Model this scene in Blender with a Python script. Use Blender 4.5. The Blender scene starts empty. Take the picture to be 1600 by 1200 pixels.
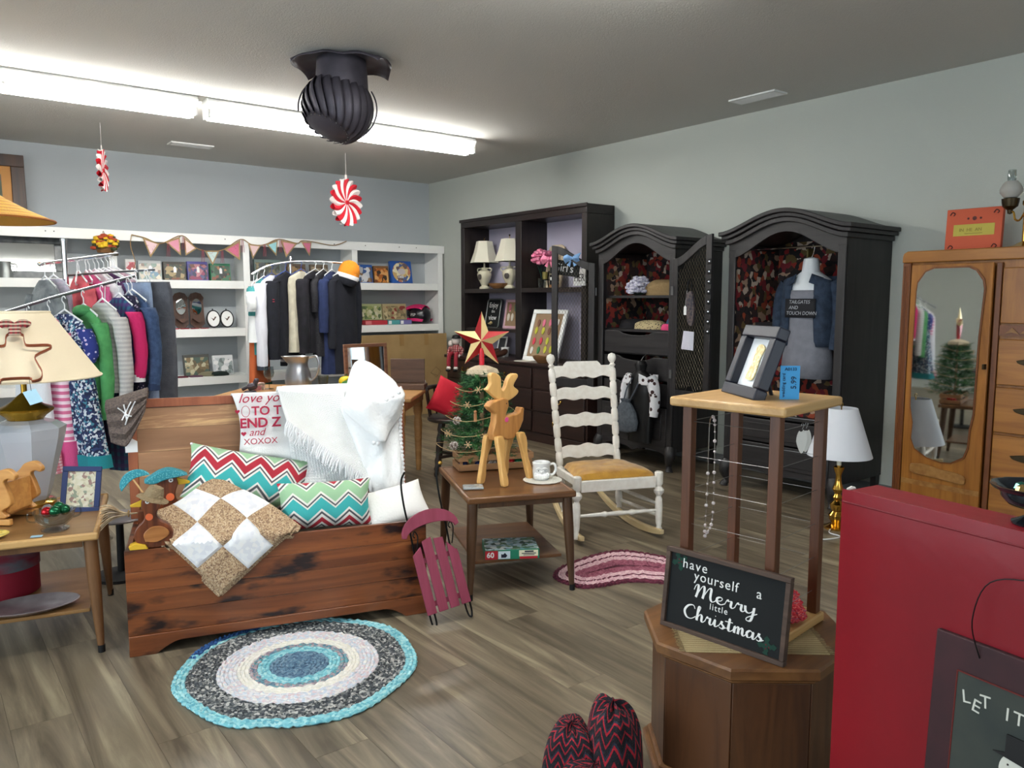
import bpy, math, random
from mathutils import Vector, Matrix
from mathutils.noise import noise as nz3
random.seed(11)
PI = math.pi
def R(a): return math.radians(a)
sc = bpy.context.scene
COL = sc.collection

# ------------------------------------------------------------------ camera
cam = bpy.data.cameras.new('camera'); camo = bpy.data.objects.new('camera', cam); COL.objects.link(camo)
cam.sensor_fit = 'HORIZONTAL'; cam.sensor_width = 36.0; cam.lens = 36.0 * 1226.0 / 1600.0
cam.clip_start = 0.05; cam.clip_end = 100
camo.location = (0, 0, 1.42)
camo.rotation_euler = (R(90) - math.atan(132 / 1226.0), 0, -R(37.6))
sc.camera = camo
# ------------------------------------------------------------------ world and light
w = bpy.data.worlds.new('world'); sc.world = w; w.use_nodes = True
w.node_tree.nodes['Background'].inputs[0].default_value = (0.75, 0.86, 1.0, 1)
w.node_tree.nodes['Background'].inputs[1].default_value = 0.15
def area(name, loc, rot, sx, sy, power, col):
    l = bpy.data.lights.new(name, 'AREA'); l.shape = 'RECTANGLE'; l.size = sx; l.size_y = sy; l.energy = power; l.color = col
    o = bpy.data.objects.new(name, l); COL.objects.link(o); o.location = loc; o.rotation_euler = rot; return o
area('daylight_window_left', (-2.78, 2.0, 1.55), (0, R(-90), 0), 1.9, 4.4, 75, (0.86, 0.93, 1.0))
area('daylight_window_front', (1.2, -2.72, 1.55), (R(90), 0, 0), 4.6, 1.9, 34, (0.86, 0.93, 1.0))
sc.view_settings.view_transform = 'Standard'; sc.view_settings.look = 'None'
sc.view_settings.exposure = 1.45; sc.view_settings.gamma = 1.0; sc.view_settings.use_curve_mapping = False
TUBE_EMIT = 21.0

# ------------------------------------------------------------------ materials
MC = {}
def _n(nt, t, x=0, y=0):
    n = nt.nodes.new(t); n.location = (x, y); return n
def _ramp(nt, cols, const=False, pos=None):
    r = _n(nt, 'ShaderNodeValToRGB'); e = r.color_ramp
    if const: e.interpolation = 'CONSTANT'
    while len(e.elements) < len(cols): e.elements.new(0.5)
    for i, c in enumerate(cols):
        e.elements[i].position = (pos[i] if pos else (i / len(cols) if const else i / max(1, len(cols) - 1)))
    for i, c in enumerate(cols): e.elements[i].color = (c[0], c[1], c[2], 1)
    return r
def srgb(*c):
    if len(c) == 1: c = c[0]
    return tuple(((v / 255.0) / 12.92 if v / 255.0 <= 0.04045 else (((v / 255.0) + 0.055) / 1.055) ** 2.4) for v in c)
def newmat(name):
    m = bpy.data.materials.new(name); m.use_nodes = True
    return m, m.node_tree, m.node_tree.nodes['Principled BSDF']
def coords(nt, kind='Object', scale=(1, 1, 1), rot=(0, 0, 0)):
    tc = _n(nt, 'ShaderNodeTexCoord'); mp = _n(nt, 'ShaderNodeMapping')
    nt.links.new(tc.outputs[kind], mp.inputs[0]); mp.inputs['Scale'].default_value = scale; mp.inputs['Rotation'].default_value = rot
    return mp.outputs[0]
def bumpit(nt, p, h, strength, dist=0.01):
    b = _n(nt, 'ShaderNodeBump'); b.inputs['Strength'].default_value = strength; b.inputs['Distance'].default_value = dist
    nt.links.new(h, b.inputs['Height']); nt.links.new(b.outputs[0], p.inputs['Normal'])
def mixc(nt, fac, a, b, mode='MIX'):
    m = _n(nt, 'ShaderNodeMix'); m.data_type = 'RGBA'; m.blend_type = mode
    for s, v in ((0, fac), (6, a), (7, b)):
        if isinstance(v, (int, float)): m.inputs[s].default_value = v
        elif isinstance(v, tuple): m.inputs[s].default_value = (v[0], v[1], v[2], 1)
        else: nt.links.new(v, m.inputs[s])
    return m.outputs[2]
def rndtint(nt, col, amt):
    oi = _n(nt, 'ShaderNodeObjectInfo'); mr = _n(nt, 'ShaderNodeMapRange')
    nt.links.new(oi.outputs['Random'], mr.inputs[0]); mr.inputs[3].default_value = 1 - amt; mr.inputs[4].default_value = 1 + amt
    hs = _n(nt, 'ShaderNodeHueSaturation'); nt.links.new(mr.outputs[0], hs.inputs['Value'])
    if isinstance(col, tuple): hs.inputs['Color'].default_value = (*col, 1)
    else: nt.links.new(col, hs.inputs['Color'])
    return hs.outputs[0]
def mat(name, col, rough=0.6, metal=0, col2=None, vs=12, bump=0, bs=80, trans=0, emit=0, coat=0, rnd=0, ecol=None, sheen=0, ior=1.45):
    if name in MC: return MC[name]
    m, nt, p = newmat(name); c = srgb(col)
    p.inputs['Base Color'].default_value = (*c, 1); p.inputs['Roughness'].default_value = rough; p.inputs['Metallic'].default_value = metal
    p.inputs['IOR'].default_value = ior
    if trans: p.inputs['Transmission Weight'].default_value = trans
    if coat: p.inputs['Coat Weight'].default_value = coat
    if sheen: p.inputs['Sheen Weight'].default_value = sheen
    if emit:
        p.inputs['Emission Color'].default_value = (*(ecol or c), 1); p.inputs['Emission Strength'].default_value = emit
    if col2 or rnd or bump:
        o = coords(nt)
        out = c
        if col2:
            n = _n(nt, 'ShaderNodeTexNoise'); n.inputs['Scale'].default_value = vs; n.inputs['Detail'].default_value = 5; nt.links.new(o, n.inputs[0])
            r = _ramp(nt, [c, srgb(col2)], pos=[0.36, 0.64]); nt.links.new(n.outputs[0], r.inputs[0]); out = r.outputs[0]
        if rnd: out = rndtint(nt, out, rnd)
        if not isinstance(out, tuple): nt.links.new(out, p.inputs['Base Color'])
        if bump:
            b = _n(nt, 'ShaderNodeTexNoise'); b.inputs['Scale'].default_value = bs; b.inputs['Detail'].default_value = 3; nt.links.new(o, b.inputs[0])
            bumpit(nt, p, b.outputs[0], bump)
    MC[name] = m; return m
def wood(name, c1, c2, axis='x', s=1.0, rough=0.38, knots=None, rnd=0, coat=0, c3=None, bump=0.08, cp=(0.33, 0.62, 0.74)):
    if name in MC: return MC[name]
    m, nt, p = newmat(name); p.inputs['Roughness'].default_value = rough
    if coat: p.inputs['Coat Weight'].default_value = coat; p.inputs['Coat Roughness'].default_value = 0.2
    st = {'x': (1.3, 16, 16), 'y': (16, 1.3, 16), 'z': (16, 16, 1.3)}[axis]
    tc = _n(nt, 'ShaderNodeTexCoord'); oi = _n(nt, 'ShaderNodeObjectInfo')
    ad = _n(nt, 'ShaderNodeVectorMath'); ad.operation = 'ADD'
    ml = _n(nt, 'ShaderNodeMath'); ml.operation = 'MULTIPLY'; ml.inputs[1].default_value = 13.7; nt.links.new(oi.outputs['Random'], ml.inputs[0])
    nt.links.new(tc.outputs['Object'], ad.inputs[0]); nt.links.new(ml.outputs[0], ad.inputs[1])
    mp = _n(nt, 'ShaderNodeMapping'); nt.links.new(ad.outputs[0], mp.inputs[0]); mp.inputs['Scale'].default_value = tuple(k * s for k in st)
    n = _n(nt, 'ShaderNodeTexNoise'); n.inputs['Scale'].default_value = 1; n.inputs['Detail'].default_value = 7; n.inputs['Roughness'].default_value = 0.62; n.inputs['Distortion'].default_value = 1.1
    nt.links.new(mp.outputs[0], n.inputs[0])
    cols = [srgb(c1), srgb(c2)] + ([srgb(c3)] if c3 else [])
    r = _ramp(nt, cols, pos=list(cp[:2]) + ([cp[2]] if c3 else [])); nt.links.new(n.outputs[0], r.inputs[0])
    out = r.outputs[0]
    if knots:
        mk = _n(nt, 'ShaderNodeMapping'); nt.links.new(ad.outputs[0], mk.inputs[0]); mk.inputs['Scale'].default_value = tuple(k * knots[1] for k in ({'x': (3.2, 6, 9), 'y': (6, 3.2, 9), 'z': (9, 9, 3.2)}[axis]))
        nd = _n(nt, 'ShaderNodeTexNoise'); nd.inputs['Scale'].default_value = 2.2; nd.inputs['Detail'].default_value = 3; nt.links.new(mk.outputs[0], nd.inputs[0])
        mx = _n(nt, 'ShaderNodeVectorMath'); mx.operation = 'MULTIPLY_ADD'; mx.inputs[1].default_value = (1.1, 1.1, 1.1)
        nt.links.new(nd.outputs[1], mx.inputs[0]); nt.links.new(mk.outputs[0], mx.inputs[2])
        v = _n(nt, 'ShaderNodeTexVoronoi'); v.inputs['Scale'].default_value = 1.0; nt.links.new(mx.outputs[0], v.inputs[0])
        rk = _ramp(nt, [(1, 1, 1), (0, 0, 0)], pos=[0.20, 0.44]); nt.links.new(v.outputs['Distance'], rk.inputs[0])
        out = mixc(nt, rk.outputs[0], out, srgb(knots[0]))
    if rnd: out = rndtint(nt, out, rnd)
    nt.links.new(out, p.inputs['Base Color'])
    if bump: bumpit(nt, p, n.outputs[0], bump)
    MC[name] = m; return m
def cells(name, cols, scale=30, rough=0.7, stretch=(1, 1, 1), warp=0.0, coord='Object', feature='F1', bump=0):
    if name in MC: return MC[name]
    m, nt, p = newmat(name); p.inputs['Roughness'].default_value = rough
    o = coords(nt, coord, stretch)
    if warp:
        nd = _n(nt, 'ShaderNodeTexNoise'); nd.inputs['Scale'].default_value = scale * 0.6; nt.links.new(o, nd.inputs[0])
        mx = _n(nt, 'ShaderNodeVectorMath'); mx.operation = 'MULTIPLY_ADD'; mx.inputs[1].default_value = (warp,) * 3
        nt.links.new(nd.outputs[1], mx.inputs[0]); nt.links.new(o, mx.inputs[2]); o = mx.outputs[0]
    oi = _n(nt, 'ShaderNodeObjectInfo'); ad = _n(nt, 'ShaderNodeVectorMath'); ad.operation = 'ADD'
    ml = _n(nt, 'ShaderNodeMath'); ml.operation = 'MULTIPLY'; ml.inputs[1].default_value = 9.3; nt.links.new(oi.outputs['Random'], ml.inputs[0])
    nt.links.new(o, ad.inputs[0]); nt.links.new(ml.outputs[0], ad.inputs[1])
    v = _n(nt, 'ShaderNodeTexVoronoi'); v.inputs['Scale'].default_value = scale; nt.links.new(ad.outputs[0], v.inputs[0])
    sp = _n(nt, 'ShaderNodeSeparateColor'); nt.links.new(v.outputs['Color'], sp.inputs[0])
    r = _ramp(nt, [srgb(c) for c in cols], True); nt.links.new(sp.outputs[0], r.inputs[0])
    nt.links.new(r.outputs[0], p.inputs['Base Color'])
    if bump: bumpit(nt, p, v.outputs['Distance'], bump)
    MC[name] = m; return m
def dots(name, base, dot, scale, thr=0.25, rough=0.8, dot2=None, coord='Object'):
    if name in MC: return MC[name]
    m, nt, p = newmat(name); p.inputs['Roughness'].default_value = rough
    v = _n(nt, 'ShaderNodeTexVoronoi'); v.inputs['Scale'].default_value = scale; nt.links.new(coords(nt, coord), v.inputs[0])
    r = _ramp(nt, [srgb(dot2 or dot), srgb(dot), srgb(base)], True, [0, thr * 0.45, thr]); nt.links.new(v.outputs['Distance'], r.inputs[0])
    nt.links.new(r.outputs[0], p.inputs['Base Color']); MC[name] = m; return m
def bands(name, cols, pos, axis=0, freq=1.0, zig=0.0, zfreq=1.0, coord='UV', rough=0.8, bump=0, bs=200):
    """constant colour bands along one coordinate, optionally zig-zagged along the other (chevron)."""
    if name in MC: return MC[name]
    m, nt, p = newmat(name); p.inputs['Roughness'].default_value = rough
    o = coords(nt, coord); s = _n(nt, 'ShaderNodeSeparateXYZ'); nt.links.new(o, s.inputs[0])
    a = s.outputs[axis]; b = s.outputs[{0: 1, 1: 0, 2: 0}[axis]]
    def mth(op, x, y=None, z=None):
        n = _n(nt, 'ShaderNodeMath'); n.operation = op
        for i, k in enumerate((x, y, z)):
            if k is None: continue
            if isinstance(k, (int, float)): n.inputs[i].default_value = k
            else: nt.links.new(k, n.inputs[i])
        return n.outputs[0]
    val = mth('MULTIPLY', a, freq)
    if zig: val = mth('MULTIPLY_ADD', mth('PINGPONG', mth('MULTIPLY', b, zfreq), 0.5), zig, val)
    val = mth('FRACT', mth('ADD', val, 10.0))
    r = _ramp(nt, [srgb(c) for c in cols], True, pos); nt.links.new(val, r.inputs[0])
    nt.links.new(r.outputs[0], p.inputs['Base Color'])
    if bump:
        n = _n(nt, 'ShaderNodeTexNoise'); n.inputs['Scale'].default_value = bs; nt.links.new(coords(nt), n.inputs[0]); bumpit(nt, p, n.outputs[0], bump)
    MC[name] = m; return m
def plaid(name, base, c1, c2, f=18, coord='Object', ax=(0, 2)):
    if name in MC: return MC[name]
    m, nt, p = newmat(name); p.inputs['Roughness'].default_value = 0.85
    s = _n(nt, 'ShaderNodeSeparateXYZ'); nt.links.new(coords(nt, coord), s.inputs[0])
    out = srgb(base)
    for k, (a, c) in enumerate(((ax[0], c1), (ax[1], c2))):
        mu = _n(nt, 'ShaderNodeMath'); mu.operation = 'MULTIPLY'; mu.inputs[1].default_value = f; nt.links.new(s.outputs[a], mu.inputs[0])
        fr = _n(nt, 'ShaderNodeMath'); fr.operation = 'FRACT'; nt.links.new(mu.outputs[0], fr.inputs[0])
        r = _ramp(nt, [(0, 0, 0), (0.62, 0.62, 0.62)], True, [0, 0.5]); nt.links.new(fr.outputs[0], r.inputs[0])
        out = mixc(nt, r.outputs[0], out, srgb(c))
    nt.links.new(out, p.inputs['Base Color']); MC[name] = m; return m
def glass(name, col=(245, 248, 248), rough=0.03):
    """thin clear glass: mostly see-through with mirror-like glints"""
    if name in MC: return MC[name]
    m, nt, p = newmat(name); nt.nodes.remove(p)
    tr = _n(nt, 'ShaderNodeBsdfTransparent'); tr.inputs[0].default_value = (*srgb(col), 1)
    gl = _n(nt, 'ShaderNodeBsdfGlossy'); gl.inputs['Roughness'].default_value = rough
    lw = _n(nt, 'ShaderNodeLayerWeight'); lw.inputs[0].default_value = 0.25; fr = _n(nt, 'ShaderNodeMapRange'); nt.links.new(lw.outputs['Facing'], fr.inputs[0]); fr.inputs[3].default_value = 0.03; fr.inputs[4].default_value = 0.55
    mx = _n(nt, 'ShaderNodeMixShader'); nt.links.new(fr.outputs[0], mx.inputs[0]); nt.links.new(tr.outputs[0], mx.inputs[1]); nt.links.new(gl.outputs[0], mx.inputs[2])
    nt.links.new(mx.outputs[0], nt.nodes['Material Output'].inputs[0]); MC[name] = m; return m

# ------------------------------------------------------------------ geometry
def MT(loc=(0, 0, 0), rx=0, ry=0, rz=0, s=(1, 1, 1)):
    return Matrix.Translation(loc) @ Matrix.Rotation(rz, 4, 'Z') @ Matrix.Rotation(ry, 4, 'Y') @ Matrix.Rotation(rx, 4, 'X') @ Matrix.Diagonal((*s, 1))
class B:
    def __init__(s): s.v = []; s.f = []; s.uv = []
    def add(s, vs, fs, M=None, uv=None):
        k = len(s.v)
        s.v += [tuple(M @ Vector(q)) for q in vs] if M else [tuple(q) for q in vs]
        s.f += [tuple(i + k for i in q) for q in fs]
        s.uv += uv if uv else [(q[0], q[2]) for q in vs]
        return s
    def box(s, c, d, M=None, rz=0, rx=0, ry=0):
        x, y, z = d[0] / 2, d[1] / 2, d[2] / 2
        vs = [(-x, -y, -z), (x, -y, -z), (x, y, -z), (-x, y, -z), (-x, -y, z), (x, -y, z), (x, y, z), (-x, y, z)]
        m = MT(c, rx, ry, rz)
        return s.add(vs, [(0, 3, 2, 1), (4, 5, 6, 7), (0, 1, 5, 4), (1, 2, 6, 5), (2, 3, 7, 6), (3, 0, 4, 7)], M @ m if M else m)
    def lo(s, a, b, M=None):
        return s.box([(p + q) / 2 for p, q in zip(a, b)], [abs(q - p) for p, q in zip(a, b)], M)
    def loft(s, rings, caps=True, M=None, closed=True):
        n = len(rings[0]); vs = [p for r in rings for p in r]; fs = []
        for i in range(len(rings) - 1):
            for j in range(n if closed else n - 1):
                a, b = i * n + j, i * n + (j + 1) % n
                fs.append((a, b, b + n, a + n))
        if caps: fs.append(tuple(range(n - 1, -1, -1))); fs.append(tuple((len(rings) - 1) * n + j for j in range(n)))
        uv = [(j / n, i / max(1, len(rings) - 1)) for i in range(len(rings)) for j in range(n)]
        return s.add(vs, fs, M, uv)
    def tube(s, pts, r, n=8, closed=False, M=None, flat=1.0):
        pts = [Vector(p) for p in pts]; N = len(pts); rings = []; up = None
        for i, p in enumerate(pts):
            a = pts[i - 1] if (i > 0 or closed) else p; b = pts[(i + 1) % N] if (i < N - 1 or closed) else p
            t = (b - a); t = t.normalized() if t.length > 1e-9 else Vector((0, 0, 1))
            if up is None: up = Vector((0, 0, 1)) if abs(t.z) < 0.9 else Vector((1, 0, 0))
            sd = t.cross(up)
            if sd.length < 1e-6: sd = t.cross(Vector((0, 1, 0)))
            sd.normalize(); up = sd.cross(t).normalized()
            q = r[i] if isinstance(r, (list, tuple)) else r
            rings.append([p + sd * math.cos(2 * PI * k / n) * q + up * math.sin(2 * PI * k / n) * q * flat for k in range(n)])
        if closed: rings.append(rings[0])
        return s.loft(rings, not closed, M)
    def lathe(s, prof, n=24, M=None, at=(0, 0, 0), sx=1, sy=1, wob=None):
        rings = []
        for r, z in prof:
            rr = max(r, 1e-4)
            rings.append([(at[0] + rr * sx * math.cos(2 * PI * k / n) * (wob(k / n, z) if wob else 1), at[1] + rr * sy * math.sin(2 * PI * k / n) * (wob(k / n, z) if wob else 1), at[2] + z) for k in range(n)])
        return s.loft(rings, True, M)
    def prism(s, poly, t, M=None, y0=None):
        """polygon in x,z extruded along y"""
        a, b = (-t / 2, t / 2) if y0 is None else (y0, y0 + t)
        n = len(poly); vs = [(x, a, z) for x, z in poly] + [(x, b, z) for x, z in poly]
        ar = sum(poly[i][0] * poly[(i + 1) % n][1] - poly[(i + 1) % n][0] * poly[i][1] for i in range(n))
        fs = [tuple(range(n)), tuple(range(2 * n - 1, n - 1, -1))] + [(i, i + n, (i + 1) % n + n, (i + 1) % n) for i in range(n)]
        if ar < 0: fs = [tuple(reversed(f)) for f in fs]
        return s.add(vs, fs, M)
    def grid(s, fn, nu, nv, M=None, u0=0, u1=1, v0=0, v1=1):
        vs = []; uv = []
        for j in range(nv + 1):
            for i in range(nu + 1):
                u = u0 + (u1 - u0) * i / nu; v = v0 + (v1 - v0) * j / nv
                vs.append(fn(u, v)); uv.append((u, v))
        k = nu + 1
        return s.add(vs, [(j * k + i, j * k + i + 1, (j + 1) * k + i + 1, (j + 1) * k + i) for j in range(nv) for i in range(nu)], M, uv)
    def ball(s, c, r, n=10, sc=(1, 1, 1), M=None):
        rings = []
        for j in range(n // 2 + 1):
            a = -PI / 2 + PI * j / (n // 2); q = max(math.cos(a), 0.002)
            rings.append([(c[0] + r * sc[0] * q * math.cos(2 * PI * k / n), c[1] + r * sc[1] * q * math.sin(2 * PI * k / n), c[2] + r * sc[2] * math.sin(a)) for k in range(n)])
        return s.loft(rings, True, M)
    def mesh(s, name, m, smooth=True, ang=38):
        me = bpy.data.meshes.new(name); me.from_pydata(s.v, [], s.f); me.update()
        uvl = me.uv_layers.new(name='uv'); buf = [0.0] * (2 * len(me.loops))
        li = [0] * len(me.loops); me.loops.foreach_get('vertex_index', li)
        for i, q in enumerate(li): buf[2 * i], buf[2 * i + 1] = s.uv[q]
        uvl.data.foreach_set('uv', buf)
        if smooth:
            me.polygons.foreach_set('use_smooth', [True] * len(me.polygons)); me.set_sharp_from_angle(angle=R(ang))
        if m: me.materials.append(m)
        return me
    def build(s, name, m, parent=None, loc=(0, 0, 0), rot=(0, 0, 0), bevel=0, solid=0, sub=0, smooth=True, ang=38):
        return put(name, s.mesh(name, m, smooth, ang), parent, loc, rot, bevel, solid, sub)
def put(name, me, parent=None, loc=(0, 0, 0), rot=(0, 0, 0), bevel=0, solid=0, sub=0):
    o = bpy.data.objects.new(name, me); COL.objects.link(o); o.location = loc; o.rotation_euler = rot
    if parent: o.parent = parent
    if solid: d = o.modifiers.new('solid', 'SOLIDIFY'); d.thickness = solid; d.offset = 0
    if bevel: d = o.modifiers.new('bevel', 'BEVEL'); d.width = bevel; d.segments = 2; d.limit_method = 'ANGLE'; d.angle_limit = R(40)
    if sub: d = o.modifiers.new('sub', 'SUBSURF'); d.levels = sub; d.render_levels = sub
    return o
def tag(o, label, cat, group=None, kind=None):
    o['label'] = label; o['category'] = cat
    if group: o['group'] = group
    if kind: o['kind'] = kind
    return o
def thing(name, label, cat, loc=(0, 0, 0), rz=0, group=None, rx=0, ry=0):
    o = bpy.data.objects.new(name, None); COL.objects.link(o); o.location = loc; o.rotation_euler = (rx, ry, rz); o.empty_display_size = 0.1
    return tag(o, label, cat, group)
def dup(root, label, loc, rot=None, group=None, scale=None):
    def cp(o, par):
        c = o.copy(); COL.objects.link(c)
        if par: c.parent = par
        for ch in [k for k in bpy.data.objects if k.parent == o]: cp(ch, c)
        return c
    r = cp(root, None); r.location = loc; r['label'] = label
    if rot is not None: r.rotation_euler = rot
    if scale: r.scale = scale
    if group: r['group'] = group
    return r
def text(parent, s, size, m, loc, rot=(PI / 2, 0, 0), align='LEFT', shear=0, off=0, ext=0.0006, name='lettering', sp=1.0, sx=1.0):
    c = bpy.data.curves.new('t', 'FONT'); c.body = s; c.size = size; c.align_x = align; c.shear = shear; c.offset = off; c.extrude = ext; c.space_character = sp; c.resolution_u = 3
    o = bpy.data.objects.new('t', c); COL.objects.link(o)
    me = bpy.data.meshes.new_from_object(o); bpy.data.objects.remove(o); bpy.data.curves.remove(c)
    me.name = name; me.materials.clear(); me.materials.append(m)
    q = put(name, me, parent, loc, rot); q.scale = (sx, 1, 1); return q
def sm(a, b, t): t = max(0, min(1, (t - a) / (b - a))); return t * t * (3 - 2 * t)
def lerp(a, b, t): return a + (b - a) * t
def interp(tab, z):
    for (a, *va), (b, *vb) in zip(tab, tab[1:]):
        if z <= b or (b, *vb) == tab[-1]:
            t = max(0, min(1, (z - a) / (b - a))); return [lerp(p, q, t) for p, q in zip(va, vb)]
def spl(pts, n=6):
    """smooth polyline through points (Catmull-Rom)"""
    P = [Vector(p) for p in pts]; out = []
    for i in range(len(P) - 1):
        a, b, c, d = P[max(0, i - 1)], P[i], P[i + 1], P[min(len(P) - 1, i + 2)]
        for k in range(n):
            t = k / n; out.append(0.5 * ((2 * b) + (c - a) * t + (2 * a - 5 * b + 4 * c - d) * t * t + (3 * b - a - 3 * c + d) * t ** 3))
    out.append(P[-1]); return [tuple(q) for q in out]
def spl2(pts, n=5): return [(q[0], q[1]) for q in spl([(p[0], p[1], 0) for p in pts], n)]
# ================================================================== the room
W, D0, HC = 5.52, 8.95, 2.92          # right wall X, back wall Y, ceiling height
XL, YF = -2.6, -2.55                  # left wall and street wall (behind the camera)
m_wall = mat('wall_paint_pale', (184, 189, 182), 0.85, bump=0.12, bs=140)
m_back = mat('wall_paint_grey', (172, 178, 182), 0.85, bump=0.12, bs=140)
m_ceil = mat('ceiling_texture', (196, 195, 190), 0.95, bump=0.3, bs=120)
m_white = mat('white_paint', (240, 241, 239), 0.5, bump=0.05, bs=40)
m_screw = mat('screw_metal', (60, 60, 60), 0.4, 0.8)
def struct(o, label, cat):
    return tag(o, label, cat, kind='structure')
struct(B().lo((XL, D0, 0), (W + 0.1, D0 + 0.1, HC)).build('wall_back', m_back), 'grey painted back wall above the white shelving', 'wall')
struct(B().lo((W, YF, 0), (W + 0.1, D0, HC)).build('wall_right', m_wall), 'pale painted wall on the right behind the wardrobes', 'wall')
struct(B().lo((XL - 0.1, YF - 0.1, HC), (W + 0.1, D0 + 0.1, HC + 0.1)).build('ceiling', m_ceil), 'grey textured ceiling with tube lights', 'ceiling')
b = B().lo((XL - 0.1, YF, 0), (XL, D0, 0.6)).lo((XL - 0.1, YF, 2.5), (XL, D0, HC)).lo((XL - 0.1, YF, 0.6), (XL, -0.2, 2.5)).lo((XL - 0.1, 4.2, 0.6), (XL, D0, 2.5))
struct(b.build('wall_left', m_wall), 'pale wall with the shop window on the left', 'wall')
b = B().lo((XL - 0.1, YF - 0.1, 0), (W + 0.1, YF, 0.6)).lo((XL - 0.1, YF - 0.1, 2.5), (W + 0.1, YF, HC)).lo((XL - 0.1, YF - 0.1, 0.6), (-1.1, YF, 2.5)).lo((3.5, YF - 0.1, 0.6), (W + 0.1, YF, 2.5))
struct(b.build('wall_front', m_wall), 'street wall with the shop window behind the viewer', 'wall')
m_alu = mat('aluminium', (150, 152, 152), 0.35, 0.9)
m_pane = glass('window_glass')
def window(nm, label, loc, rz, wd, nb):
    t = struct(thing(nm, label, 'window', loc, rz), label, 'window')
    b = B().lo((0, -0.03, 0.6), (wd, 0.03, 0.66)).lo((0, -0.03, 2.44), (wd, 0.03, 2.5))
    for i in range(nb + 1): b.box((i * (wd - 0.06) / nb + 0.03, 0, 1.55), (0.06, 0.06, 1.88))
    b.build('window_frame', m_alu, t)
    for i in range(nb):
        x0 = i * (wd - 0.06) / nb + 0.06; B().lo((x0, -0.004, 0.66), (x0 + (wd - 0.06) / nb - 0.06, 0.004, 2.44)).build('pane', m_pane, t)
window('window_1', 'aluminium framed shop window in the left wall', (XL - 0.05, -0.2, 0), PI / 2, 4.4, 3)
window('window_2', 'aluminium framed street window behind the viewer', (-1.1, YF - 0.05, 0), 0, 4.6, 3)
# floor: vinyl planks running away along the right wall
fl = struct(B().lo((XL, YF, -0.06), (W, D0, -0.012)).build('floor', mat('floor_joint', (38, 33, 29), 0.9)), 'grey brown wood plank floor', 'floor')
m_plank = wood('floor_plank', (86, 76, 62), (124, 112, 93), 'y', 0.66, 0.36, rnd=0.08, c3=(158, 146, 121), bump=0.03, cp=(0.36, 0.56, 0.70))
PW, PL = 0.184, 1.62
pm = B().lo((0.0004, 0.0004, -0.012), (PW - 0.0004, PL - 0.0004, 0.0)).mesh('plank', m_plank, smooth=False)
ncol = int((W - XL) / PW) + 1; rest = B(); npl = 0; cand = []
for i in range(ncol):
    x = W - (i + 1) * PW; off = ((i * 0.618) % 1) * PL
    k = 0; y = D0 + off
    while y > YF:
        y -= PL
        d = math.hypot(x + .1 - 2.2, y + .8 - 3.4); cand.append((d, x, y))
cand.sort()
for d, x, y in cand:
    y0, y1 = max(y, YF), min(y + PL, D0); x0, x1 = max(x, XL), x + PW
    if y1 - y0 < 0.02 or x1 - x0 < 0.02: continue
    vis = x > -0.2 and y1 > 1.0 and (x < 5.6)
    if vis and npl < 280:
        if y1 - y0 > PL - 0.01: put('plank', pm, fl, (x0, y0, 0))
        else: B().lo((0.0004, 0.0004, -0.012), (x1 - x0 - 0.0004, y1 - y0 - 0.0004, 0)).build('plank', m_plank, fl, (x0, y0, 0), smooth=False)
        npl += 1
    else: rest.lo((x0 + 0.0004, y0 + 0.0004, -0.012), (x1 - 0.0004, y1 - 0.0004, 0))
o = rest.build('plank', m_plank, fl, smooth=False); o['kind'] = 'stuff'
m_base = mat('baseboard_grey', (120, 122, 122), 0.6)
struct(B().lo((W - 0.012, YF, 0), (W, D0 - 0.36, 0.09)).build('baseboard_right', m_base), 'low grey baseboard along the right wall', 'baseboard')

# ---- fluorescent strips
m_hous = mat('strip_housing_white', (225, 226, 224), 0.4)
m_tube = mat('fluorescent_tube_lit', (255, 255, 255), 0.3, emit=TUBE_EMIT, ecol=(1.0, 0.985, 0.94))
m_chrome = mat('chrome', (215, 215, 218), 0.12, 1.0)
def strip(label, x0, y):
    t = thing('fluorescent_strip_light', label, 'ceiling light', (x0, y, HC - 0.0), 0, 'fluorescent strip lights')
    L = 2.44
    B().prism([(-0.055, -0.085), (0.055, -0.085), (0.085, -0.03), (0.06, 0), (-0.06, 0), (-0.085, -0.03)], L, MT((L / 2, 0, 0), rz=PI / 2)).build('housing', m_hous, t)
    for s in (-1, 1):
        B().tube([(0.03, s * 0.055, -0.125), (L - 0.03, s * 0.055, -0.125)], 0.019, 10).build('tube', m_tube, t)
        for e in (0.0, L): B().box((e + (0.012 if e == 0 else -0.012), s * 0.055, -0.112), (0.02, 0.03, 0.06)).build('lamp_holder', m_hous, t, bevel=0.003)
    B().box((L / 2, 0, -0.09), (0.02, 0.1, 0.03)).build('clip', m_chrome, t)
strip('left lit fluorescent strip light in the row nearest the back wall', -0.62, 6.25)
strip('lit fluorescent strip light ending near the right corner, behind the roof turbine', 1.89, 6.25)
strip('lit fluorescent strip light above the cedar chest, out of the picture at the top', 0.45, 2.35)

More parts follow.
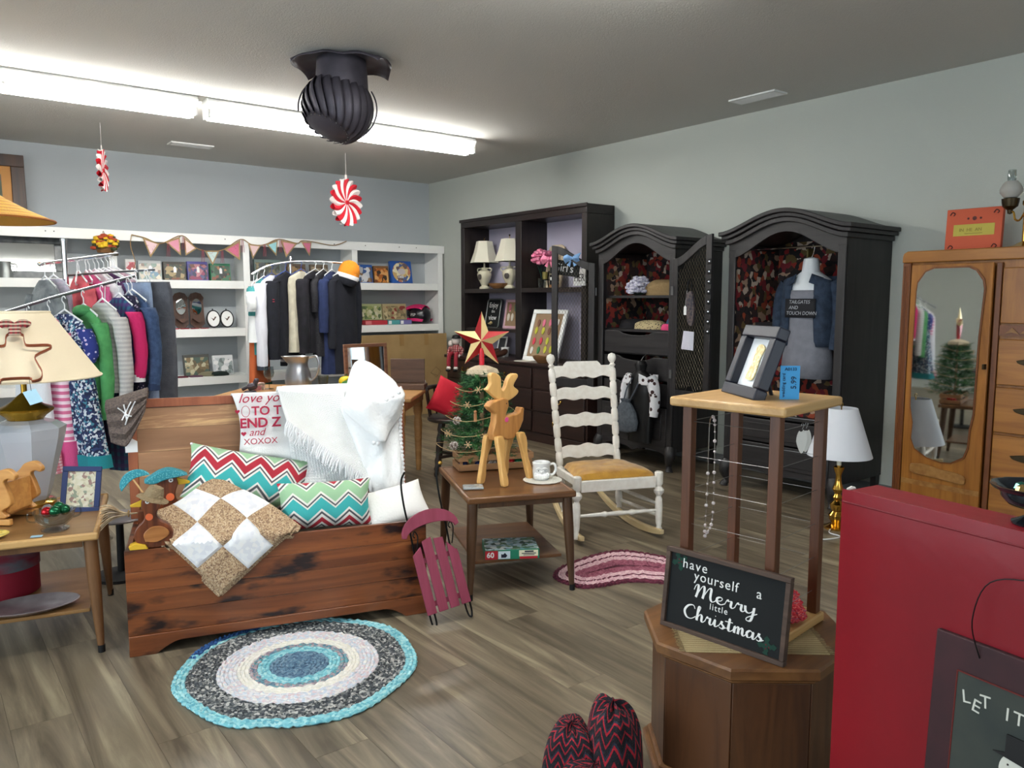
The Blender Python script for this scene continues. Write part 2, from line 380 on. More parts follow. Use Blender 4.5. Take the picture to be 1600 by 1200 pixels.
# ---- roof turbine hung upside-down from the ceiling
m_iron = mat('dark_sheet_metal', (66, 63, 72), 0.5, 0.4, col2=(84, 80, 90), vs=6)
t = thing('roof_turbine', 'dark metal roof turbine vent hanging upside down from the ceiling', 'roof vent', (2.27, 4.70, HC), R(-37))
def plate(u, v):
    a = (u - 0.5) * 2; b_ = (v - 0.5) * 2; q_ = 1 - 0.16 * abs(a * b_) ** 1.5; x = a * 0.31 * q_; y = b_ * 0.25 * q_; c = abs(a) ** 4 + abs(b_) ** 6
    return (x, y, -0.006 - 0.035 * max(0, c - 0.15) + 0.012 * nz3((x * 9, y * 9, 0)))
B().grid(plate, 18, 14).build('flange', m_iron, t, solid=0.003)
B().lathe([(0.15, 0.0), (0.155, -0.03), (0.16, -0.12), (0.165, -0.24), (0.16, -0.25)], 28).build('neck', m_iron, t)
ax = MT((-0.03, 0.0, -0.30), rx=R(-20), ry=R(22))
RR = 0.205
def fin(k):
    a0 = 2 * PI * k / 20
    def fn(u, v):
        th = R(38) + v * R(100); tw = 0.75 * (v - 0.5) * 1.5
        a = a0 + (u - 0.5) * 0.40 + tw; r = RR * (0.97 + 0.13 * u + 0.03 * math.sin(PI * u))
        return (r * math.sin(th) * math.cos(a), r * math.sin(th) * math.sin(a), r * math.cos(th) * 0.98)
    return fn
for k in range(20): B().grid(fin(k), 4, 10, ax).build('fin', m_iron, t, solid=0.002)
B().lathe([(0.0, -0.185), (0.06, -0.182), (0.135, -0.158), (0.15, -0.148), (0.145, -0.14), (0.0, -0.15)], 28, ax).build('end_cap', m_iron, t)
B().lathe([(0.10, 0.14), (0.138, 0.15), (0.142, 0.17), (0.1, 0.175)], 28, ax).build('top_ring', m_iron, t)
b = B()
for k in range(24):
    a = 2 * PI * k / 24; b.ball((0.137 * math.cos(a), 0.137 * math.sin(a), -0.159), 0.0045, 6, M=ax); b.ball((0.143 * math.cos(a), 0.143 * math.sin(a), 0.158), 0.0045, 6, M=ax)
o = b.build('rivet', mat('rivet_grey', (150, 150, 150), 0.4, 0.8), t); o['kind'] = 'stuff'
for s in (-1, 1): B().tube([(s * 0.243 * math.sin(th), 0, 0.243 * math.cos(th)) for th in [R(36) + R(84) * k / 16 for k in range(17)]], 0.005, 6, M=ax).build('wire_bail', m_iron, t)
B().lathe([(0.12, 0.16), (0.165, 0.12), (0.17, 0.0), (0.15, -0.12), (0.1, -0.15)], 24, ax).build('dark_interior_fill', mat('turbine_inner_shade', (22, 21, 24), 0.6), t)  # filler with the dark interior between the fins put into its near-black colour
# ---- ceiling vents
def cvent(label, x, y, rz, n=7):
    t = thing('ceiling_vent', label, 'vent', (x, y, HC), rz, 'ceiling air vents')
    B().lo((-0.2, -0.08, -0.012), (0.2, -0.06, 0)).lo((-0.2, 0.06, -0.012), (0.2, 0.08, 0)).lo((-0.2, -0.06, -0.012), (-0.18, 0.06, 0)).lo((0.18, -0.06, -0.012), (0.2, 0.06, 0)).build('vent_frame', m_hous, t)
    B().lo((-0.18, -0.06, -0.002), (0.18, 0.06, 0)).build('backing', mat('vent_dark', (70, 70, 70), 0.8), t)
    sl = B().box((0, 0, -0.008), (0.36, 0.018, 0.002), rx=R(35)).mesh('louvre', m_hous)
    for k in range(n): put('louvre', sl, t, (0, -0.05 + k * 0.1 / (n - 1), 0))
cvent('white air vent in the ceiling near the right wall', 5.12, 3.66, R(90))
cvent('white air vent in the ceiling between tube light and back wall', 2.31, 8.13, 0)
# ---- peppermint paper fans
m_red = mat('paper_red', (196, 24, 44), 0.7); m_pw = mat('paper_white', (238, 230, 228), 0.7)
def pmesh(m):
    n = 20; d = 2 * PI / n / 2
    b = B()
    def fn(u, v):
        r = 0.01 + v * 0.155 * (1 + 0.09 * math.sin(PI * u)); a = (u - 0.5) * 2 * d + 0.35 * v * v
        return (r * math.sin(a), -0.016 * math.sin(PI * u) * (0.3 + v), r * math.cos(a))
    b.grid(fn, 4, 6); b.grid(lambda u, v: (fn(u, v)[0], -fn(u, v)[1], fn(u, v)[2]), 4, 6); return b.mesh('pleat', m)
mr, mw = pmesh(m_red), pmesh(m_pw)
def pepper(label, x, y, z, rz, sc_=1.0):
    t = thing('peppermint_fan', label, 'paper ornament', (x, y, z), rz, 'hanging peppermint paper fans'); t.scale = (sc_,) * 3
    for k in range(20): put('pleat', mr if k % 2 else mw, t, (0, 0, 0), (0, k * 2 * PI / 20, 0))
    B().lathe([(0.0, -0.019), (0.016, -0.016), (0.018, 0), (0.016, 0.016), (0.0, 0.019)], 12, MT(rx=PI / 2)).build('centre', m_red, t)
    B().box((0, 0, 0.185), (0.022, 0.006, 0.045)).build('hang_tab', m_pw, t)
    B().tube([(0, 0, 0.2), (0, 0, (HC - z) / sc_)], 0.0015, 5).build('string', m_pw, t)
pepper('red and white peppermint paper fan hanging face-on near the corner', 3.70, 7.62, 2.42, R(27), 1.36)
pepper('red and white peppermint paper fan turned edge-on, hanging at the left', 1.42, 7.6, 2.52, R(70), 1.0)
# ================================================================== built-in shelving on the back wall
YS = 8.60
t = thing('built_in_shelves', 'long white built-in shelving unit against the back wall', 'shelves', (0, 0, 0))
DIV = [-0.95, 0.36, 1.655, 2.97, 4.26, 5.455]
B().lo((-2.55, YS - 0.02, 2.0), (W - 0.005, YS + 0.0, 2.10)).build('top_rail', m_white, t, bevel=0.003)
B().lo((-2.55, YS, 2.06), (W - 0.005, D0 - 0.002, 2.10)).build('top_board', m_white, t)
for x in DIV:
    B().lo((x - 0.035, YS - 0.018, 0.0), (x + 0.035, YS + 0.002, 2.0)).build('face_stile', m_white, t, bevel=0.002)
    B().lo((x - 0.012, YS + 0.002, 0.0), (x + 0.012, D0 - 0.002, 2.06)).build('divider', m_white, t)
for a, c in zip(DIV, DIV[1:]):
    for z in (1.62, 1.11, 0.60, 0.10):
        B().lo((a + 0.0125, YS + 0.001, z - 0.025), (c - 0.0125, D0 - 0.003, z)).build('shelf', m_white, t)
        B().lo((a + 0.036, YS - 0.016, z - 0.085), (c - 0.036, YS + 0.0005, z)).build('shelf_rail', m_white, t, bevel=0.002)
for x in (1.09, 1.16, 2.29, 2.75, 4.0, 4.40, 4.86, 5.1): B().lathe([(0, 0), (0.006, 0), (0.005, 0.004), (0, 0.005)], 8, MT((x, YS - 0.02, 2.06), rx=PI / 2)).build('screw', m_screw, t)

# ================================================================== helper for furniture facing the room from the right wall
RZ = -PI / 2       # local x runs to the viewer's right (-Y), local -y faces the room (-X)
m_esp = wood('espresso_wood', (22, 17, 17), (36, 28, 27), 'z', 1, 0.42, bump=0.03)
m_esph = wood('espresso_wood_flat', (24, 19, 19), (40, 31, 29), 'x', 1, 0.36, bump=0.03)
m_lav = mat('lavender_panel', (176, 172, 192), 0.8)
# ---- hutch shelves on the long dresser
XH, YH0 = 5.15, 7.66; wH, zB, zT = 2.13, 0.795, 2.325; dH = W - XH - 0.004
t = thing('hutch_shelf', 'dark espresso open hutch shelf standing on the long dresser', 'shelf unit', (XH, YH0, zB), RZ)
h = zT - zB
B().lo((0, 0, h - 0.09), (wH, dH, h)).build('top', m_esph, t, bevel=0.004)
B().lo((-0.012, -0.015, h - 0.03), (wH + 0.012, 0, h + 0.004)).build('top_moulding', m_esph, t, bevel=0.004)
for x in (0, wH - 0.07): B().lo((x, 0, 0), (x + 0.07, dH, h - 0.0905)).build('side_panel', m_esp, t, bevel=0.003)
B().lo((1.03, 0, 0), (1.13, dH - 0.012, h - 0.0905)).build('divider', m_esp, t, bevel=0.003)
B().lo((0.0705, dH - 0.012, 0), (wH - 0.0705, dH, h - 0.0905)).build('back_panel', m_lav, t)
B().lo((0.0705, 0.005, 0.70), (1.0295, dH - 0.0125, 0.745)).build('shelf', m_esph, t)
B().lo((1.1305, 0.005, 0.70), (wH - 0.0705, dH - 0.0125, 0.745)).build('shelf', m_esph, t)
B().lo((0.0705, 0.02, 0.27), (1.0295, dH - 0.0125, 0.30)).build('shelf', m_esph, t)
# ---- dresser
m_dres = wood('dark_cherry', (34, 22, 20), (52, 33, 28), 'x', 1, 0.34, bump=0.03)
m_brass = mat('brass', (190, 150, 80), 0.22, 1.0); m_black = mat('black_metal', (18, 18, 18), 0.45, 0.6)
XD, YD0, wD, zD = 4.93, 7.68, 2.42, 0.79
t = thing('long_dresser', 'long dark cherry dresser with brass pulls below the hutch', 'dresser', (XD, YD0, 0), RZ)
B().lo((0.02, 0.02, 0.06), (wD - 0.02, W - XD - 0.004, zD - 0.035)).build('carcass', m_dres, t)
B().lo((0, -0.01, zD - 0.034), (wD, W - XD - 0.004, zD)).build('top', m_dres, t, bevel=0.006)
B().lo((0.0, 0.005, 0), (wD, 0.019, 0.085)).build('plinth', m_dres, t, bevel=0.003)
for k in range(3):
    for j in range(3):
        x0 = 0.05 + k * 0.785; z0 = 0.10 + j * 0.217
        o = B().lo((x0, 0.003, z0), (x0 + 0.75, 0.02, z0 + 0.20)).build('drawer', m_dres, t, bevel=0.005)
        pl = B(); pl.tube(spl([(x0 + 0.32, 0.0, z0 + 0.125), (x0 + 0.33, -0.022, z0 + 0.10), (x0 + 0.375, -0.026, z0 + 0.09), (x0 + 0.42, -0.022, z0 + 0.10), (x0 + 0.43, 0.0, z0 + 0.125)], 4), 0.005, 6).build('pull', m_brass, o)
        for q in (0.32, 0.43): B().ball((x0 + q, -0.004, z0 + 0.125), 0.012, 8).build('pull_rosette', m_brass, o)

# ---- arched wardrobes
m_arm = wood('charcoal_wardrobe_wood', (26, 24, 26), (42, 39, 40), 'z', 1, 0.45, bump=0.04)
m_armx = wood('charcoal_wardrobe_wood_flat', (26, 24, 26), (44, 41, 42), 'x', 1, 0.45, bump=0.04)
m_roost = cells('rooster_fabric', [(26, 19, 21), (126, 28, 32), (48, 30, 28), (150, 66, 40), (160, 132, 110), (50, 33, 28), (96, 78, 44), (116, 30, 40), (24, 19, 21), (186, 168, 152), (44, 35, 37), (138, 46, 34), (32, 24, 26)], 24, 0.9, warp=0.06)
def archz(x, wd, lo, hi):
    """ogee arch: flat ears, then a rise to the middle"""
    a = abs(x / (wd / 2)); return lo + (hi - lo) * (0.5 + 0.5 * math.cos(PI * min(1, a / 0.98))) ** 0.8
def wardrobe(label, y0, wd, dep, zc=1.86, arch=0.135, feet=True):
    X0 = W - dep - 0.004
    t = thing('arched_wardrobe', label, 'wardrobe', (X0, y0, 0), RZ, 'charcoal arched wardrobes')
    for x in (0.0, wd - 0.035): B().lo((x, 0.02, 0.16), (x + 0.035, dep, zc - 0.034)).build('side_panel', m_arm, t)
    for x in (0.0, wd - 0.06): B().lo((x, 0.0, 0.16), (x + 0.06, 0.0195, zc - 0.075)).build('front_stile', m_arm, t, bevel=0.006)
    B().prism([(0.0355, 0.16), (wd - 0.0355, 0.16)] + [(wd - 0.0355 - (wd - 0.071) * i / 20, archz(wd / 2 - 0.0355 - (wd - 0.071) * i / 20, wd, zc, zc + arch) - 0.02) for i in range(21)], 0.012, y0=dep - 0.012).build('back_panel', m_arm, t)
    B().lo((0.0355, dep - 0.016, 0.56), (wd - 0.0355, dep - 0.0125, zc - 0.0)).build('fabric_backing', m_roost, t)
    B().lo((0.0355, 0.02, 0.16), (wd - 0.0355, dep - 0.0125, 0.19)).build('bottom_board', m_armx, t)
    # arch board with concave underside
    N = 28; top = []; bot = []
    for i in range(N + 1):
        x = wd * i / N; top.append((x, archz(x - wd / 2, wd, zc - 0.03, zc + arch - 0.02)))
        bot.append((x, archz(x - wd / 2, wd * 0.93, zc - 0.13, zc + arch - 0.10) if 0.06 < x < wd - 0.06 else zc - 0.13))
    B().prism(top + bot[::-1], 0.022, MT((0, 0.012, 0))).build('arch_board', m_armx, t)
    # cornice: three stepped mouldings following the arch
    ov = 0.06
    for (o0, o1, q0, q1) in ((0.020, -0.025, -0.035, 0.0), (0.045, -0.04, 0.0, 0.028), (ov, -0.06, 0.028, 0.058)):
        P = []
        for i in range(N + 1):
            x = -o0 + (wd + 2 * o0) * i / N; P.append((x, archz(x - wd / 2, wd + 2 * o0, zc, zc + arch)))
        B().prism([(x, z + q0) for x, z in P] + [(x, z + q1) for x, z in P[::-1]], dep - o1 - 0.006, y0=o1).build('cornice_moulding', m_armx, t, bevel=0.005)
    if feet:
        for s, x in ((1, 0.03), (-1, wd - 0.03)):
            B().tube(spl([(x, 0.03, 0.19), (x - s * 0.015, 0.0, 0.12), (x + s * 0.005, 0.015, 0.05), (x - s * 0.012, 0.0, 0.018), (x - s * 0.015, -0.005, 0.0)], 5), [0.05] * 4 + [0.046, 0.043, 0.04, 0.036, 0.032, 0.029, 0.026, 0.024, 0.023] + [0.024, 0.026, 0.028, 0.03, 0.032, 0.034, 0.035, 0.035], 10).build('cabriole_foot', m_arm, t)
            B().lo((x - 0.02, dep - 0.05, 0), (x + 0.02, dep, 0.16)).build('rear_foot', m_arm, t)
    # scalloped apron
    P = [(0.06, 0.20), (wd - 0.06, 0.20)] + [(wd - 0.06 - (wd - 0.12) * i / 16, 0.125 + 0.04 * abs(math.sin(PI * i / 8)) ** 0.7) for i in range(17)]
    B().prism(P, 0.02, MT((0, 0.012, 0))).build('apron', m_armx, t)
    return t
# second wardrobe (right): open, fabric lined, lower drawers
t2 = wardrobe('charcoal wardrobe with rooster lining and hanging denim jacket, beside the golden chifforobe', 3.72, 0.93, 0.60)
wd = 0.93
B().tube([(0.036, 0.26, 1.80), (wd - 0.036, 0.26, 1.80)], 0.008, 8).build('hanging_rod', m_chrome, t2)
B().lo((0.036, 0.03, 0.56), (wd - 0.036, 0.58, 0.585)).build('shelf', m_armx, t2)
B().lo((0.0385, 0.3, 1.22), (0.33, 0.58, 1.245)).build('shelf', m_armx, t2)
B().lo((0.33, 0.5, 1.2455), (0.342, 0.58, 1.80)).build('partition', mat('olive_edge', (120, 108, 60), 0.6), t2)
B().lo((0.0355, 0.03, 0.59), (0.038, 0.58, 1.79)).build('side_lining', m_roost, t2)
for k, z in enumerate((0.20, 0.38)):
    o = B().lo((0.062, 0.0, z), (wd - 0.062, 0.02, z + 0.17)).build('drawer', m_armx, t2, bevel=0.006)
    B().lo((0.12, -0.006, z + 0.03), (wd - 0.12, -0.0005, z + 0.14)).build('raised_panel', m_armx, o, bevel=0.005)
# first wardrobe: open doors, drawers inside
t1 = wardrobe('charcoal wardrobe with both wire-mesh doors swung open, next to the hutch', 5.12, 0.88, 0.60)
wd = 0.88
for z in (1.455, 1.165): B().lo((0.0385, 0.06, z - 0.022), (wd - 0.036, 0.58, z)).build('shelf', m_armx, t1)
for k, z in enumerate((0.96, 0.745, 0.53)):
    P = [(0.065, 0), (wd - 0.065, 0), (wd - 0.065, 0.19)] + [(wd / 2 + 0.2 - 0.4 * i / 10, 0.19 - 0.035 * math.sin(PI * i / 10) ** 0.5) for i in range(11)] + [(0.065, 0.19)]
    B().prism(P, 0.02, MT((0, 0.03, z))).build('drawer', m_armx, t1, bevel=0.003)
    B().lo((0.07, 0.06, z - 0.012), (wd - 0.07, 0.55, z - 0.002)).build('drawer_tray', m_armx, t1)
for x0, x1 in ((0.062, wd / 2 - 0.005), (wd / 2 + 0.005, wd - 0.062)):
    o = B().lo((x0, 0.0, 0.20), (x1, 0.02, 0.52)).build('lower_door', m_armx, t1, bevel=0.004)
    B().lo((x0 + 0.05, -0.007, 0.25), (x1 - 0.05, -0.0005, 0.47)).build('raised_panel', m_armx, o, bevel=0.006)
m_wire = mat('antique_wire', (120, 112, 96), 0.45, 0.9)
def mesh_door(parent, hx, hy, ang, side, z0=0.62, zl=1.74, zh=1.91, dw=0.44):
    """door leaf hinged at local (hx,hy); ang is the opening angle; side +1 leaf extends to +x before turning"""
    d = B(); e = B(); N = 10
    fr = lambda x: zl + (zh - zl) * (0.5 - 0.5 * math.cos(PI * (x / dw))) 
    st = 0.06
    P = [(0, z0), (st, z0), (st, fr(st)), (0, fr(0))]; d.prism(P, 0.022)
    P = [(dw - st, z0), (dw, z0), (dw, fr(dw)), (dw - st, fr(dw - st))]; d.prism(P, 0.022)
    d.prism([(st, z0), (dw - st, z0), (dw - st, z0 + 0.08), (st, z0 + 0.08)], 0.022)
    d.prism([(st + (dw - 2 * st) * i / N, fr(st + (dw - 2 * st) * i / N)) for i in range(N + 1)] + [(st + (dw - 2 * st) * (N - i) / N, fr(st + (dw - 2 * st) * (N - i) / N) - 0.07) for i in range(N + 1)], 0.022)
    leaf = d.build('door', m_arm, parent, (hx, hy, 0), (0, 0, ang), bevel=0.003)
    if side < 0: leaf.scale = (-1, 1, 1)
    wr = B(); x0, x1 = st, dw - st; zz0 = z0 + 0.08; sp = 0.026
    H = zh - zz0; n = int((x1 - x0 + H) / sp)
    for k in range(n):
        for dr in (1, -1):
            # diagonal strands clipped to the opening
            s0 = zz0 - (x1 - x0) * 1.6 + k * sp * 1.9
            pts = []
            for i in range(13):
                x = x0 + (x1 - x0) * i / 12; z = s0 + 1.6 * ((x - x0) if dr > 0 else (x1 - x))
                if zz0 <= z <= fr(x) - 0.068: pts.append((x, 0.004 * dr, z))
            if len(pts) > 1: wr.tube([pts[0], pts[-1]], 0.0011, 4)
    o = wr.build('wire_mesh', m_wire, leaf); o['kind'] = 'stuff'
    for z in (z0 + 0.2, zl - 0.25): B().box((0.005, -0.014, z), (0.03, 0.006, 0.07)).build('hinge', mat('steel_hinge', (120, 120, 120), 0.4, 0.9), leaf)
    return leaf
B().lo((0.0355, 0.065, 1.17), (0.038, 0.58, 1.79)).build('side_lining', m_roost, t1)
mesh_door(t1, -0.012, -0.03, PI + R(20), 1)
dr = mesh_door(t1, wd + 0.012, -0.03, -R(9), 1)

# ---- chifforobe with shaped mirror door
m_wal = wood('golden_walnut', (126, 76, 26), (160, 104, 42), 'z', 0.8, 0.32, bump=0.03)
m_walx = wood('golden_walnut_flat', (130, 80, 28), (164, 108, 46), 'x', 0.8, 0.32, bump=0.03)
m_burl = mat('burl_veneer', (132, 88, 42), 0.35, col2=(160, 116, 64), vs=22)
m_tan = wood('walnut_trim', (96, 50, 18), (122, 68, 26), 'z', 1, 0.35)
m_mirror = mat('mirror_silver', (222, 226, 226), 0.03, 1.0)
m_bronze = mat('dark_bronze', (62, 52, 36), 0.4, 0.85)
XC, YC0, wC, zC, dC = 4.94, 2.425, 1.34, 1.715, W - 4.94 - 0.004
t = thing('chifforobe', 'golden walnut chifforobe with a shaped mirror door and drawers', 'wardrobe', (XC, YC0, 0), RZ)
B().lo((0.02, 0.02, 0.1), (wC - 0.02, dC, zC - 0.07)).build('carcass', m_wal, t)
B().prism([(0.0, zC - 0.07), (wC, zC - 0.07), (wC, zC - 0.03)] + [(wC - 0.02 - 0.02 * math.sin(i * PI / 8) + 0.02, zC - 0.03 + 0.03 * i / 4) for i in range(5)] + [(0.03, zC), (0.008, zC - 0.012), (0.0, zC - 0.03)], dC + 0.012, y0=-0.012).build('top', m_walx, t, bevel=0.008)
for x in (0.0, wC - 0.05):
    B().lo((x, 0.0, 0.0), (x + 0.05, 0.0195, zC - 0.071)).build('corner_post', m_tan, t, bevel=0.004)
    for q in (0.012, 0.025, 0.038): B().tube([(x + q, 0.0, 0.12), (x + q, 0.0, zC - 0.09)], 0.0045, 6).build('reed', m_tan, t)
    B().lo((x, dC - 0.06, 0), (x + 0.05, dC, 0.1)).build('rear_foot', m_tan, t)
B().lo((0.05, 0.0, 0.06), (wC - 0.05, 0.0195, 0.12)).build('base_rail', m_tan, t, bevel=0.003)
TH = R(3.6)
door = B().lo((0.055, 0.0, 0.13), (0.53, 0.0195, zC - 0.085)).build('mirror_door', m_wal, t, (0.055 - 0.055 * math.cos(TH), 0.055 * math.sin(TH), 0), (0, 0, -TH), bevel=0.003)
def mo(s):
    L = [(0.10, 1.47), (0.105, 1.52), (0.15, 1.585), (0.20, 1.605), (0.40, 1.605), (0.44, 1.585), (0.48, 1.53), (0.49, 1.48), (0.475, 1.2), (0.47, 0.75), (0.455, 0.66), (0.45, 0.55), (0.43, 0.49), (0.36, 0.445), (0.30, 0.44), (0.22, 0.455), (0.14, 0.50), (0.115, 0.56), (0.12, 0.66), (0.10, 0.76), (0.095, 1.1)]
    cx, cz = 0.29, 1.02; return [(cx + (x - cx) * s, cz + (z - cz) * (s * 0.35 + 0.65)) for x, z in L]
B().prism(mo(1.045), 0.006, y0=-0.0065).build('mirror_rim', m_tan, door)
B().prism(mo(1.0), 0.004, y0=-0.0108).build('mirror', m_mirror, door)
B().prism(spl2([(0.12, 0.40), (0.2, 0.41), (0.29, 0.395), (0.38, 0.39), (0.44, 0.375), (0.45, 0.345), (0.43, 0.325), (0.3, 0.335), (0.14, 0.345), (0.115, 0.37)], 4), 0.014, y0=-0.0145).build('veneer_plaque', m_burl, door, bevel=0.003)
B().lo((0.06, -0.004, 0.27), (0.53, -0.0005, 0.30)).build('inlay_band', m_burl, door)
B().lo((0.515, -0.03, 1.02), (0.525, 0, 1.05)).build('key_plate', m_bronze, door)
B().lo((0.535, -0.004, 0.13), (0.565, 0.0195, zC - 0.085)).build('centre_stile', m_tan, t, bevel=0.003)
zs = [0.14, 0.40, 0.66, 0.935, 1.21]
for i, z in enumerate(zs):
    z1 = (zs[i + 1] if i < 4 else 1.55) - 0.015
    if i < 4:
        o = B().lo((0.57, -0.004, z), (wC - 0.055, 0.0195, z1)).build('drawer', m_walx, t, bevel=0.005)
        for q in (0.2, 0.54): B().prism(spl2([(-0.10, 0.012), (-0.05, 0.022), (0, 0.026), (0.05, 0.022), (0.10, 0.012), (0.08, -0.006), (0, -0.018), (-0.08, -0.006), (-0.10, 0.012)], 3), 0.014, MT((0.57 + q, -0.011, (z + z1) / 2))).build('pull', m_bronze, o, bevel=0.004)
    else:
        o = B().lo((0.57, -0.004, 1.285), (wC - 0.055, 0.0195, 1.60)).build('upper_door', m_wal, t, bevel=0.005)
        B().lo((0.70, -0.008, 1.30), (1.12, -0.0045, 1.58)).build('burl_panel', m_burl, o)
        B().prism(spl2([(-0.05, 0.0), (0, 0.03), (0.05, 0.0), (0, -0.03), (-0.05, 0.0)], 3), 0.014, MT((0.78, -0.015, 1.45))).build('pull', m_bronze, o)
B().lo((0.57, -0.004, 1.215), (wC - 0.055, 0.0195, 1.275)).build('carved_band', m_tan, t)
for k in range(9): B().prism([(0.6 + k * 0.075, 1.225), (0.6375 + k * 0.075, 1.262), (0.675 + k * 0.075, 1.225), (0.6375 + k * 0.075, 1.235)], 0.006, y0=-0.0105).build('carved_chevron', m_burl, t)
# ================================================================== cedar chest with raised lid
m_ced = wood('cedar_red', (98, 50, 26), (142, 80, 42), 'x', 0.8, 0.32, knots=((34, 16, 16), 1.15), rnd=0.15, c3=(192, 126, 68), coat=0.25)
m_lid = wood('cedar_pale', (138, 98, 70), (168, 124, 90), 'x', 0.55, 0.55, rnd=0.10, c3=(226, 186, 134), cp=(0.34, 0.57, 0.66))
m_edge = wood('cedar_edge', (128, 66, 42), (160, 92, 60), 'z', 0.8, 0.5)
CH, CA = (0.62, 3.306, 0), R(-15.9)
t = thing('cedar_chest', 'open red cedar chest with raised lid, filled with pillows and blankets', 'chest', CH, CA)
LW, DW, ZF = 1.225, 0.50, 0.435
zb = [0.085, 0.175, 0.265, 0.345, ZF]
for a, c in zip(zb, zb[1:]): B().lo((0, 0, a), (LW, 0.02, c - 0.0012)).build('front_board', m_ced, t, bevel=0.0012)
P = [(0, 0), (0.10, 0)] + [(0.10 + 0.10 * i / 6, 0.045 * math.sin(PI / 2 * i / 6)) for i in range(7)] + [(LW - 0.20 + 0.10 * i / 6, 0.045 * math.cos(PI / 2 * i / 6)) for i in range(7)] + [(LW - 0.10, 0), (LW, 0), (LW, 0.084), (0, 0.084)]
B().prism(P, 0.024, y0=-0.006).build('bracket_base', m_ced, t, bevel=0.003)
for x in (0, LW - 0.02):
    for a, c in ((0.0, 0.2), (0.2, ZF - 0.01)): B().lo((x, 0.0205, a), (x + 0.02, DW - 0.0205, c - 0.001)).build('side_board', m_ced, t, bevel=0.001)
for a, c in ((0.0, 0.2), (0.2, ZF - 0.01)): B().lo((0, DW - 0.02, a), (LW, DW, c - 0.001)).build('back_board', m_ced, t)
B().lo((0.0205, 0.0205, 0.06), (LW - 0.0205, DW - 0.0205, 0.075)).build('bottom_board', m_lid, t)
lid = B().lo((-0.01, 0, 0), (0.03, 0.025, 0.54)).build('lid', m_edge, t, (0, DW - 0.01, ZF), (R(-4), 0, 0), bevel=0.003)
B().lo((LW - 0.015, -0.005, 0), (LW + 0.03, 0.022, 0.55)).build('lid_edge', m_edge, lid, bevel=0.003)
B().lo((0.03, -0.002, 0.50), (LW - 0.0155, 0.022, 0.54)).build('lid_edge', m_edge, lid, bevel=0.003)
zb = [0.0, 0.10, 0.215, 0.30, 0.405, 0.4995]
for a, c in zip(zb, zb[1:]): B().lo((0.0305, 0.004, a), (LW - 0.0155, 0.020, c - 0.0012)).build('lid_board', m_lid, lid)
for x in (0.2, LW - 0.2): B().box((x, DW - 0.02, ZF + 0.0), (0.06, 0.006, 0.04)).build('hinge', m_brass, t)
# helper: chest-local things are top-level, posed with the chest's own frame
CM = MT(CH, rz=CA)
def cthing(name, label, cat, x, y, z, rz=0, group=None, rx=0, ry=0):
    p = CM @ Vector((x, y, z)); return thing(name, label, cat, p, CA + rz, group, rx, ry)
m_wcot = mat('white_cotton', (248, 248, 250), 0.9, bump=0.5, bs=300)
m_quiltback = mat('folded_cloth_taupe', (118, 104, 92), 0.9, col2=(80, 70, 62), vs=26, bump=0.4, bs=60)
# folded blankets that fill the chest
for i, (z0, z1, c, lab) in enumerate(((0.078, 0.20, (120, 110, 100), 'taupe folded blanket at the bottom of the cedar chest'), (0.202, 0.31, (150, 140, 126), 'beige folded blanket in the middle of the chest filling'), (0.312, 0.395, (118, 104, 92), 'brown striped folded blanket lying on top inside the chest'))):
    q = cthing('folded_blanket', lab, 'blanket', LW / 2, DW / 2, 0, 0, 'folded blankets filling the cedar chest')
    mm = mat('fold%d' % i, c, 0.95, col2=tuple(int(k * 0.7) for k in c), vs=30, bump=0.5, bs=70)
    for k in range(2):
        a = lerp(z0, z1, k / 2); d = (z1 - z0) / 2 - 0.002
        rings = []
        for j in range(25):
            x = -0.56 + 1.12 * j / 24; ww = 0.215 + 0.008 * nz3((x * 4, k + i * 3, 0))
            rings.append([(x, s * ww - (0.012 if e else 0) * s, a + d * e2 + 0.004 * nz3((x * 5, s, k + i))) for s, e, e2 in ((-1, 1, 0.02), (1, 1, 0.02), (1, 0, 0.25), (1, 0, 0.75), (1, 1, 0.96), (-1, 1, 0.96), (-1, 0, 0.75), (-1, 0, 0.25))])
        B().loft(rings).build('fold', mm, q)
# pillows
def pillow_mesh(b, wd, ht, th, M=None, n=20):
    for sd in (-1, 1):
        def fn(u, v, sd=sd):
            a, c = 2 * u - 1, 2 * v - 1
            e = max(0, (1 - abs(a) ** 3.2)) ** 0.55 * max(0, (1 - abs(c) ** 3.2)) ** 0.55
            pin = 1 - 0.07 * (1 - a * a) * (abs(c) ** 3); pin2 = 1 - 0.07 * (1 - c * c) * (abs(a) ** 3)
            x = a * wd / 2 * pin2; z = c * ht / 2 * pin
            return (x * (1 if sd < 0 else -1), sd * th / 2 * e * (1 + 0.12 * nz3((x * 7, z * 7, 1))), z)
        b.grid(fn, n, n, M)
    return b
CW = (236, 232, 226); CG = (84, 84, 88); CR = (178, 42, 58); CT = (62, 176, 176); CL = (160, 200, 158)
m_chev1 = bands('chevron_print_wide', [CL, CW, CG, CW, CR, CW, CG, CW, CT, CW, CG, CW], [0, .17, .22, .26, .31, .48, .53, .57, .62, .84, .89, .95], 1, -1.05, 0.52, 4.4, 'UV', 0.9, 0.25, 260)
m_chev2 = bands('chevron_print_small', [CR, CW, CG, CW, CL, CW, CG, CW, CT, CW, CG, CW], [0, .10, .15, .19, .23, .47, .52, .56, .60, .83, .88, .93], 1, -0.98, 0.48, 3.4, 'UV', 0.9, 0.25, 260)
q = cthing('lumbar_pillow', 'long chevron pillow in red, teal and green leaning on the chest lid', 'pillow', 0.49, 0.345, 0.612, 0, 'chevron print pillows', R(-26), R(13.5))
pillow_mesh(B(), 0.54, 0.25, 0.12).build('cover', m_chev1, q)
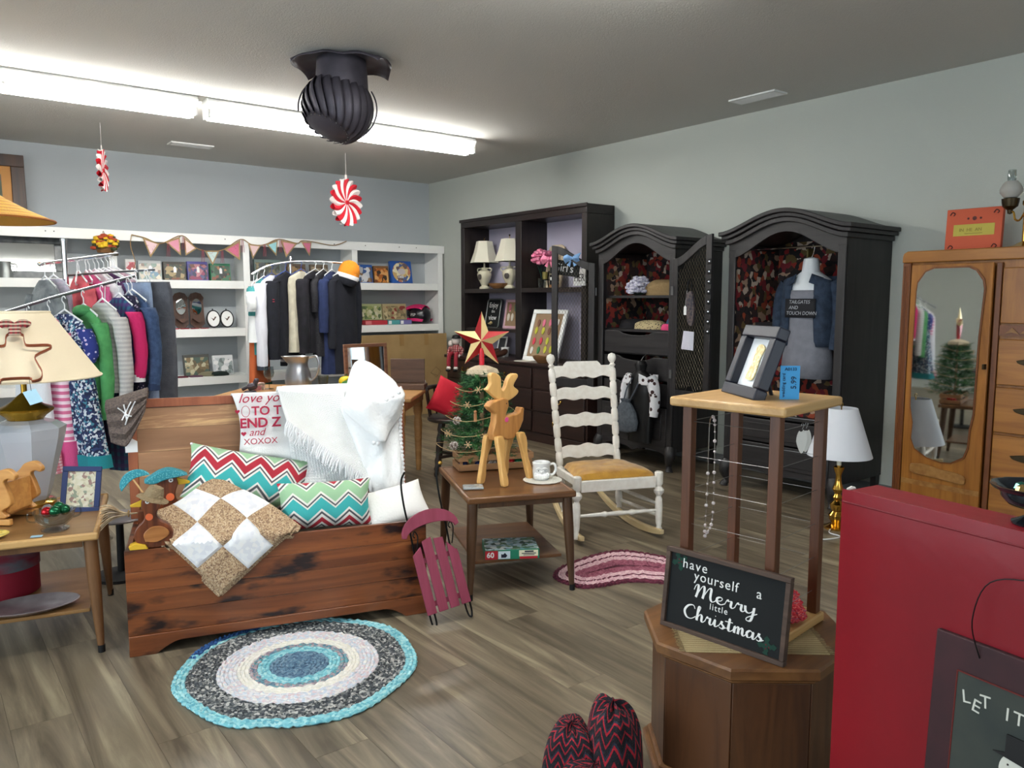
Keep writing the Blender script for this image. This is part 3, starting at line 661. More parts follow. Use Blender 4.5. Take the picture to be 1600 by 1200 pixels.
B().ball((-0.265, 0, 0.12), 0.007, 6).build('corner_tip', m_wcot, q)
q = cthing('throw_pillow', 'small chevron pillow with pale green top stripe, standing at the chest front', 'pillow', 0.80, 0.13, 0.515, 0, 'chevron print pillows', R(-14), R(1))
pillow_mesh(B(), 0.41, 0.21, 0.11).build('cover', m_chev2, q)
q = cthing('plain_pillow', 'plain white pillow poking out of the right end of the chest', 'pillow', 1.125, 0.17, 0.465, R(8), None, R(-38), R(-8))
pillow_mesh(B(), 0.31, 0.20, 0.10).build('cover', mat('white_pillow_cloth', (244, 242, 238), 0.9, bump=0.3, bs=90), q)
# tea towel over the lid
q = cthing('tea_towel', 'white tea towel with red lettering hanging over the chest lid', 'towel', 0.0, 0.0, 0.0)
def towel(u, v):
    s = v * 0.40; x = 0.432 + u * 0.285 + 0.035 * v * (0.5 - 0.4 * u) * 1.6; yy = DW - 0.016; z0 = ZF + 0.555
    if s < 0.05: a = s / 0.05; return (x, yy + 0.075 - 0.07 * a, z0 - 0.03 + 0.03 * a)
    d = s - 0.05; z = z0 - d * (0.78 + 0.16 * u) * 1.0
    return (x + 0.02 * math.sin(d * 9), yy - 0.012 - 0.02 * d + 0.010 * math.sin(u * 9 + d * 5) * sm(0.1, 0.35, d) - 0.05 * sm(0.22, 0.35, d) * (0.4 + 0.6 * u), z)
B().grid(towel, 16, 20).build('cloth', mat('towel_cloth', (240, 240, 240), 0.9, bump=0.25, bs=260), q, solid=0.004)
m_rt = mat('red_print', (176, 32, 66), 0.7)
ty = DW - 0.040
for s, sz, x, z, sh, of in (('love yo', 0.062, 0.462, 0.945, 0.35, 0.0), ('TO T', 0.058, 0.520, 0.885, 0, 0.0012), ('END Z', 0.062, 0.466, 0.828, 0, 0.0016), ('and', 0.048, 0.505, 0.790, 0.35, 0), ('XOXOX', 0.040, 0.480, 0.752, 0, 0)):
    o = text(q, s, sz, m_rt, (x, ty - 0.006 - 0.02 * (0.99 - z) - (0.020 if z < 0.76 else 0.004 if z < 0.8 else 0), z), (PI / 2 - R(3), 0, 0), shear=sh, off=of, ext=0.001)
def heart(b, cx, cz, r, y, ry=0):
    P = []
    for k in range(20):
        a = 2 * PI * k / 20; P.append((cx + r * 0.062 * 16 * math.sin(a) ** 3, cz + r * 0.062 * (13 * math.cos(a) - 5 * math.cos(2 * a) - 2 * math.cos(3 * a) - math.cos(4 * a))))
    return b.prism(P, 0.0014, y0=y)
heart(B(), 0.458, 0.905, 0.011, ty - 0.0085).build('heart_print', m_rt, q); heart(B(), 0.482, 0.80, 0.012, ty - 0.0105).build('heart_print', m_rt, q)
B().tube([(0.494 + 0.018 * math.cos(a), ty - 0.0085, 0.904 + 0.026 * math.sin(a)) for a in [2 * PI * k / 14 for k in range(14)]], 0.0014, 5, True, flat=1).build('football_print', m_rt, q)
# cream waffle throw with fringe, and pompom throw
def waffle(name, col, sc_):
    m, nt, p = newmat(name); p.inputs['Base Color'].default_value = (*srgb(col), 1); p.inputs['Roughness'].default_value = 0.95
    v = _n(nt, 'ShaderNodeTexVoronoi'); v.distance = 'CHEBYCHEV'; v.inputs['Randomness'].default_value = 0.12; v.inputs['Scale'].default_value = sc_; nt.links.new(coords(nt, 'UV'), v.inputs[0])
    bumpit(nt, p, v.outputs['Distance'], 0.9, 0.007); return m
m_waf = waffle('waffle_weave', (252, 252, 252), 40)
q = cthing('fringed_throw', 'white waffle-weave throw with a knotted fringe draped over the chest lid', 'blanket', 0, 0, 0)
C2 = [(0.625, 0.985), (0.985, 1.0), (1.20, 0.50), (0.90, 0.60)]
def drape(c00, c10, c11, c01, y0, fold, seed):
    def fn(u, v):
        x = lerp(lerp(c00[0], c10[0], u), lerp(c01[0], c11[0], u), v); z = lerp(lerp(c00[1], c10[1], u), lerp(c01[1], c11[1], u), v)
        if v < 0.08: a = v / 0.08; return (x, y0 + 0.095 * (1 - a) ** 1, 1.0 + 0.018 * math.sin(PI * a / 2) - 0.03 * (1 - a))
        g = (v - 0.08) / 0.92
        return (x, y0 - 0.012 - 0.10 * g * g + fold * math.sin(u * 11 + seed + 2 * g) * g ** 0.7 + 0.3 * fold * nz3((u * 6, v * 6, seed)), z + 0.014)
    return fn
B().grid(drape((0.66, 1.0), (1.13, 1.0), (1.19, 0.50), (0.70, 0.52), DW - 0.045, 0.010, 0.5), 30, 30).build('under_layer', m_waf, q, solid=0.006)
top = drape((0.635, 0.995), (0.93, 1.0), (1.045, 0.54), (0.665, 0.855), DW - 0.065, 0.006, 2.2)
B().grid(top, 30, 30).build('top_layer', m_waf, q, solid=0.006)
fb = B()
for k in range(58):
    u = (k + 0.5) / 58; p = Vector(top(u, 1.0)); L = 0.05 + 0.012 * random.random(); a = random.uniform(-0.012, 0.012)
    fb.tube([p + Vector((0, -0.004, 0.004)), p + Vector((-0.012 + a, -0.012, -0.018)), p + Vector((-0.02 + a * 2, -0.012, -L))], [0.005, 0.006, 0.0025], 5)
    if k % 2 == 0: fb.ball(p + Vector((-0.006, -0.008, -0.012)), 0.007, 6)
o = fb.build('fringe', m_wcot, q); o['kind'] = 'stuff'
q = cthing('pompom_throw', 'crumpled white throw with pompom trim heaped over the right end of the lid', 'blanket', 0, 0, 0)
tab = [(0.40, 1.13, 0.055), (0.50, 1.125, 0.075), (0.62, 1.11, 0.095), (0.74, 1.09, 0.115), (0.84, 1.075, 0.132), (0.90, 1.07, 0.145), (0.96, 1.09, 0.140), (1.02, 1.09, 0.115), (1.08, 1.065, 0.07), (1.12, 1.045, 0.03), (1.128, 1.04, 0.004)]
def bund(u, v):
    z = 0.40 + v * 0.728; cx, hw = interp(tab, z); a = 2 * PI * u
    dp = (0.05 + 0.05 * sm(0.6, 0.95, z)) * min(1, hw / 0.06)
    f = 1 + 0.16 * math.sin(a * 5 + 5 * z + 2 * nz3((z * 6, 0, 0))) * sm(1.12, 0.95, z) + 0.22 * nz3((math.cos(a) * 1.6, math.sin(a) * 1.6, z * 7))
    yc = DW - 0.075 - 0.08 * sm(0.85, 0.5, z) + 0.07 * sm(0.94, 1.04, z)
    return (cx + hw * math.cos(a) * (0.9 + 0.1 * f), yc + dp * math.sin(a) * f, z)
m_gauze = mat('white_gauze', (250, 251, 252), 0.95, bump=0.6, bs=45)
B().grid(bund, 48, 44).build('cloth', m_gauze, q)
def hood(u, v):     # loose flap with points
    p = Vector(bund(0.55 + 0.40 * u, 0.82 - 0.36 * v * (1 - 0.75 * abs(u - 0.55) * 1.6)))
    return (p.x + 0.02 * (u - 0.5), p.y - 0.018 - 0.012 * math.sin(u * 9 + v * 3), p.z)
B().grid(hood, 16, 14).build('flap', m_gauze, q, solid=0.004)
pm_ = B().ball((0, 0, 0), 0.011, 8).mesh('pompom', m_wcot)
for k in range(26):
    z = 0.45 + k * 0.019; cx, hw = interp(tab, z); put('pompom', pm_, q, (cx + hw * 1.04, DW - 0.09 - 0.07 * sm(0.85, 0.5, z), z))
for x, z in ((1.055, 0.745), (1.075, 0.74), (1.12, 0.95), (1.15, 0.965), (1.18, 0.98)): put('pompom', pm_, q, (x, DW - 0.205, z))
# quilt
q = cthing('patchwork_quilt', 'tan and white patchwork quilt with a corner hanging over the chest front', 'quilt', 0, 0, 0)
m_qtan = cells('quilt_calico', [(186, 156, 122), (156, 124, 96), (204, 180, 148), (128, 98, 78), (192, 164, 130), (170, 138, 108)], 230, 0.9)
m_qwh = cells('quilt_white_print', [(240, 240, 242), (236, 236, 240), (228, 228, 234), (242, 240, 240)], 60, 0.9)
T0, T1, T2, T3 = Vector((0.355, -0.235)), Vector((0.665, 0.03)), Vector((0.36, 0.36)), Vector((0.085, 0.11))  # tip, right, top, left in (x, s)
def qpt(u, v, lift=0):
    p = T0.lerp(T1, u).lerp(T3.lerp(T2, u), v); x, s = p
    if s < 0:
        return (x, -0.016 - lift - 0.006 * math.sin(x * 20), 0.452 + s * 0.95)
    zz = 0.452 + 0.30 * s + 0.065 * math.sin(min(1, s / 0.2) * PI / 2) + 0.012 * math.sin(x * 17 + s * 8)
    return (x, s * 0.86 - 0.016 * (1 - min(1, s / 0.02)) , zz + lift)
N = 3
for i in range(N):
    for j in range(N):
        f = lambda u, v: qpt(u, v, 0.009 * min(1, 4 * abs(math.sin(u * N * PI))) * min(1, 4 * abs(math.sin(v * N * PI))) + 0.004)
        B().grid(f, 12, 12, None, i / N, (i + 1) / N, j / N, (j + 1) / N).build('patch', m_qtan if (i + j) % 2 == 0 else m_qwh, q)
B().grid(lambda u, v: qpt(u, v, -0.008), 34, 34, None, -0.035, 1.02, -0.035, 1.02).build('backing', m_qtan, q, solid=0.004)
B().grid(lambda u, v: tuple(Vector(qpt(u, v, -0.016)) + Vector((-0.014, 0.0, -0.010))), 34, 34, None, -0.03, 1.0, -0.03, 1.0).build('under_fold', m_qtan, q, solid=0.005)
B().grid(lambda u, v: (0.30 + 0.22 * u + 0.04 * v, 0.30 + 0.035 * v, 0.625 - 0.03 * u + 0.09 * v * (1 - u * 0.7) + 0.006 * math.sin(u * 14)), 12, 8).build('folded_corner', m_qwh, q, solid=0.01)
q = cthing('blue_scarf', 'blue and white woven scarf bunched beside the front duck', 'scarf', 0.155, 0.12, 0.43)
B().grid(lambda u, v: (-0.06 + 0.16 * u, -0.05 + 0.12 * v, 0.055 * math.sin(PI * v) * (1 + 0.3 * math.sin(u * 9)) * (1 - 0.5 * abs(u - .5)) + 0.004), 16, 12).build('cloth', cells('scarf_weave', [(60, 84, 140), (226, 228, 236), (96, 120, 170), (40, 56, 110), (200, 206, 220)], 90, 0.9, (1, 1, 3)), q, solid=0.004)
# knitted headband and price tag on the lid corner
m_knit = mat('taupe_knit', (128, 112, 104), 0.98, col2=(96, 84, 80), vs=120, bump=0.9, bs=220)
q = cthing('knitted_headband', 'taupe knitted headwarmer with white stitching, slung on the lid corner', 'headband', 0, 0, 0)
def knit(u, v):
    a = (u - 0.5); x = -0.085 + 0.17 * u + 0.0 * v; top_ = 0.955 + 0.05 * u; bot = 0.80 + 0.10 * max(0, u - 0.45) * 2.4 - 0.02 * math.sin(PI * u)
    z = lerp(top_, bot, v); return (x - 0.0 + 0.03 * v * (0.5 - u), DW - 0.045 - 0.022 * math.sin(PI * u) - 0.008 * math.sin(v * 20), z)
B().grid(knit, 14, 14).grid(lambda u, v: (knit(u, v)[0], DW + 0.06 + 0.02 * math.sin(PI * u), knit(u, v)[2]), 14, 14).grid(lambda u, v: (knit(u, 0)[0], lerp(knit(u, 0)[1], DW + 0.06 + 0.02 * math.sin(PI * u), v), knit(u, 0)[2] + 0.02 * math.sin(PI * v)), 14, 6).build('knit', m_knit, q, solid=0.008)
for k, (a0, a1) in enumerate((((0.3, 0.10), (0.62, 0.45)), ((0.45, 0.06), (0.50, 0.45)), ((0.62, 0.06), (0.38, 0.40)), ((0.72, 0.10), (0.45, 0.52)))):
    B().tube([tuple(Vector(knit(lerp(a0[0], a1[0], t_), lerp(a0[1], a1[1], t_))) + Vector((0, -0.007, 0))) for t_ in [i / 8 for i in range(9)]], 0.003, 5).build('stitching', m_wcot, q)
m_tagw = mat('tag_paper', (240, 240, 240), 0.7)
def ptag(name, label, p, rz, w_=0.028, h_=0.04, m=m_tagw, rx=0):
    q = thing(name, label, 'tag', p, rz, None, rx)
    B().prism([(-w_ / 2, -h_ / 2), (w_ / 2, -h_ / 2), (w_ / 2, h_ * 0.25), (0, h_ / 2), (-w_ / 2, h_ * 0.25)], 0.0012).build('card', m, q)
    B().tube([(0, 0, h_ * 0.4), (0.003, 0.004, h_ * 0.8)], 0.0008, 4).build('string', m_wcot, q); return q
ptag('price_tag', 'small white price tag on the left stile of the chest lid', CM @ Vector((0.008, DW - 0.022, 0.775)), CA, 0.05, 0.065)
# wooden ducks
m_duck = wood('duck_wood', (86, 40, 20), (128, 66, 34), 'z', 1.6, 0.4); m_beak = mat('duck_yellow', (222, 176, 44), 0.6)
m_teal = dots('teal_flecked_paint', (50, 148, 164), (120, 200, 206), 150, 0.3, 0.6); m_straw = mat('straw_tan', (148, 128, 98), 0.95, bump=0.9, bs=90)
m_oran = mat('orange_button', (236, 112, 64), 0.5); m_eye = mat('eye_white', (240, 240, 240), 0.4); m_blk = mat('flat_black', (14, 14, 16), 0.6)
DUCK = spl2([(0.02, 0.0), (0.10, 0.005), (0.135, 0.05), (0.12, 0.10), (0.085, 0.125), (0.07, 0.155), (0.085, 0.19), (0.085, 0.225), (0.055, 0.245), (0.02, 0.235), (0.008, 0.20), (0.018, 0.165), (0.015, 0.13), (-0.02, 0.09), (-0.025, 0.04), (0.02, 0.0)], 4)
def duck(label, x, y, z, rz, flip, s, foot):
    q = cthing('wooden_duck', label, 'wooden duck', x, y, z, rz, 'wooden ducks in hats'); q.scale = (s * flip, s, s)
    bd = B().prism(DUCK, 0.035).build('body', m_duck, q, bevel=0.005)
    B().prism([(0.012, 0.222), (0.008, 0.19), (-0.035, 0.192), (-0.04, 0.20)], 0.018).build('beak', m_beak, q, bevel=0.003)
    B().lathe([(0, 0), (0.009, 0), (0.009, 0.003), (0, 0.003)], 12, MT((0.035, -0.0175, 0.215), rx=PI / 2)).build('eye', m_eye, q)
    B().lathe([(0, 0), (0.003, 0), (0.003, 0.003), (0, 0.003)], 8, MT((0.035, -0.0206, 0.215), rx=PI / 2)).build('pupil', m_blk, q)
    B().lathe([(0, 0), (0.016, 0), (0.016, 0.004), (0, 0.004)], 14, MT((0.04, -0.0175, 0.145), rx=PI / 2)).build('button', m_oran, q)
    B().prism(spl2([(0.02, 0.035), (0.07, 0.03), (0.12, 0.06), (0.10, 0.095), (0.05, 0.10), (0.015, 0.07), (0.02, 0.035)], 4), 0.012, y0=-0.03).build('wing', wood('duck_wing', (150, 90, 44), (184, 122, 66), 'x', 1.6, 0.4), q, bevel=0.003)
    if foot: B().prism([(-0.045, 0.0), (0.03, 0.0), (0.02, 0.02), (-0.02, 0.03), (-0.05, 0.018)], 0.05, y0=-0.03).build('foot', m_beak, q, bevel=0.003)
    return q
q = duck('brown wooden duck in a tan straw hat sitting on the chest corner', 0.062, 0.02, 0.436, R(-4), 1, 0.88, True)
B().lathe([(0.0, 0.06), (0.03, 0.058), (0.04, 0.03), (0.043, 0.012), (0.068, 0.004), (0.07, 0.0), (0.0, 0.0)], 16, MT((0.055, 0, 0.222), ry=R(20)), wob=lambda k, z: 1 + 0.06 * math.sin(k * 37)).build('straw_hat', m_straw, q)
q = duck('brown wooden duck in a teal floppy hat standing behind at the lid', 0.205, 0.30, 0.42, R(4), -1, 1.05, False)
B().prism(spl2([(-0.03, 0.232), (0.0, 0.25), (0.04, 0.262), (0.075, 0.255), (0.11, 0.235), (0.135, 0.215), (0.10, 0.205), (0.06, 0.218), (0.02, 0.225), (-0.03, 0.232)], 3), 0.06).build('floppy_hat', m_teal, q, bevel=0.004)
q = cthing('toy_umbrella', 'teal wooden half umbrella on a stick held beside the ducks', 'umbrella', 0.115, 0.13, 0.555, 0, None, 0, R(-30))
P = [(0.062 * math.cos(PI * k / 16), 0.14 + 0.055 * math.sin(PI * k / 16)) for k in range(17)][::-1] + [(0.036, 0.151), (0.014, 0.158), (0, 0.160), (-0.022, 0.156), (-0.044, 0.148)]
B().prism(P, 0.012).build('canopy', m_teal, q, bevel=0.003)
B().tube([(0.0, 0, -0.03), (0.0, 0, 0.17)], 0.0035, 6).build('stick', mat('dowel', (216, 176, 120), 0.6), q)
q = cthing('husk_broom', 'small bundle of dried corn husk sticking out left of the chest', 'dried bundle', 0.05, 0.10, 0.56, R(0))
b = B()
for k in range(34):
    a, c = random.uniform(-0.3, 0.3), random.uniform(-0.3, 0.3)
    b.tube(spl([(0.02, 0, 0), (-0.05, 0.02 * a, 0.02 * c), (-0.10, 0.10 * a, 0.10 * c + 0.01), (-0.135, 0.16 * a, 0.16 * c - 0.006)], 3), [0.003] * 6 + [0.005, 0.004, 0.003, 0.002], 4, flat=0.5)
o = b.build('husks', mat('corn_husk', (196, 176, 146), 0.9, col2=(150, 124, 96), vs=30), q); o['kind'] = 'stuff'
B().tube([(-0.035 + 0.0 * k, 0.012 * math.cos(k), 0.012 * math.sin(k)) for k in [2 * PI * i / 10 for i in range(10)]], 0.003, 5, True).build('twine', mat('twine', (150, 120, 80), 0.9), q)
B().lo((0.0, -0.02, -0.13), (0.03, 0.02, 0.006)).build('broom_block', m_duck, q)

# ================================================================== end tables
m_tabt = wood('walnut_laminate', (96, 62, 36), (124, 84, 50), 'x', 0.7, 0.3, bump=0.02)
m_tabl = wood('walnut_leg', (66, 44, 28), (92, 62, 38), 'z', 0.9, 0.4)
m_lip = wood('blond_lip', (176, 132, 78), (208, 166, 108), 'x', 0.8, 0.4)
m_tabl2 = wood('worn_walnut_leg', (96, 64, 36), (124, 86, 52), 'z', 0.9, 0.45)
m_tabt2 = wood('worn_laminate', (128, 92, 54), (150, 112, 68), 'x', 0.7, 0.35)
def endtable(label, loc, rz, wx, dy, h, mt, ml, mlip):
    t = thing('end_table', label, 'table', loc, rz, 'two-tier end tables')
    B().lo((0.02, 0.02, h - 0.022), (wx - 0.02, dy - 0.02, h - 0.004)).build('table_top', mt, t)
    for a, c in (((0, 0), (wx, 0.021)), ((0, dy - 0.021), (wx, dy)), ((0, 0.0215), (0.021, dy - 0.0215)), ((wx - 0.021, 0.0215), (wx, dy - 0.0215))):
        B().lo((a[0], a[1], h - 0.032), (c[0], c[1], h)).build('top_edge', mlip, t, bevel=0.008)
    for x, sx in ((0.035, -1), (wx - 0.035, 1)):
        for y, sy in ((0.05, -1), (dy - 0.05, 1)):
            prof = [(0.012, 0.0), (0.013, 0.03), (0.019, 0.14), (0.025, 0.30), (0.026, h - 0.033)]
            rings = [[(x + sx * 0.022 * (1 - z / h) + r * math.cos(2 * PI * k / 12), y + sy * 0.03 * (1 - z / h) + r * math.sin(2 * PI * k / 12), z) for k in range(12)] for r, z in prof]
            lg = B().loft(rings).build('leg', ml, t)
            B().lathe([(0.0135, 0.0), (0.014, 0.03), (0.0, 0.03)], 12, at=(x + sx * 0.0225, y + sy * 0.031, 0)).build('foot_cap', m_blk, lg)
    B().lo((0.05, 0.07, 0.155), (wx - 0.05, dy - 0.07, 0.17)).build('lower_shelf', mt, t, bevel=0.003)
    B().lo((0.06, 0.03, h - 0.06), (wx - 0.06, 0.045, h - 0.0325)).build('apron', ml, t); B().lo((0.06, dy - 0.045, h - 0.06), (wx - 0.06, dy - 0.03, h - 0.0325)).build('apron', ml, t)
    return t
TR, TRA = (2.015, 2.954, 0), R(-21.7)
endtable('walnut two-tier end table with the wooden reindeer on it', TR, TRA, 0.54, 0.73, 0.50, m_tabt, m_tabl, m_tabt)
TL_, TLA = (0.015, 3.537, 0), R(-13.4)
endtable('worn blond-edged two-tier end table at the left edge under the lamp', TL_, TLA, 0.55, 0.71, 0.50, m_tabt2, m_tabl2, m_lip)

# ================================================================== rocking chair
m_ivory = mat('chipped_ivory_paint', (240, 236, 228), 0.55, col2=(230, 224, 214), vs=30, bump=0.15, bs=60)
m_rock = wood('bare_rocker_wood', (190, 164, 118), (216, 196, 154), 'y', 1, 0.6)
m_gold = mat('mustard_velvet', (196, 146, 52), 0.85, col2=(168, 118, 36), vs=14, bump=0.3, bs=30, sheen=0.4)
t = thing('rocking_chair', 'ivory painted ladder-back rocking chair with mustard seat', 'rocking chair', (3.262, 3.208, 0), R(-21.6))
def turned(p, q, prof, m, name, n=14):
    """lathe along the line p->q; prof in (r, fraction)"""
    p, q = Vector(p), Vector(q); d = q - p; rot = d.to_track_quat('Z', 'Y').to_matrix().to_4x4()
    return B().lathe([(r, f * d.length) for r, f in prof], n, Matrix.Translation(p) @ rot).build(name, m, t)
def rings_prof(r, n, amp=0.006):
    P = []
    for i in range(n):
        a = i / n; P += [(r - amp, a + 0.002), (r, a + 0.15 / n), (r + 0.001, a + 0.6 / n), (r - 0.001, a + 0.92 / n), (r - amp, a + 0.99 / n)]
    return P
for s in (-1, 1):
    post = [(0.018, 0.0)] + [(r, 0.02 + f * 0.88) for r, f in rings_prof(0.022, 10)] + [(0.012, 0.905), (0.022, 0.92), (0.012, 0.932), (0.026, 0.955), (0.028, 0.972), (0.022, 0.99), (0.0, 1.0)]
    turned((s * 0.19, 0.41, 0.08), (s * 0.215, 0.63, 1.07), post, m_ivory, 'back_post', 16)
    lg = [(0.016, 0), (0.020, 0.06), (0.014, 0.10), (0.019, 0.16), (0.023, 0.4), (0.021, 0.55), (0.014, 0.60), (0.03, 0.66), (0.031, 0.70), (0.015, 0.76), (0.025, 0.80), (0.026, 0.985), (0.02, 1.0)]
    turned((s * 0.265, -0.005, 0.03), (s * 0.26, 0.0, 0.40), lg, m_ivory, 'front_leg')
    turned((s * 0.265, 0.0, 0.20), (s * 0.195, 0.43, 0.20), [(0.009, 0), (0.014, 0.5), (0.009, 1)], m_ivory, 'side_stretcher')
    turned((s * 0.265, 0.0, 0.13), (s * 0.195, 0.42, 0.13), [(0.009, 0), (0.014, 0.5), (0.009, 1)], m_ivory, 'side_stretcher')
    top_, bot = [], []
    for i in range(19):
        y = -0.075 + 0.80 * i / 18; z = 0.42 * (y - 0.22) ** 2; top_.append((y, z + 0.045 - 0.018 * abs(2 * i / 18 - 1) ** 3)); bot.append((y, z))
    B().prism(top_ + bot[::-1], 0.026, MT((s * 0.245, 0, 0), rz=PI / 2 + s * R(6))).build('rocker', m_rock, t, bevel=0.004)
    B().lo((s * 0.235 - 0.012, 0.02, 0.325), (s * 0.235 + 0.012, 0.40, 0.372)).build('side_rail', m_ivory, t, bevel=0.003)
turned((-0.25, -0.003, 0.165), (0.25, -0.003, 0.165), [(0.008, 0), (0.011, 0.2), (0.012, 0.28), (0.018, 0.33), (0.011, 0.37), (0.015, 0.5), (0.011, 0.63), (0.018, 0.67), (0.012, 0.72), (0.011, 0.8), (0.008, 1)], m_ivory, 'front_stretcher')
turned((-0.19, 0.42, 0.22), (0.19, 0.42, 0.22), [(0.009, 0), (0.013, 0.5), (0.009, 1)], m_ivory, 'rear_stretcher')
B().lo((-0.238, -0.014, 0.305), (0.238, 0.012, 0.372)).build('front_rail', m_ivory, t, bevel=0.004)
B().lo((-0.19, 0.40, 0.325), (0.19, 0.42, 0.372)).build('rear_rail', m_ivory, t)
def seat(u, v, s):
    a, c = 2 * u - 1, 2 * v - 1; e = (max(0, 1 - abs(a) ** 5) * max(0, 1 - abs(c) ** 5)) ** 0.4
    wd = lerp(0.25, 0.20, v); return (a * wd, 0.005 + 0.40 * v, 0.374 + (0.045 * e if s > 0 else 0) + (0.006 * nz3((a * 4, c * 4, 3)) * e if s > 0 else 0))
B().grid(lambda u, v: seat(u, v, 1), 20, 18).grid(lambda u, v: seat(1 - u, v, -1), 20, 18).build('seat_cushion', m_gold, t)
for k, (z, hh) in enumerate(((0.445, 0.085), (0.64, 0.085), (0.81, 0.085), (0.945, 0.10))):
    f = (z - 0.08) / 0.99; yb = lerp(0.41, 0.63, f); xw = lerp(0.19, 0.215, f)
    T_, Bt = [], []
    for i in range(33):
        a = 2 * i / 32 - 1
        if k < 3: tz = 0.030 + 0.007 * math.cos(a * 3.0 * PI) * (1 - 0.5 * abs(a)) + 0.018 * (1 - a * a); bz = -0.036 + 0.006 * math.cos(a * 3.0 * PI) - 0.008 * math.exp(-(a / 0.06) ** 2)
        else: tz = (0.075 if abs(a) < 0.52 else 0.075 - 0.028 * sm(0.52, 0.62, abs(a))) ; bz = -0.030 + 0.008 * math.cos(a * 3.0 * PI) - 0.008 * math.exp(-(a / 0.06) ** 2)
        T_.append((a * xw, tz)); Bt.append((a * xw, bz))
    cur = B().prism(T_ + Bt[::-1], 0.012, MT((0, yb, z), rx=-R(12))).build('back_slat', m_ivory, t, bevel=0.002)

# ================================================================== rugs
def rugring(b, cx, r, wv, wid, seed, sx=1, sy=1, shape=None, a0=0, a1=2 * PI, th=0.006):
    n = max(24, int(2 * PI * r / 0.014)); pts = []
    full = abs(a1 - a0 - 2 * PI) < 1e-4
    for k in range(n if full else n + 1):
        a = a0 + (a1 - a0) * k / n; q = r * (1 + wv(a) * (r / 0.445) ** 3)
        pts.append((q * math.cos(a), q * math.sin(a), th + 0.0025 * math.sin(k * 1.9 + seed) + 0.0015 * random.random()))
    b.tube(pts, [wid * (0.62 + 0.16 * math.sin(k * 2.4 + seed)) for k in range(len(pts))], 6, full, flat=0.75)
m_aqua = cells('rag_aqua', [(120, 190, 200), (150, 206, 212), (104, 172, 188), (170, 214, 216), (134, 196, 206)], 90, 0.95)
m_char = cells('rag_charcoal', [(62, 66, 72), (92, 96, 100), (190, 188, 184), (50, 54, 58), (150, 150, 148), (74, 80, 84), (112, 114, 112)], 110, 0.95)
m_pale = cells('rag_pale', [(214, 206, 210), (224, 222, 226), (204, 212, 222), (216, 198, 202), (228, 226, 222), (196, 204, 214)], 90, 0.95)
m_ivr = cells('rag_ivory', [(232, 228, 216), (224, 222, 214), (238, 234, 226)], 90, 0.95)
m_mixr = cells('rag_mixed', [(112, 150, 164), (150, 132, 142), (170, 150, 156), (98, 160, 166), (130, 140, 146), (190, 174, 176), (90, 120, 140)], 90, 0.95)
m_slate = cells('rag_slate', [(86, 118, 142), (104, 136, 158), (74, 100, 126), (122, 148, 166)], 110, 0.95)
m_royal = cells('rag_royal', [(44, 84, 140), (60, 104, 160), (36, 70, 122)], 90, 0.95)
t = thing('round_braided_rug', 'round crocheted rag rug in aqua, charcoal and white before the chest', 'rug', (1.125, 2.815, 0), R(0))
wv = lambda a: 0.012 * math.sin(3 * a + 1) + 0.014 * math.sin(7 * a) - 0.035 * math.exp(-((a - 4.05) / 0.12) ** 2)
rows = [0.445 - 0.0148 * k for k in range(30)]
segs = [('border', m_aqua, 0, 3), ('charcoal_band', m_char, 3, 10), ('pale_band', m_pale, 10, 15), ('ivory_band', m_ivr, 15, 18), ('mixed_band', m_mixr, 18, 20), ('aqua_band', m_aqua, 20, 23), ('slate_centre', m_slate, 23, 30)]
for nm, m_, i0, i1 in segs:
    b = B()
    for i in range(i0, i1):
        if nm == 'border' and i < 2: rugring(b, 0, rows[i], wv, 0.0145, i, a0=R(133), a1=R(133 + 318))
        else: rugring(b, 0, rows[i], wv, 0.0145, i)
    b.build(nm, m_, t)
b = B()
for i in range(2): rugring(b, 0, rows[i] + 0.002, wv, 0.0145, i, a0=R(88), a1=R(136))
b.build('royal_blue_patch', m_royal, t)
B().lathe([(0.0, 0.001), (0.425, 0.001), (0.425, 0.004), (0, 0.004)], 48).build('rug_base', m_char, t)
# bean-shaped plum and pink rug
m_plum = cells('rag_plum', [(94, 36, 54), (112, 46, 66), (80, 28, 44)], 110, 0.95); m_pink = cells('rag_pink', [(206, 166, 172), (216, 180, 184), (196, 152, 160), (222, 190, 190)], 110, 0.95); m_rose = cells('rag_rose', [(150, 84, 100), (136, 70, 88), (160, 96, 110)], 110, 0.95)
t = thing('kidney_rug', 'plum and pink kidney-shaped crocheted rug before the rocking chair', 'rug', (2.945, 2.845, 0), 0); t.scale = (1.03, 1.12, 1)
OUT = [(-0.40, 0.02), (-0.38, 0.10), (-0.26, 0.17), (-0.02, 0.20), (0.16, 0.17), (0.24, 0.05), (0.30, -0.10), (0.42, -0.26), (0.44, -0.38), (0.33, -0.46), (0.16, -0.44), (0.02, -0.30), (-0.12, -0.16), (-0.27, -0.12), (-0.37, -0.08), (-0.40, 0.02)]
OUTs = spl2(OUT, 5)[:-1]
spine = [(-0.24, 0.03), (-0.02, 0.03), (0.10, -0.08), (0.24, -0.32)]
def nearest(p):
    best = None
    for a, c in zip(spine, spine[1:]):
        a, c = Vector(a), Vector(c); d = c - a; tt = max(0, min(1, (Vector(p) - a).dot(d) / d.length_squared)); q = a + d * tt
        if best is None or (q - Vector(p)).length < (best - Vector(p)).length: best = q
    return best
NR = 13
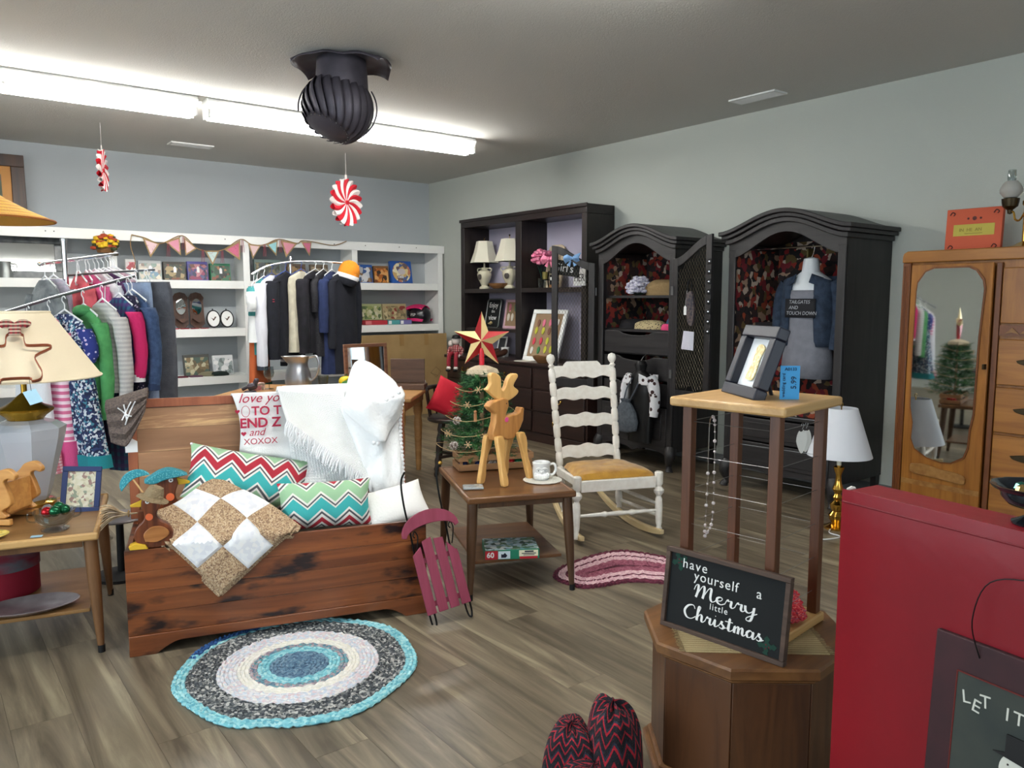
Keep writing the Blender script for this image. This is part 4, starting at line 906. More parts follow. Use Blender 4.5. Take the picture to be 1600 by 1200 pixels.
for nm, m_, rr in (('plum_border', m_plum, (0, 1)), ('pink_band', m_pink, (2, 3, 4)), ('plum_line', m_plum, (5,)), ('pink_inner_band', m_pink, (6, 7, 8)), ('rose_centre', m_rose, (9, 10, 11, 12))):
    b = B()
    for r_ in rr:
        f = r_ / NR; pts = []
        for k, p in enumerate(OUTs):
            n_ = nearest(p); x, y = Vector(p).lerp(n_, f); pts.append((x, y, 0))
        dn = spl(pts + [pts[0]], 3)[:-1]; L = len(dn)
        b.tube([(x, y, 0.006 + 0.0025 * math.sin(i * 1.7)) for i, (x, y, z) in enumerate(dn)], [0.0095 + 0.002 * math.sin(i * 2.3) for i in range(L)], 6, True, flat=0.7)
    b.build(nm, m_, t)
B().add([(x * 0.95, y * 0.95, 0.003) for x, y in OUTs], [tuple(range(len(OUTs)))]).build('rug_base', m_plum, t, solid=0.004)
# ================================================================== brush-script lettering
SCR = {'e': (.82, [[(0, .35), (.45, .5), (.6, .85), (.4, 1.0), (.15, .7), (.2, .2), (.5, 0), (.85, .3)]]), 'r': (.85, [[(0, .2), (.2, .95), (.32, .8), (.55, .85), (.52, .2), (.68, 0), (.9, .3)]]),
 'y': (.95, [[(0, .95), (.05, .3), (.3, .05), (.6, .4), (.72, .95), (.66, 0), (.5, -.9), (.2, -1), (.22, -.6), (1.0, .25)]]), 'M': (1.75, [[(-.15, 1.0), (0, 1.7), (.2, 1.8), (.2, 1.0), (.05, 0)], [(.1, .2), (.5, 1.6), (.72, 1.8), (.75, 1), (.65, .05)], [(.68, .2), (1.1, 1.6), (1.35, 1.75), (1.32, .5), (1.5, 0), (1.8, .3)]]),
 'C': (1.3, [[(1.15, 1.55), (.95, 2.0), (.4, 1.75), (.05, .9), (.3, .1), (.8, .0), (1.3, .5)]]), 'h': (1.0, [[(0, .2), (.4, 1.6), (.45, 2.0), (.25, 1.85), (.13, 0)], [(.15, .3), (.45, .95), (.65, .8), (.65, .15), (.8, 0), (1.0, .3)]]),
 'i': (.6, [[(0, .3), (.2, .95), (.2, .2), (.35, 0), (.6, .3)], [(.22, 1.4), (.26, 1.5)]]), 's': (.8, [[(0, .2), (.35, 1.05), (.3, .7), (.55, .35), (.4, 0), (.1, .1)], [(.4, 0), (.8, .3)]]),
 't': (.7, [[(.1, .2), (.32, 1.8), (.25, .3), (.4, 0), (.7, .3)], [(-.15, 1.2), (.65, 1.28)]]), 'm': (1.3, [[(0, .3), (.15, .95), (.15, 0)], [(.15, .3), (.4, .95), (.55, .8), (.52, 0)], [(.52, .3), (.8, .95), (.95, .8), (.95, .2), (1.1, 0), (1.3, .3)]]),
 'a': (.95, [[(.65, .8), (.4, 1.0), (.1, .6), (.2, .05), (.5, .2), (.7, .95), (.68, .2), (.8, 0), (1.0, .3)]])}
def script(parent, word, xh, m, loc, rot=(PI / 2, 0, 0), r=0.10, sx=1.0):
    b = B(); x = 0
    for ch in word:
        adv, st = SCR[ch]
        for s_ in st:
            pts = spl([((x + px) * xh * sx, py * xh, 0) for px, py in s_], 5) if len(s_) > 2 else [((x + px) * xh * sx, py * xh, 0) for px, py in s_]
            rr = []
            for i in range(len(pts)):
                d = Vector(pts[min(i + 1, len(pts) - 1)]) - Vector(pts[max(i - 1, 0)]); k = abs(d.y) / (d.length + 1e-6) if d.y < 0 else 0
                rr.append(xh * r * (0.55 + 1.1 * k))
            b.tube(pts, rr, 6, flat=0.12)
        x += adv
    return b.build('lettering', m, parent, loc, rot)

# ================================================================== octagonal cabinet table
m_oct = wood('dark_oak', (56, 32, 17), (88, 54, 29), 'z', 0.7, 0.42, bump=0.06); m_octx = wood('dark_oak_top', (86, 54, 28), (118, 80, 44), 'x', 0.7, 0.36, bump=0.05)
OC = (1.97, 1.39)
def octp(ap, ro=R(6.6)): return [(ap / math.cos(PI / 8) * math.cos(ro + PI / 8 + k * PI / 4), ap / math.cos(PI / 8) * math.sin(ro + PI / 8 + k * PI / 4)) for k in range(8)]
t = thing('octagonal_cabinet_table', 'dark oak octagonal drum table carrying the wire display stand', 'table', (OC[0], OC[1], 0), 0)
for k in range(8):
    P0, P1 = octp(0.262)[k], octp(0.262)[(k + 1) % 8]; mx, my = (P0[0] + P1[0]) / 2, (P0[1] + P1[1]) / 2; L = math.hypot(P1[0] - P0[0], P1[1] - P0[1])
    B().box((mx * 0.98, my * 0.98, 0.2145), (L - 0.004, 0.012, 0.328), rz=math.atan2(P1[1] - P0[1], P1[0] - P0[0])).build('side_panel', m_oct, t, bevel=0.002)
def octslab(ap, z0, z1, nm, m): B().loft([[(x, y, z) for x, y in octp(a)] for a, z in ((ap - 0.006, z0), (ap, z0 + 0.006), (ap, z1 - 0.006), (ap - 0.006, z1))]).build(nm, m, t, smooth=False)
octslab(0.29, 0.395, 0.43, 'top', m_octx); octslab(0.272, 0.379, 0.3945, 'top_moulding', m_octx); octslab(0.288, 0.0, 0.035, 'base', m_octx); octslab(0.274, 0.0355, 0.05, 'base_moulding', m_octx)
# wire display stand
SA = R(7); SCN = (2.012, 1.408)
m_post = wood('stand_post', (74, 40, 22), (102, 60, 34), 'z', 0.9, 0.45); m_stop = wood('stand_top_maple', (176, 136, 84), (200, 162, 108), 'x', 0.7, 0.4)
t = thing('wire_display_stand', 'four-post wooden jewellery stand strung with wires, on the octagonal table', 'display stand', (SCN[0], SCN[1], 0.4305), SA)
B().lo((-0.165, -0.165, 0), (0.165, 0.165, 0.028)).build('base_board', m_stop, t, bevel=0.005)
B().lo((-0.185, -0.185, 0.672), (0.185, 0.185, 0.70)).build('top_board', m_stop, t, bevel=0.007)
hs = 0.14
for x, y in ((-hs, -hs), (hs, -hs), (hs, hs), (-hs, hs)): B().lo((x - 0.015, y - 0.015, 0.0285), (x + 0.015, y + 0.015, 0.6715)).build('post', m_post, t, bevel=0.002)
m_wirest = mat('steel_wire', (150, 150, 150), 0.35, 0.9)
wm = {}
for k in range(6):
    z = 0.10 + k * 0.105
    for i, (a, c) in enumerate((((-hs, -hs), (hs, -hs)), ((hs, -hs), (hs, hs)), ((hs, hs), (-hs, hs)), ((-hs, hs), (-hs, -hs)))):
        B().tube([(a[0], a[1], z), (c[0], c[1], z)], 0.0008, 5).build('wire', m_wirest, t)
# things on the stand
ST = MT((SCN[0], SCN[1], 0.4305), rz=SA)
m_navy = mat('navy_frame_lacquer', (26, 28, 42), 0.45, coat=0.1); m_brassl = mat('polished_brass', (206, 160, 74), 0.16, 1.0)
t = thing('shadow_box_frame', 'dark shadow-box frame with a pale paper cut, leaning on the display stand', 'picture frame', (2.028, 1.552, 1.1315), R(-119), None, R(-20))
wF, hF, bF = 0.225, 0.225, 0.036
for a, c in (((0, 0), (wF, bF)), ((0, hF - bF), (wF, hF)), ((0, bF + 0.0003), (bF, hF - bF - 0.0003)), ((wF - bF, bF + 0.0003), (wF, hF - bF - 0.0003))): B().lo((a[0], 0, a[1]), (c[0], 0.038, c[1])).build('frame_rail', m_navy, t, bevel=0.004)
B().lo((bF, 0.028, bF), (wF - bF, 0.032, hF - bF)).build('backing', mat('frame_mat_white', (224, 228, 232), 0.8), t)
B().prism(spl2([(0.085, 0.06), (0.125, 0.058), (0.135, 0.08), (0.13, 0.13), (0.138, 0.16), (0.11, 0.172), (0.088, 0.16), (0.092, 0.11), (0.083, 0.085), (0.085, 0.06)], 3), 0.003, y0=0.022).build('paper_cut', cells('cream_lace', [(222, 206, 158), (236, 226, 192), (206, 188, 136)], 120, 0.8), t)
B().tube([(wF / 2, 0.04, hF * 0.6), (wF / 2, 0.115, 0.028)], 0.006, 6).build('easel_leg', m_navy, t)
t = thing('blue_price_card', 'blue handwritten price card standing behind the shadow-box frame', 'price card', ST @ Vector((-0.022, -0.085, 0.7005)), R(-40))
B().lo((0, 0, 0), (0.056, 0.0015, 0.098)).build('card', mat('card_blue', (66, 150, 206), 0.7), t)
m_ink = mat('black_ink', (20, 26, 46), 0.7)
text(t, '5.99', 0.022, m_ink, (0.046, -0.0006, 0.03), (PI / 2, -PI / 2, 0), name='lettering')
text(t, 'A0133', 0.013, m_ink, (0.012, -0.0006, 0.084)); text(t, 'wedding card', 0.013, m_ink, (0.014, -0.0006, 0.006), (PI / 2, -PI / 2, 0))
B().lo((0.02, 0.0025, 0), (0.036, 0.02, 0.012)).build('card_foot', m_tagw, t)
t = thing('bead_necklace', 'long bead necklace hanging from the wires of the display stand', 'necklace', ST @ Vector((-0.005, 0.0, 0.0)), SA)
pts = spl([(0.02, hs - 0.003, 0.626), (-0.012, hs - 0.014, 0.622), (-0.02, hs - 0.016, 0.58), (-0.022, hs - 0.016, 0.42), (-0.03, hs - 0.016, 0.27), (-0.022, hs - 0.016, 0.262), (0.012, hs - 0.016, 0.30), (0.016, hs - 0.016, 0.45), (0.022, hs - 0.010, 0.60), (0.02, hs - 0.003, 0.626)], 5)
pts = [(x - 0.03, y - 0.0, z) for x, y, z in pts]
B().tube(pts, 0.0016, 5).build('chain', m_chrome, t)
bd = B().ball((0, 0, 0), 0.0055, 8).mesh('bead', mat('pearl_bead', (216, 206, 206), 0.25, coat=0.5))
for i in range(14, 46, 1):
    o = put('bead', bd, t, pts[min(i, len(pts) - 1)]); s_ = 0.6 + 0.5 * ((i * 7) % 3) / 2; o.scale = (s_,) * 3
# heart earrings
m_shell = mat('shell_white', (214, 212, 204), 0.4)
for i, (dx, lab) in enumerate(((0.0, 'left one of two white leaf-shaped pendants hanging on the stand wires'), (0.026, 'right one of two white leaf-shaped pendants hanging on the stand wires'))):
    t = thing('leaf_pendant', lab, 'pendant', ST @ Vector((0.01 + dx, -hs - 0.002, 0.625)), R(-35), 'white leaf pendants')
    b = B()
    P = []
    for k in range(24):
        a = 2 * PI * k / 24; P.append((0.0165 * math.sin(a) * (1 - 0.45 * max(0, -math.cos(a))) , -0.045 + 0.036 * math.cos(a) + (0.012 if abs(math.sin(a)) < .3 and math.cos(a) > 0 else 0) * -0.6))
    b.prism(P, 0.003).build('leaf', m_shell, t, bevel=0.001)
    B().tube(spl([(0, 0, -0.01), (0.003, -0.004, 0.004), (0, 0.002, 0.008), (-0.002, 0.002, 0.0)], 4), 0.0008, 4).build('ear_wire', m_wirest, t)
# Merry Christmas sign
m_signw = wood('rustic_sign_frame', (58, 42, 34), (86, 66, 54), 'x', 1.2, 0.7); m_chalk = mat('chalkboard_black', (14, 18, 20), 0.8); m_wht = mat('white_letter', (236, 236, 234), 0.7)
sb = (1.770, 1.556, 0.4305)
t = thing('christmas_sign', 'black framed sign reading have yourself a Merry little Christmas', 'sign', sb, R(-83.5), None, R(-7))
wS, hS, bS = 0.40, 0.243, 0.014
for a, c in (((0, 0), (wS, bS)), ((0, hS - bS), (wS, hS)), ((0, bS + 0.0003), (bS, hS - bS - 0.0003)), ((wS - bS, bS + 0.0003), (wS, hS - bS - 0.0003))): B().lo((a[0], 0, a[1]), (c[0], 0.022, c[1])).build('frame_rail', m_signw, t, bevel=0.0015)
B().lo((bS, 0.010, bS), (wS - bS, 0.014, hS - bS)).build('panel', m_chalk, t)
ty = 0.0093
text(t, 'have', 0.040, m_wht, (0.055, ty, 0.190), sp=1.2); text(t, 'yourself', 0.040, m_wht, (0.098, ty, 0.162), sp=1.12); text(t, 'a', 0.040, m_wht, (0.30, ty, 0.162))
script(t, 'Merry', 0.0205, m_wht, (0.108, ty, 0.113), sx=1.85, r=0.115); text(t, 'little', 0.026, m_wht, (0.158, ty, 0.090), sp=1.2); script(t, 'Christmas', 0.0205, m_wht, (0.075, ty, 0.046), sx=1.52, r=0.115)
m_holly = mat('holly_green', (16, 58, 46), 0.8); m_berry = mat('holly_red', (86, 24, 32), 0.7)
for cx, cz, rr in ((0.045, 0.205, 0.6), (0.345, 0.038, 0.2)):
    for k in range(4):
        a = rr + k * 1.45; P = [(cx + math.cos(a) * q * 0.030 - math.sin(a) * s_ * 0.010, cz + math.sin(a) * q * 0.030 + math.cos(a) * s_ * 0.010) for q, s_ in ((0, 0), (.3, .8), (.45, .5), (.7, .9), (1, 0), (.7, -.9), (.45, -.5), (.3, -.8))]
        P = [(min(max(x, bS + .001), wS - bS - .001), min(max(z, bS + .001), hS - bS - .001)) for x, z in P]
        B().prism(P, 0.0008, y0=0.0090).build('holly_leaf', m_holly, t)
    for k in range(3): B().ball((cx + 0.006 * math.cos(k * 2.1), 0.0088, cz + 0.006 * math.sin(k * 2.1)), 0.0028, 6, (1, .2, 1)).build('berry', m_berry, t)
# burlap runner
m_burl2 = bands('burlap_weave', [(186, 166, 122), (160, 140, 98)], [0, .5], 0, 70, 0, 1, 'UV', 0.95, 0.9, 400)
t = thing('burlap_square', 'square of frayed burlap laid on the octagonal table under the stand', 'burlap', (1.965, 1.405, 0.4302), R(50))
B().lo((-0.20, -0.20, 0.0), (0.20, 0.20, 0.0022)).build('cloth', m_burl2, t)
b = B()
for k in range(120):
    s_ = -0.195 + 0.39 * (k % 60) / 59; e = -1 if k < 60 else 1
    b.tube([(s_, e * 0.20, 0.0012), (s_ + random.uniform(-.003, .003), e * (0.212 + random.random() * 0.008), 0.001)], 0.0009, 4)
o = b.build('fringe', m_burl2, t); o['kind'] = 'stuff'
# red yarn hanks on the base board
m_yarn = cells('variegated_yarn', [(196, 34, 50), (212, 60, 70), (170, 26, 44), (226, 120, 110), (150, 90, 110), (200, 44, 56)], 160, 0.9, (1, 1, 3))
for i in range(3):
    t = thing('yarn_hank', ['red variegated yarn hank nearest the sign edge on the stand base', 'red variegated yarn hank in the middle of the three on the stand base', 'red variegated yarn hank farthest back on the stand base'][i], 'yarn', ST @ Vector((-0.022 + 0.055 * i, -0.112 + i * 0.036, 0.0285)), R(-33), 'red yarn hanks')
    b = B()
    for k in range(5):
        a0 = 2 * PI * k / 5; b.tube([(-0.07 + 0.14 * j / 30, 0.021 * math.cos(a0 + j * 0.42) * (1 - abs(2 * j / 30 - 1) ** 3 * .5), 0.031 + 0.021 * math.sin(a0 + j * 0.42) * (1 - abs(2 * j / 30 - 1) ** 3 * .5)) for j in range(31)], 0.0105, 6)
    b.ball((-0.0, 0, 0.03), 0.02, 8, (3.2, 1, 1)); b.build('twisted_yarn', m_yarn, t)
# ================================================================== red padded panel with snowman sign and compote
m_vinyl = mat('red_vinyl', (132, 8, 26), 0.38, col2=(122, 6, 24), vs=3, bump=0.06, bs=30)
MA = R(-97.5); MO = (1.587, 0.885, 0)
t = thing('red_vinyl_panel', 'tall red vinyl padded panel in the right foreground', 'padded panel', MO, MA)
def vin(u, v):
    x = 1.25 * u; z = 1.012 * v; return (x, -0.006 * math.sin(min(1, 12 * min(u, 1 - u, v * .8, (1 - v) * .8)) * PI / 2) + 0.0025 * sm(0.9, 1.0, v) * math.sin(x * 40 + 6 * v) * (1 - v) * 8, z)
B().grid(vin, 60, 40).build('front_cover', m_vinyl, t)
B().lo((0, 0.0005, 0), (1.25, 0.115, 1.010)).build('core', m_vinyl, t, bevel=0.012)
B().tube([(0.004, -0.002, 0.985), (1.246, -0.002, 0.985)], 0.0022, 6).build('seam', mat('red_vinyl_dark', (110, 8, 26), 0.5), t)
B().ball((0.0, 0.03, 1.0), 0.012, 8, (0.6, 1.6, 1.2)).build('worn_corner', mat('padding_white', (226, 222, 216), 0.9), t)
MM = MT(MO, rz=MA)
m_plumw = mat('dark_plum_paint', (58, 24, 30), 0.65, col2=(42, 18, 24), vs=9); m_slateb = mat('painted_slate_green', (62, 66, 60), 0.85, col2=(50, 56, 54), vs=8); m_chalkw = mat('chalky_white', (206, 206, 196), 0.85)
t = thing('snowman_sign', 'dark painted LET IT sign with a snowman, leaning on the red panel', 'sign', MM @ Vector((0.236, -0.062, 0.0)), MA, None, R(-3.2))
B().lo((0, 0, 0), (0.36, 0.014, 0.79)).build('board', m_plumw, t, bevel=0.003)
t = B().lo((0.048, -0.002, 0.11), (0.312, -0.0005, 0.792)).build('painted_panel', m_slateb, t, (0, 0, -0.065))
P = [(0.048, 0.11), (0.312, 0.11), (0.312, 0.792), (0.048, 0.792)]
for a, c in zip(P, P[1:] + P[:1]): B().tube([(a[0], -0.002, a[1]), (c[0], -0.002, c[1])], 0.0016, 5).build('red_outline', mat('rust_line', (96, 30, 26), 0.8), t)
text(t, 'L', 0.034, m_chalkw, (0.062, -0.0026, 0.737), (PI / 2, R(-10), 0)); text(t, 'E', 0.034, m_chalkw, (0.078, -0.0026, 0.730), (PI / 2, R(8), 0)); text(t, 'T', 0.034, m_chalkw, (0.094, -0.0026, 0.742), (PI / 2, R(-6), 0))
text(t, 'IT', 0.034, m_chalkw, (0.138, -0.0026, 0.738), (PI / 2, 0, 0), sp=1.3)
for cx, cz, rr, sx in ((0.160, 0.650, 0.032, 0.75), (0.165, 0.575, 0.055, 0.75), (0.165, 0.45, 0.085, 0.8)): B().lathe([(0, 0), (rr, 0), (rr * .97, 0.002), (0, 0.003)], 24, MT((cx, -0.002, cz), rx=PI / 2, s=(sx, 1, 1))).build('snowman_ball', m_chalkw, t)
B().prism([(0.125, 0.676), (0.195, 0.668), (0.196, 0.674), (0.178, 0.680), (0.178, 0.716), (0.146, 0.716), (0.146, 0.682)], 0.003, y0=-0.0068).build('top_hat', m_blk, t)
B().prism([(0.165, 0.652), (0.192, 0.655), (0.165, 0.658)], 0.002, y0=-0.0072).build('carrot_nose', mat('carrot', (190, 96, 70), 0.7), t)
B().prism([(0.120, 0.505), (0.21, 0.505), (0.205, 0.54), (0.125, 0.54)], 0.003, y0=-0.0088).build('scarf', mat('slate_scarf', (40, 46, 62), 0.8), t)
for cx, cz in ((0.152, 0.662), (0.150, 0.643), (0.158, 0.637), (0.167, 0.636), (0.16, 0.60)): B().ball((cx, -0.0052, cz), 0.002, 6).build('coal', m_blk, t)
B().tube(spl([(0.085, -0.002, 0.83), (0.075, -0.02, 0.90), (0.10, -0.02, 0.98), (0.18, -0.012, 1.0), (0.26, -0.02, 0.98), (0.285, -0.02, 0.90), (0.275, -0.002, 0.83)], 6), 0.0012, 5).build('hanging_wire', m_black, t)
m_iri = mat('dark_carnival_glass', (60, 66, 76), 0.12, 0.85)
cp = MM @ Vector((0.352, 0.072, 1.0105))
t = thing('glass_compote', 'dark iridescent footed compote dish on top of the red panel', 'compote', cp, MA)
B().lathe([(0.0, 0.0), (0.036, 0.0), (0.037, 0.004), (0.024, 0.010), (0.012, 0.018), (0.011, 0.032), (0.02, 0.036), (0.048, 0.040), (0.056, 0.050), (0.057, 0.060), (0.068, 0.064), (0.074, 0.072), (0.069, 0.072), (0.060, 0.066), (0.052, 0.060), (0.046, 0.048), (0.0, 0.046)], 32, wob=lambda k, z: 1 + (0.025 * math.sin(k * 2 * PI * 12) if z > 0.06 else 0)).build('dish', m_iri, t)
for k in range(6): B().ball((0.026 * math.cos(k * 1.05), 0.026 * math.sin(k * 1.05), 0.062), 0.013, 8).build('glass_marble', [mat('marble_green', (30, 96, 80), .1, .5), mat('marble_amber', (150, 120, 70), .15, .6), mat('marble_silver', (170, 176, 180), .1, .8)][k % 3], t)
# ================================================================== red and black patterned throw on the floor
m_aztec = bands('red_black_zigzag', [(24, 20, 30), (166, 26, 44), (40, 42, 58), (22, 18, 28), (150, 22, 40)], [0, .34, .48, .60, .88], 1, 3.2, 1.0, 11, 'UV', 0.95, 0.7, 160)
t = thing('patterned_throw', 'red and black zigzag knit throw bunched on the floor by the octagonal table', 'blanket', (1.50, 1.545, 0), R(-37))
def lump(cx, cy, rx, ry, hh, sd):
    def fn(u, v):
        a = 2 * PI * u; th = PI / 2 * (1 - v)
        f = 1 + 0.10 * math.sin(3 * a + sd) + 0.16 * nz3((math.cos(a) * 1.5, math.sin(a) * 1.5, v * 2 + sd))
        k = math.sin(th) ** 0.6 if v < 1 else 0
        return (cx + rx * k * math.cos(a) * f, cy + ry * k * math.sin(a) * f, hh * (math.cos(th) ** 0.7) * (1 + 0.12 * nz3((math.cos(a) * 2, math.sin(a) * 2, sd + v))) + 0.001)
    return fn
B().grid(lump(0.045, 0.0, 0.085, 0.11, 0.265, 1.0), 40, 20).build('fold', m_aztec, t)
B().grid(lump(-0.07, 0.03, 0.085, 0.10, 0.19, 4.0), 40, 20).build('fold', m_aztec, t)
B().grid(lump(-0.02, -0.08, 0.11, 0.07, 0.13, 7.0), 40, 20).build('fold', m_aztec, t)
# ================================================================== sled
m_sled = wood('raspberry_paint', (128, 44, 66), (144, 56, 80), 'z', 1, 0.55)
t = thing('decor_sled', 'small raspberry painted wooden sled with black wire runners, leaning by the chest', 'sled', (1.825, 2.785, 0.0), R(-14), None, R(-17), 0)
SK = MT(ry=R(-9))     # the sled also leans a little sideways
tops = [0.335, 0.385, 0.385, 0.355]; tops2 = [0.365, 0.395, 0.380, 0.30]
for k in range(4):
    x0 = -0.107 + k * 0.0545
    B().prism([(x0, 0.07), (x0 + 0.043, 0.07), (x0 + 0.043, tops2[k]), (x0, tops[k])], 0.010, SK).build('slat', m_sled, t, bevel=0.002)
for z in (0.11, 0.30): B().box((0, 0.012, z), (0.20, 0.012, 0.022), SK).build('cross_bar', m_sled, t)
P = [(0.135 * math.cos(PI * k / 14), 0.42 + 0.095 * math.sin(PI * k / 14)) for k in range(15)] + [(-0.115 * math.cos(PI * k / 14) , 0.412 + 0.042 * math.sin(PI * k / 14)) for k in range(15)]
B().prism(P, 0.014, SK).build('bumper', m_sled, t, bevel=0.002)
for s_ in (-1, 1):
    x = s_ * 0.085
    B().tube(spl([(x + 0.012, 0.012, 0.07), (x + 0.014, 0.02, 0.03), (x + 0.006, 0.018, 0.004), (x - 0.003, 0.03, 0.02), (x, 0.05, 0.10), (x, 0.05, 0.30), (x, 0.03, 0.44), (x - 0.006, 0.0, 0.56), (x + 0.004, -0.012, 0.66), (x + 0.03, -0.02, 0.70)], 6), 0.0045, 6, M=SK).build('wire_runner', m_black, t)
    B().tube(spl([(x + 0.0, 0.012, 0.34), (x + 0.008, 0.0, 0.37), (x + 0.02, 0, 0.41), (x + 0.012, 0, 0.435), (x + 0.0, 0, 0.42), (x + 0.006, 0, 0.408)], 5), 0.003, 5, M=SK).build('scroll', m_black, t)
B().ball((0.115, -0.02, 0.70), 0.010, 10, M=SK).build('brass_knob', m_brassl, t)
# ================================================================== wooden reindeer
m_pine = wood('pine_orange', (176, 116, 58), (206, 148, 84), 'z', 1.4, 0.45, bump=0.03); m_pinel = wood('pine_light', (204, 152, 84), (226, 178, 108), 'z', 1.4, 0.45, bump=0.03)
TM = MT(TR, rz=TRA)
t = thing('wooden_reindeer', 'cut-out pine reindeer with antlers standing on the walnut end table', 'wooden reindeer', (2.36, 3.135, 0.5005), R(10))
def zc_(L, s_=1513.0): return [((x - 945) / s_ * 1.38, (1375 - z) / s_) for x, z in L]
B().prism(zc_([(805, 775), (835, 745), (925, 725), (962, 740), (968, 790), (945, 850), (945, 870), (1030, 862), (1058, 850), (1068, 815), (1095, 822), (1088, 920), (1055, 990), (1010, 1050), (960, 1055), (900, 1020), (845, 1040), (835, 985), (860, 900), (865, 835), (830, 808)]), 0.042).build('body', m_pine, t, bevel=0.006)
B().prism(zc_(spl2([(820, 655), (850, 610), (845, 545), (875, 530), (915, 565), (920, 640), (930, 672), (950, 640), (960, 600), (985, 555), (1025, 548), (1035, 575), (1005, 640), (1040, 680), (1020, 720), (960, 755), (900, 740), (850, 690), (820, 655)], 3)), 0.03, MT((0, 0.0, 0), rz=R(-10))).build('antlers', m_pinel, t, bevel=0.005)
def rleg(hx, hy, fx, fy):
    rings = []
    for f, wd_, wob_ in ((0, .022, 0), (.12, .027, .003), (.25, .024, .003), (.4, .017, -.002), (.55, .0155, -.003), (.7, .018, 0), (.85, .021, .003), (.95, .020, .003), (1, .014, .002)):
        cx, cy, cz = lerp(hx, fx, f) + wob_, lerp(hy, fy, f), lerp(0.245, 0.0, f)
        rings.append([(cx + sx_ * wd_ , cy + sy_ * 0.013, cz) for sx_, sy_ in ((-1, -1), (1, -1), (1, 1), (-1, 1))])
    return B().loft(rings[::-1])
for hx, hy, fx, fy in ((-0.075, -0.036, -0.085, -0.085), (-0.075, 0.036, -0.125, 0.045), (0.085, -0.036, 0.135, -0.06), (0.085, 0.036, 0.09, 0.085)): rleg(hx, hy, fx, fy).build('leg', m_pinel, t, bevel=0.005)
B().lathe([(0, 0), (0.013, 0), (0.013, 0.002), (0, 0.002)], 14, MT((0.0, -0.0212, 0.318), rx=PI / 2)).build('pink_sticker', mat('sticker_pink', (224, 84, 150), 0.6), t)
B().ball((0.0, -0.02, 0.40), 0.004, 6).build('eye', m_blk, t)
# santa mug on doily, coaster, puzzle
m_chin = mat('white_china', (240, 240, 238), 0.15, coat=0.6); m_doil = mat('lace_doily', (232, 228, 216), 0.95, bump=0.9, bs=180)
def doily(b, r): return b.lathe([(0, 0), (r, 0), (r, 0.002), (0, 0.003)], 64, wob=lambda k, z: 1 + 0.045 * abs(math.sin(k * PI * 18)))
t = thing('lace_doily', 'cream scalloped doily on the corner of the walnut end table', 'doily', (2.535, 3.035, 0.5005), 0); doily(B(), 0.097).build('lace', m_doil, t)
t = thing('santa_mug', 'white china mug with a bearded face in relief, standing on the doily', 'mug', (2.535, 3.045, 0.5037), R(-37))
B().lathe([(0, 0), (0.036, 0), (0.043, 0.012), (0.046, 0.04), (0.044, 0.07), (0.047, 0.076), (0.047, 0.088), (0.042, 0.09), (0.040, 0.084), (0.038, 0.02), (0, 0.012)], 28).build('cup', m_chin, t)
B().tube(spl([(0.042, 0, 0.075), (0.066, 0, 0.078), (0.074, 0, 0.05), (0.062, 0, 0.026), (0.042, 0, 0.022)], 5), 0.0065, 8).build('handle', m_chin, t)
for x in (-0.016, 0.016):
    B().ball((x, -0.043, 0.052), 0.006, 8, (1.3, .5, .8)).build('eye_relief', m_chin, t); B().ball((x, -0.0455, 0.0515), 0.0028, 6).build('pupil', mat('pupil_grey', (60, 60, 62), .4), t)
    B().tube(spl([(x - 0.012, -0.044, 0.060), (x, -0.048, 0.066), (x + 0.012, -0.044, 0.060)], 4), 0.0035, 6).build('brow', m_chin, t)
B().ball((0, -0.048, 0.044), 0.007, 8).build('nose', m_chin, t)
for k in range(7): B().ball((-0.03 + 0.01 * k, -0.040 - 0.006 * math.sin(PI * k / 6), 0.026 - 0.006 * math.sin(PI * k / 6)), 0.011, 8, (1, .7, 1.4)).build('beard_curl', m_chin, t)
t = thing('glass_coaster', 'square clear pressed-glass coaster at the near left of the end table', 'coaster', (2.150, 3.105, 0.5005), R(-30))
B().box((0, 0, 0.006), (0.10, 0.075, 0.010)).build('glass', mat('pressed_glass', (206, 212, 214), 0.1, trans=0.5, bump=0.8, bs=60), t, bevel=0.003)
t = thing('puzzle_box', 'holiday puzzle box with 60 on its side on the lower shelf', 'puzzle box', (2.135, 2.985, 0.1705), R(-31))
WB, DB, HB = 0.265, 0.19, 0.048
B().lo((0, 0, 0), (WB, DB, HB)).build('box', mat('box_green', (30, 120, 92), 0.5), t, bevel=0.002)
B().lo((0.002, 0.002, HB + 0.0003), (WB - 0.002, DB - 0.002, HB + 0.001)).build('lid_picture', cells('puzzle_scene', [(188, 206, 214), (60, 100, 70), (110, 150, 160), (150, 170, 176), (206, 212, 210), (96, 130, 100), (44, 74, 62), (170, 196, 204)], 42, 0.4, warp=.02), t)
m_pw2 = mat('box_cream', (232, 224, 196), 0.5); m_br = mat('box_red', (186, 30, 48), 0.5)
for x0, x1, z0, z1, m_ in ((0.0, 0.062, 0.002, 0.045, m_br), (0.064, 0.122, 0.004, 0.042, mat('box_pale_blue', (206, 220, 228), .5)), (0.165, 0.258, 0.014, 0.044, m_pw2), (0.168, 0.255, 0.002, 0.013, m_br)): B().lo((x0, -0.001, z0), (x1, -0.0002, z1)).build('side_print', m_, t)
text(t, '60', 0.036, m_wht, (0.008, -0.0014, 0.012), off=0.001)
for x0, x1, z0, z1 in ((0.192, 0.236, 0.034, 0.041), (0.178, 0.248, 0.026, 0.030), (0.186, 0.240, 0.019, 0.022)): B().lo((x0, -0.0018, z0), (x1, -0.0011, z1)).build('fine_print', m_ink, t)
B().prism([(0.078, 0.010), (0.10, 0.010), (0.108, 0.020), (0.096, 0.034), (0.088, 0.026), (0.078, 0.028)], 0.0006, y0=-0.0018).build('figure_print', m_ink, t)
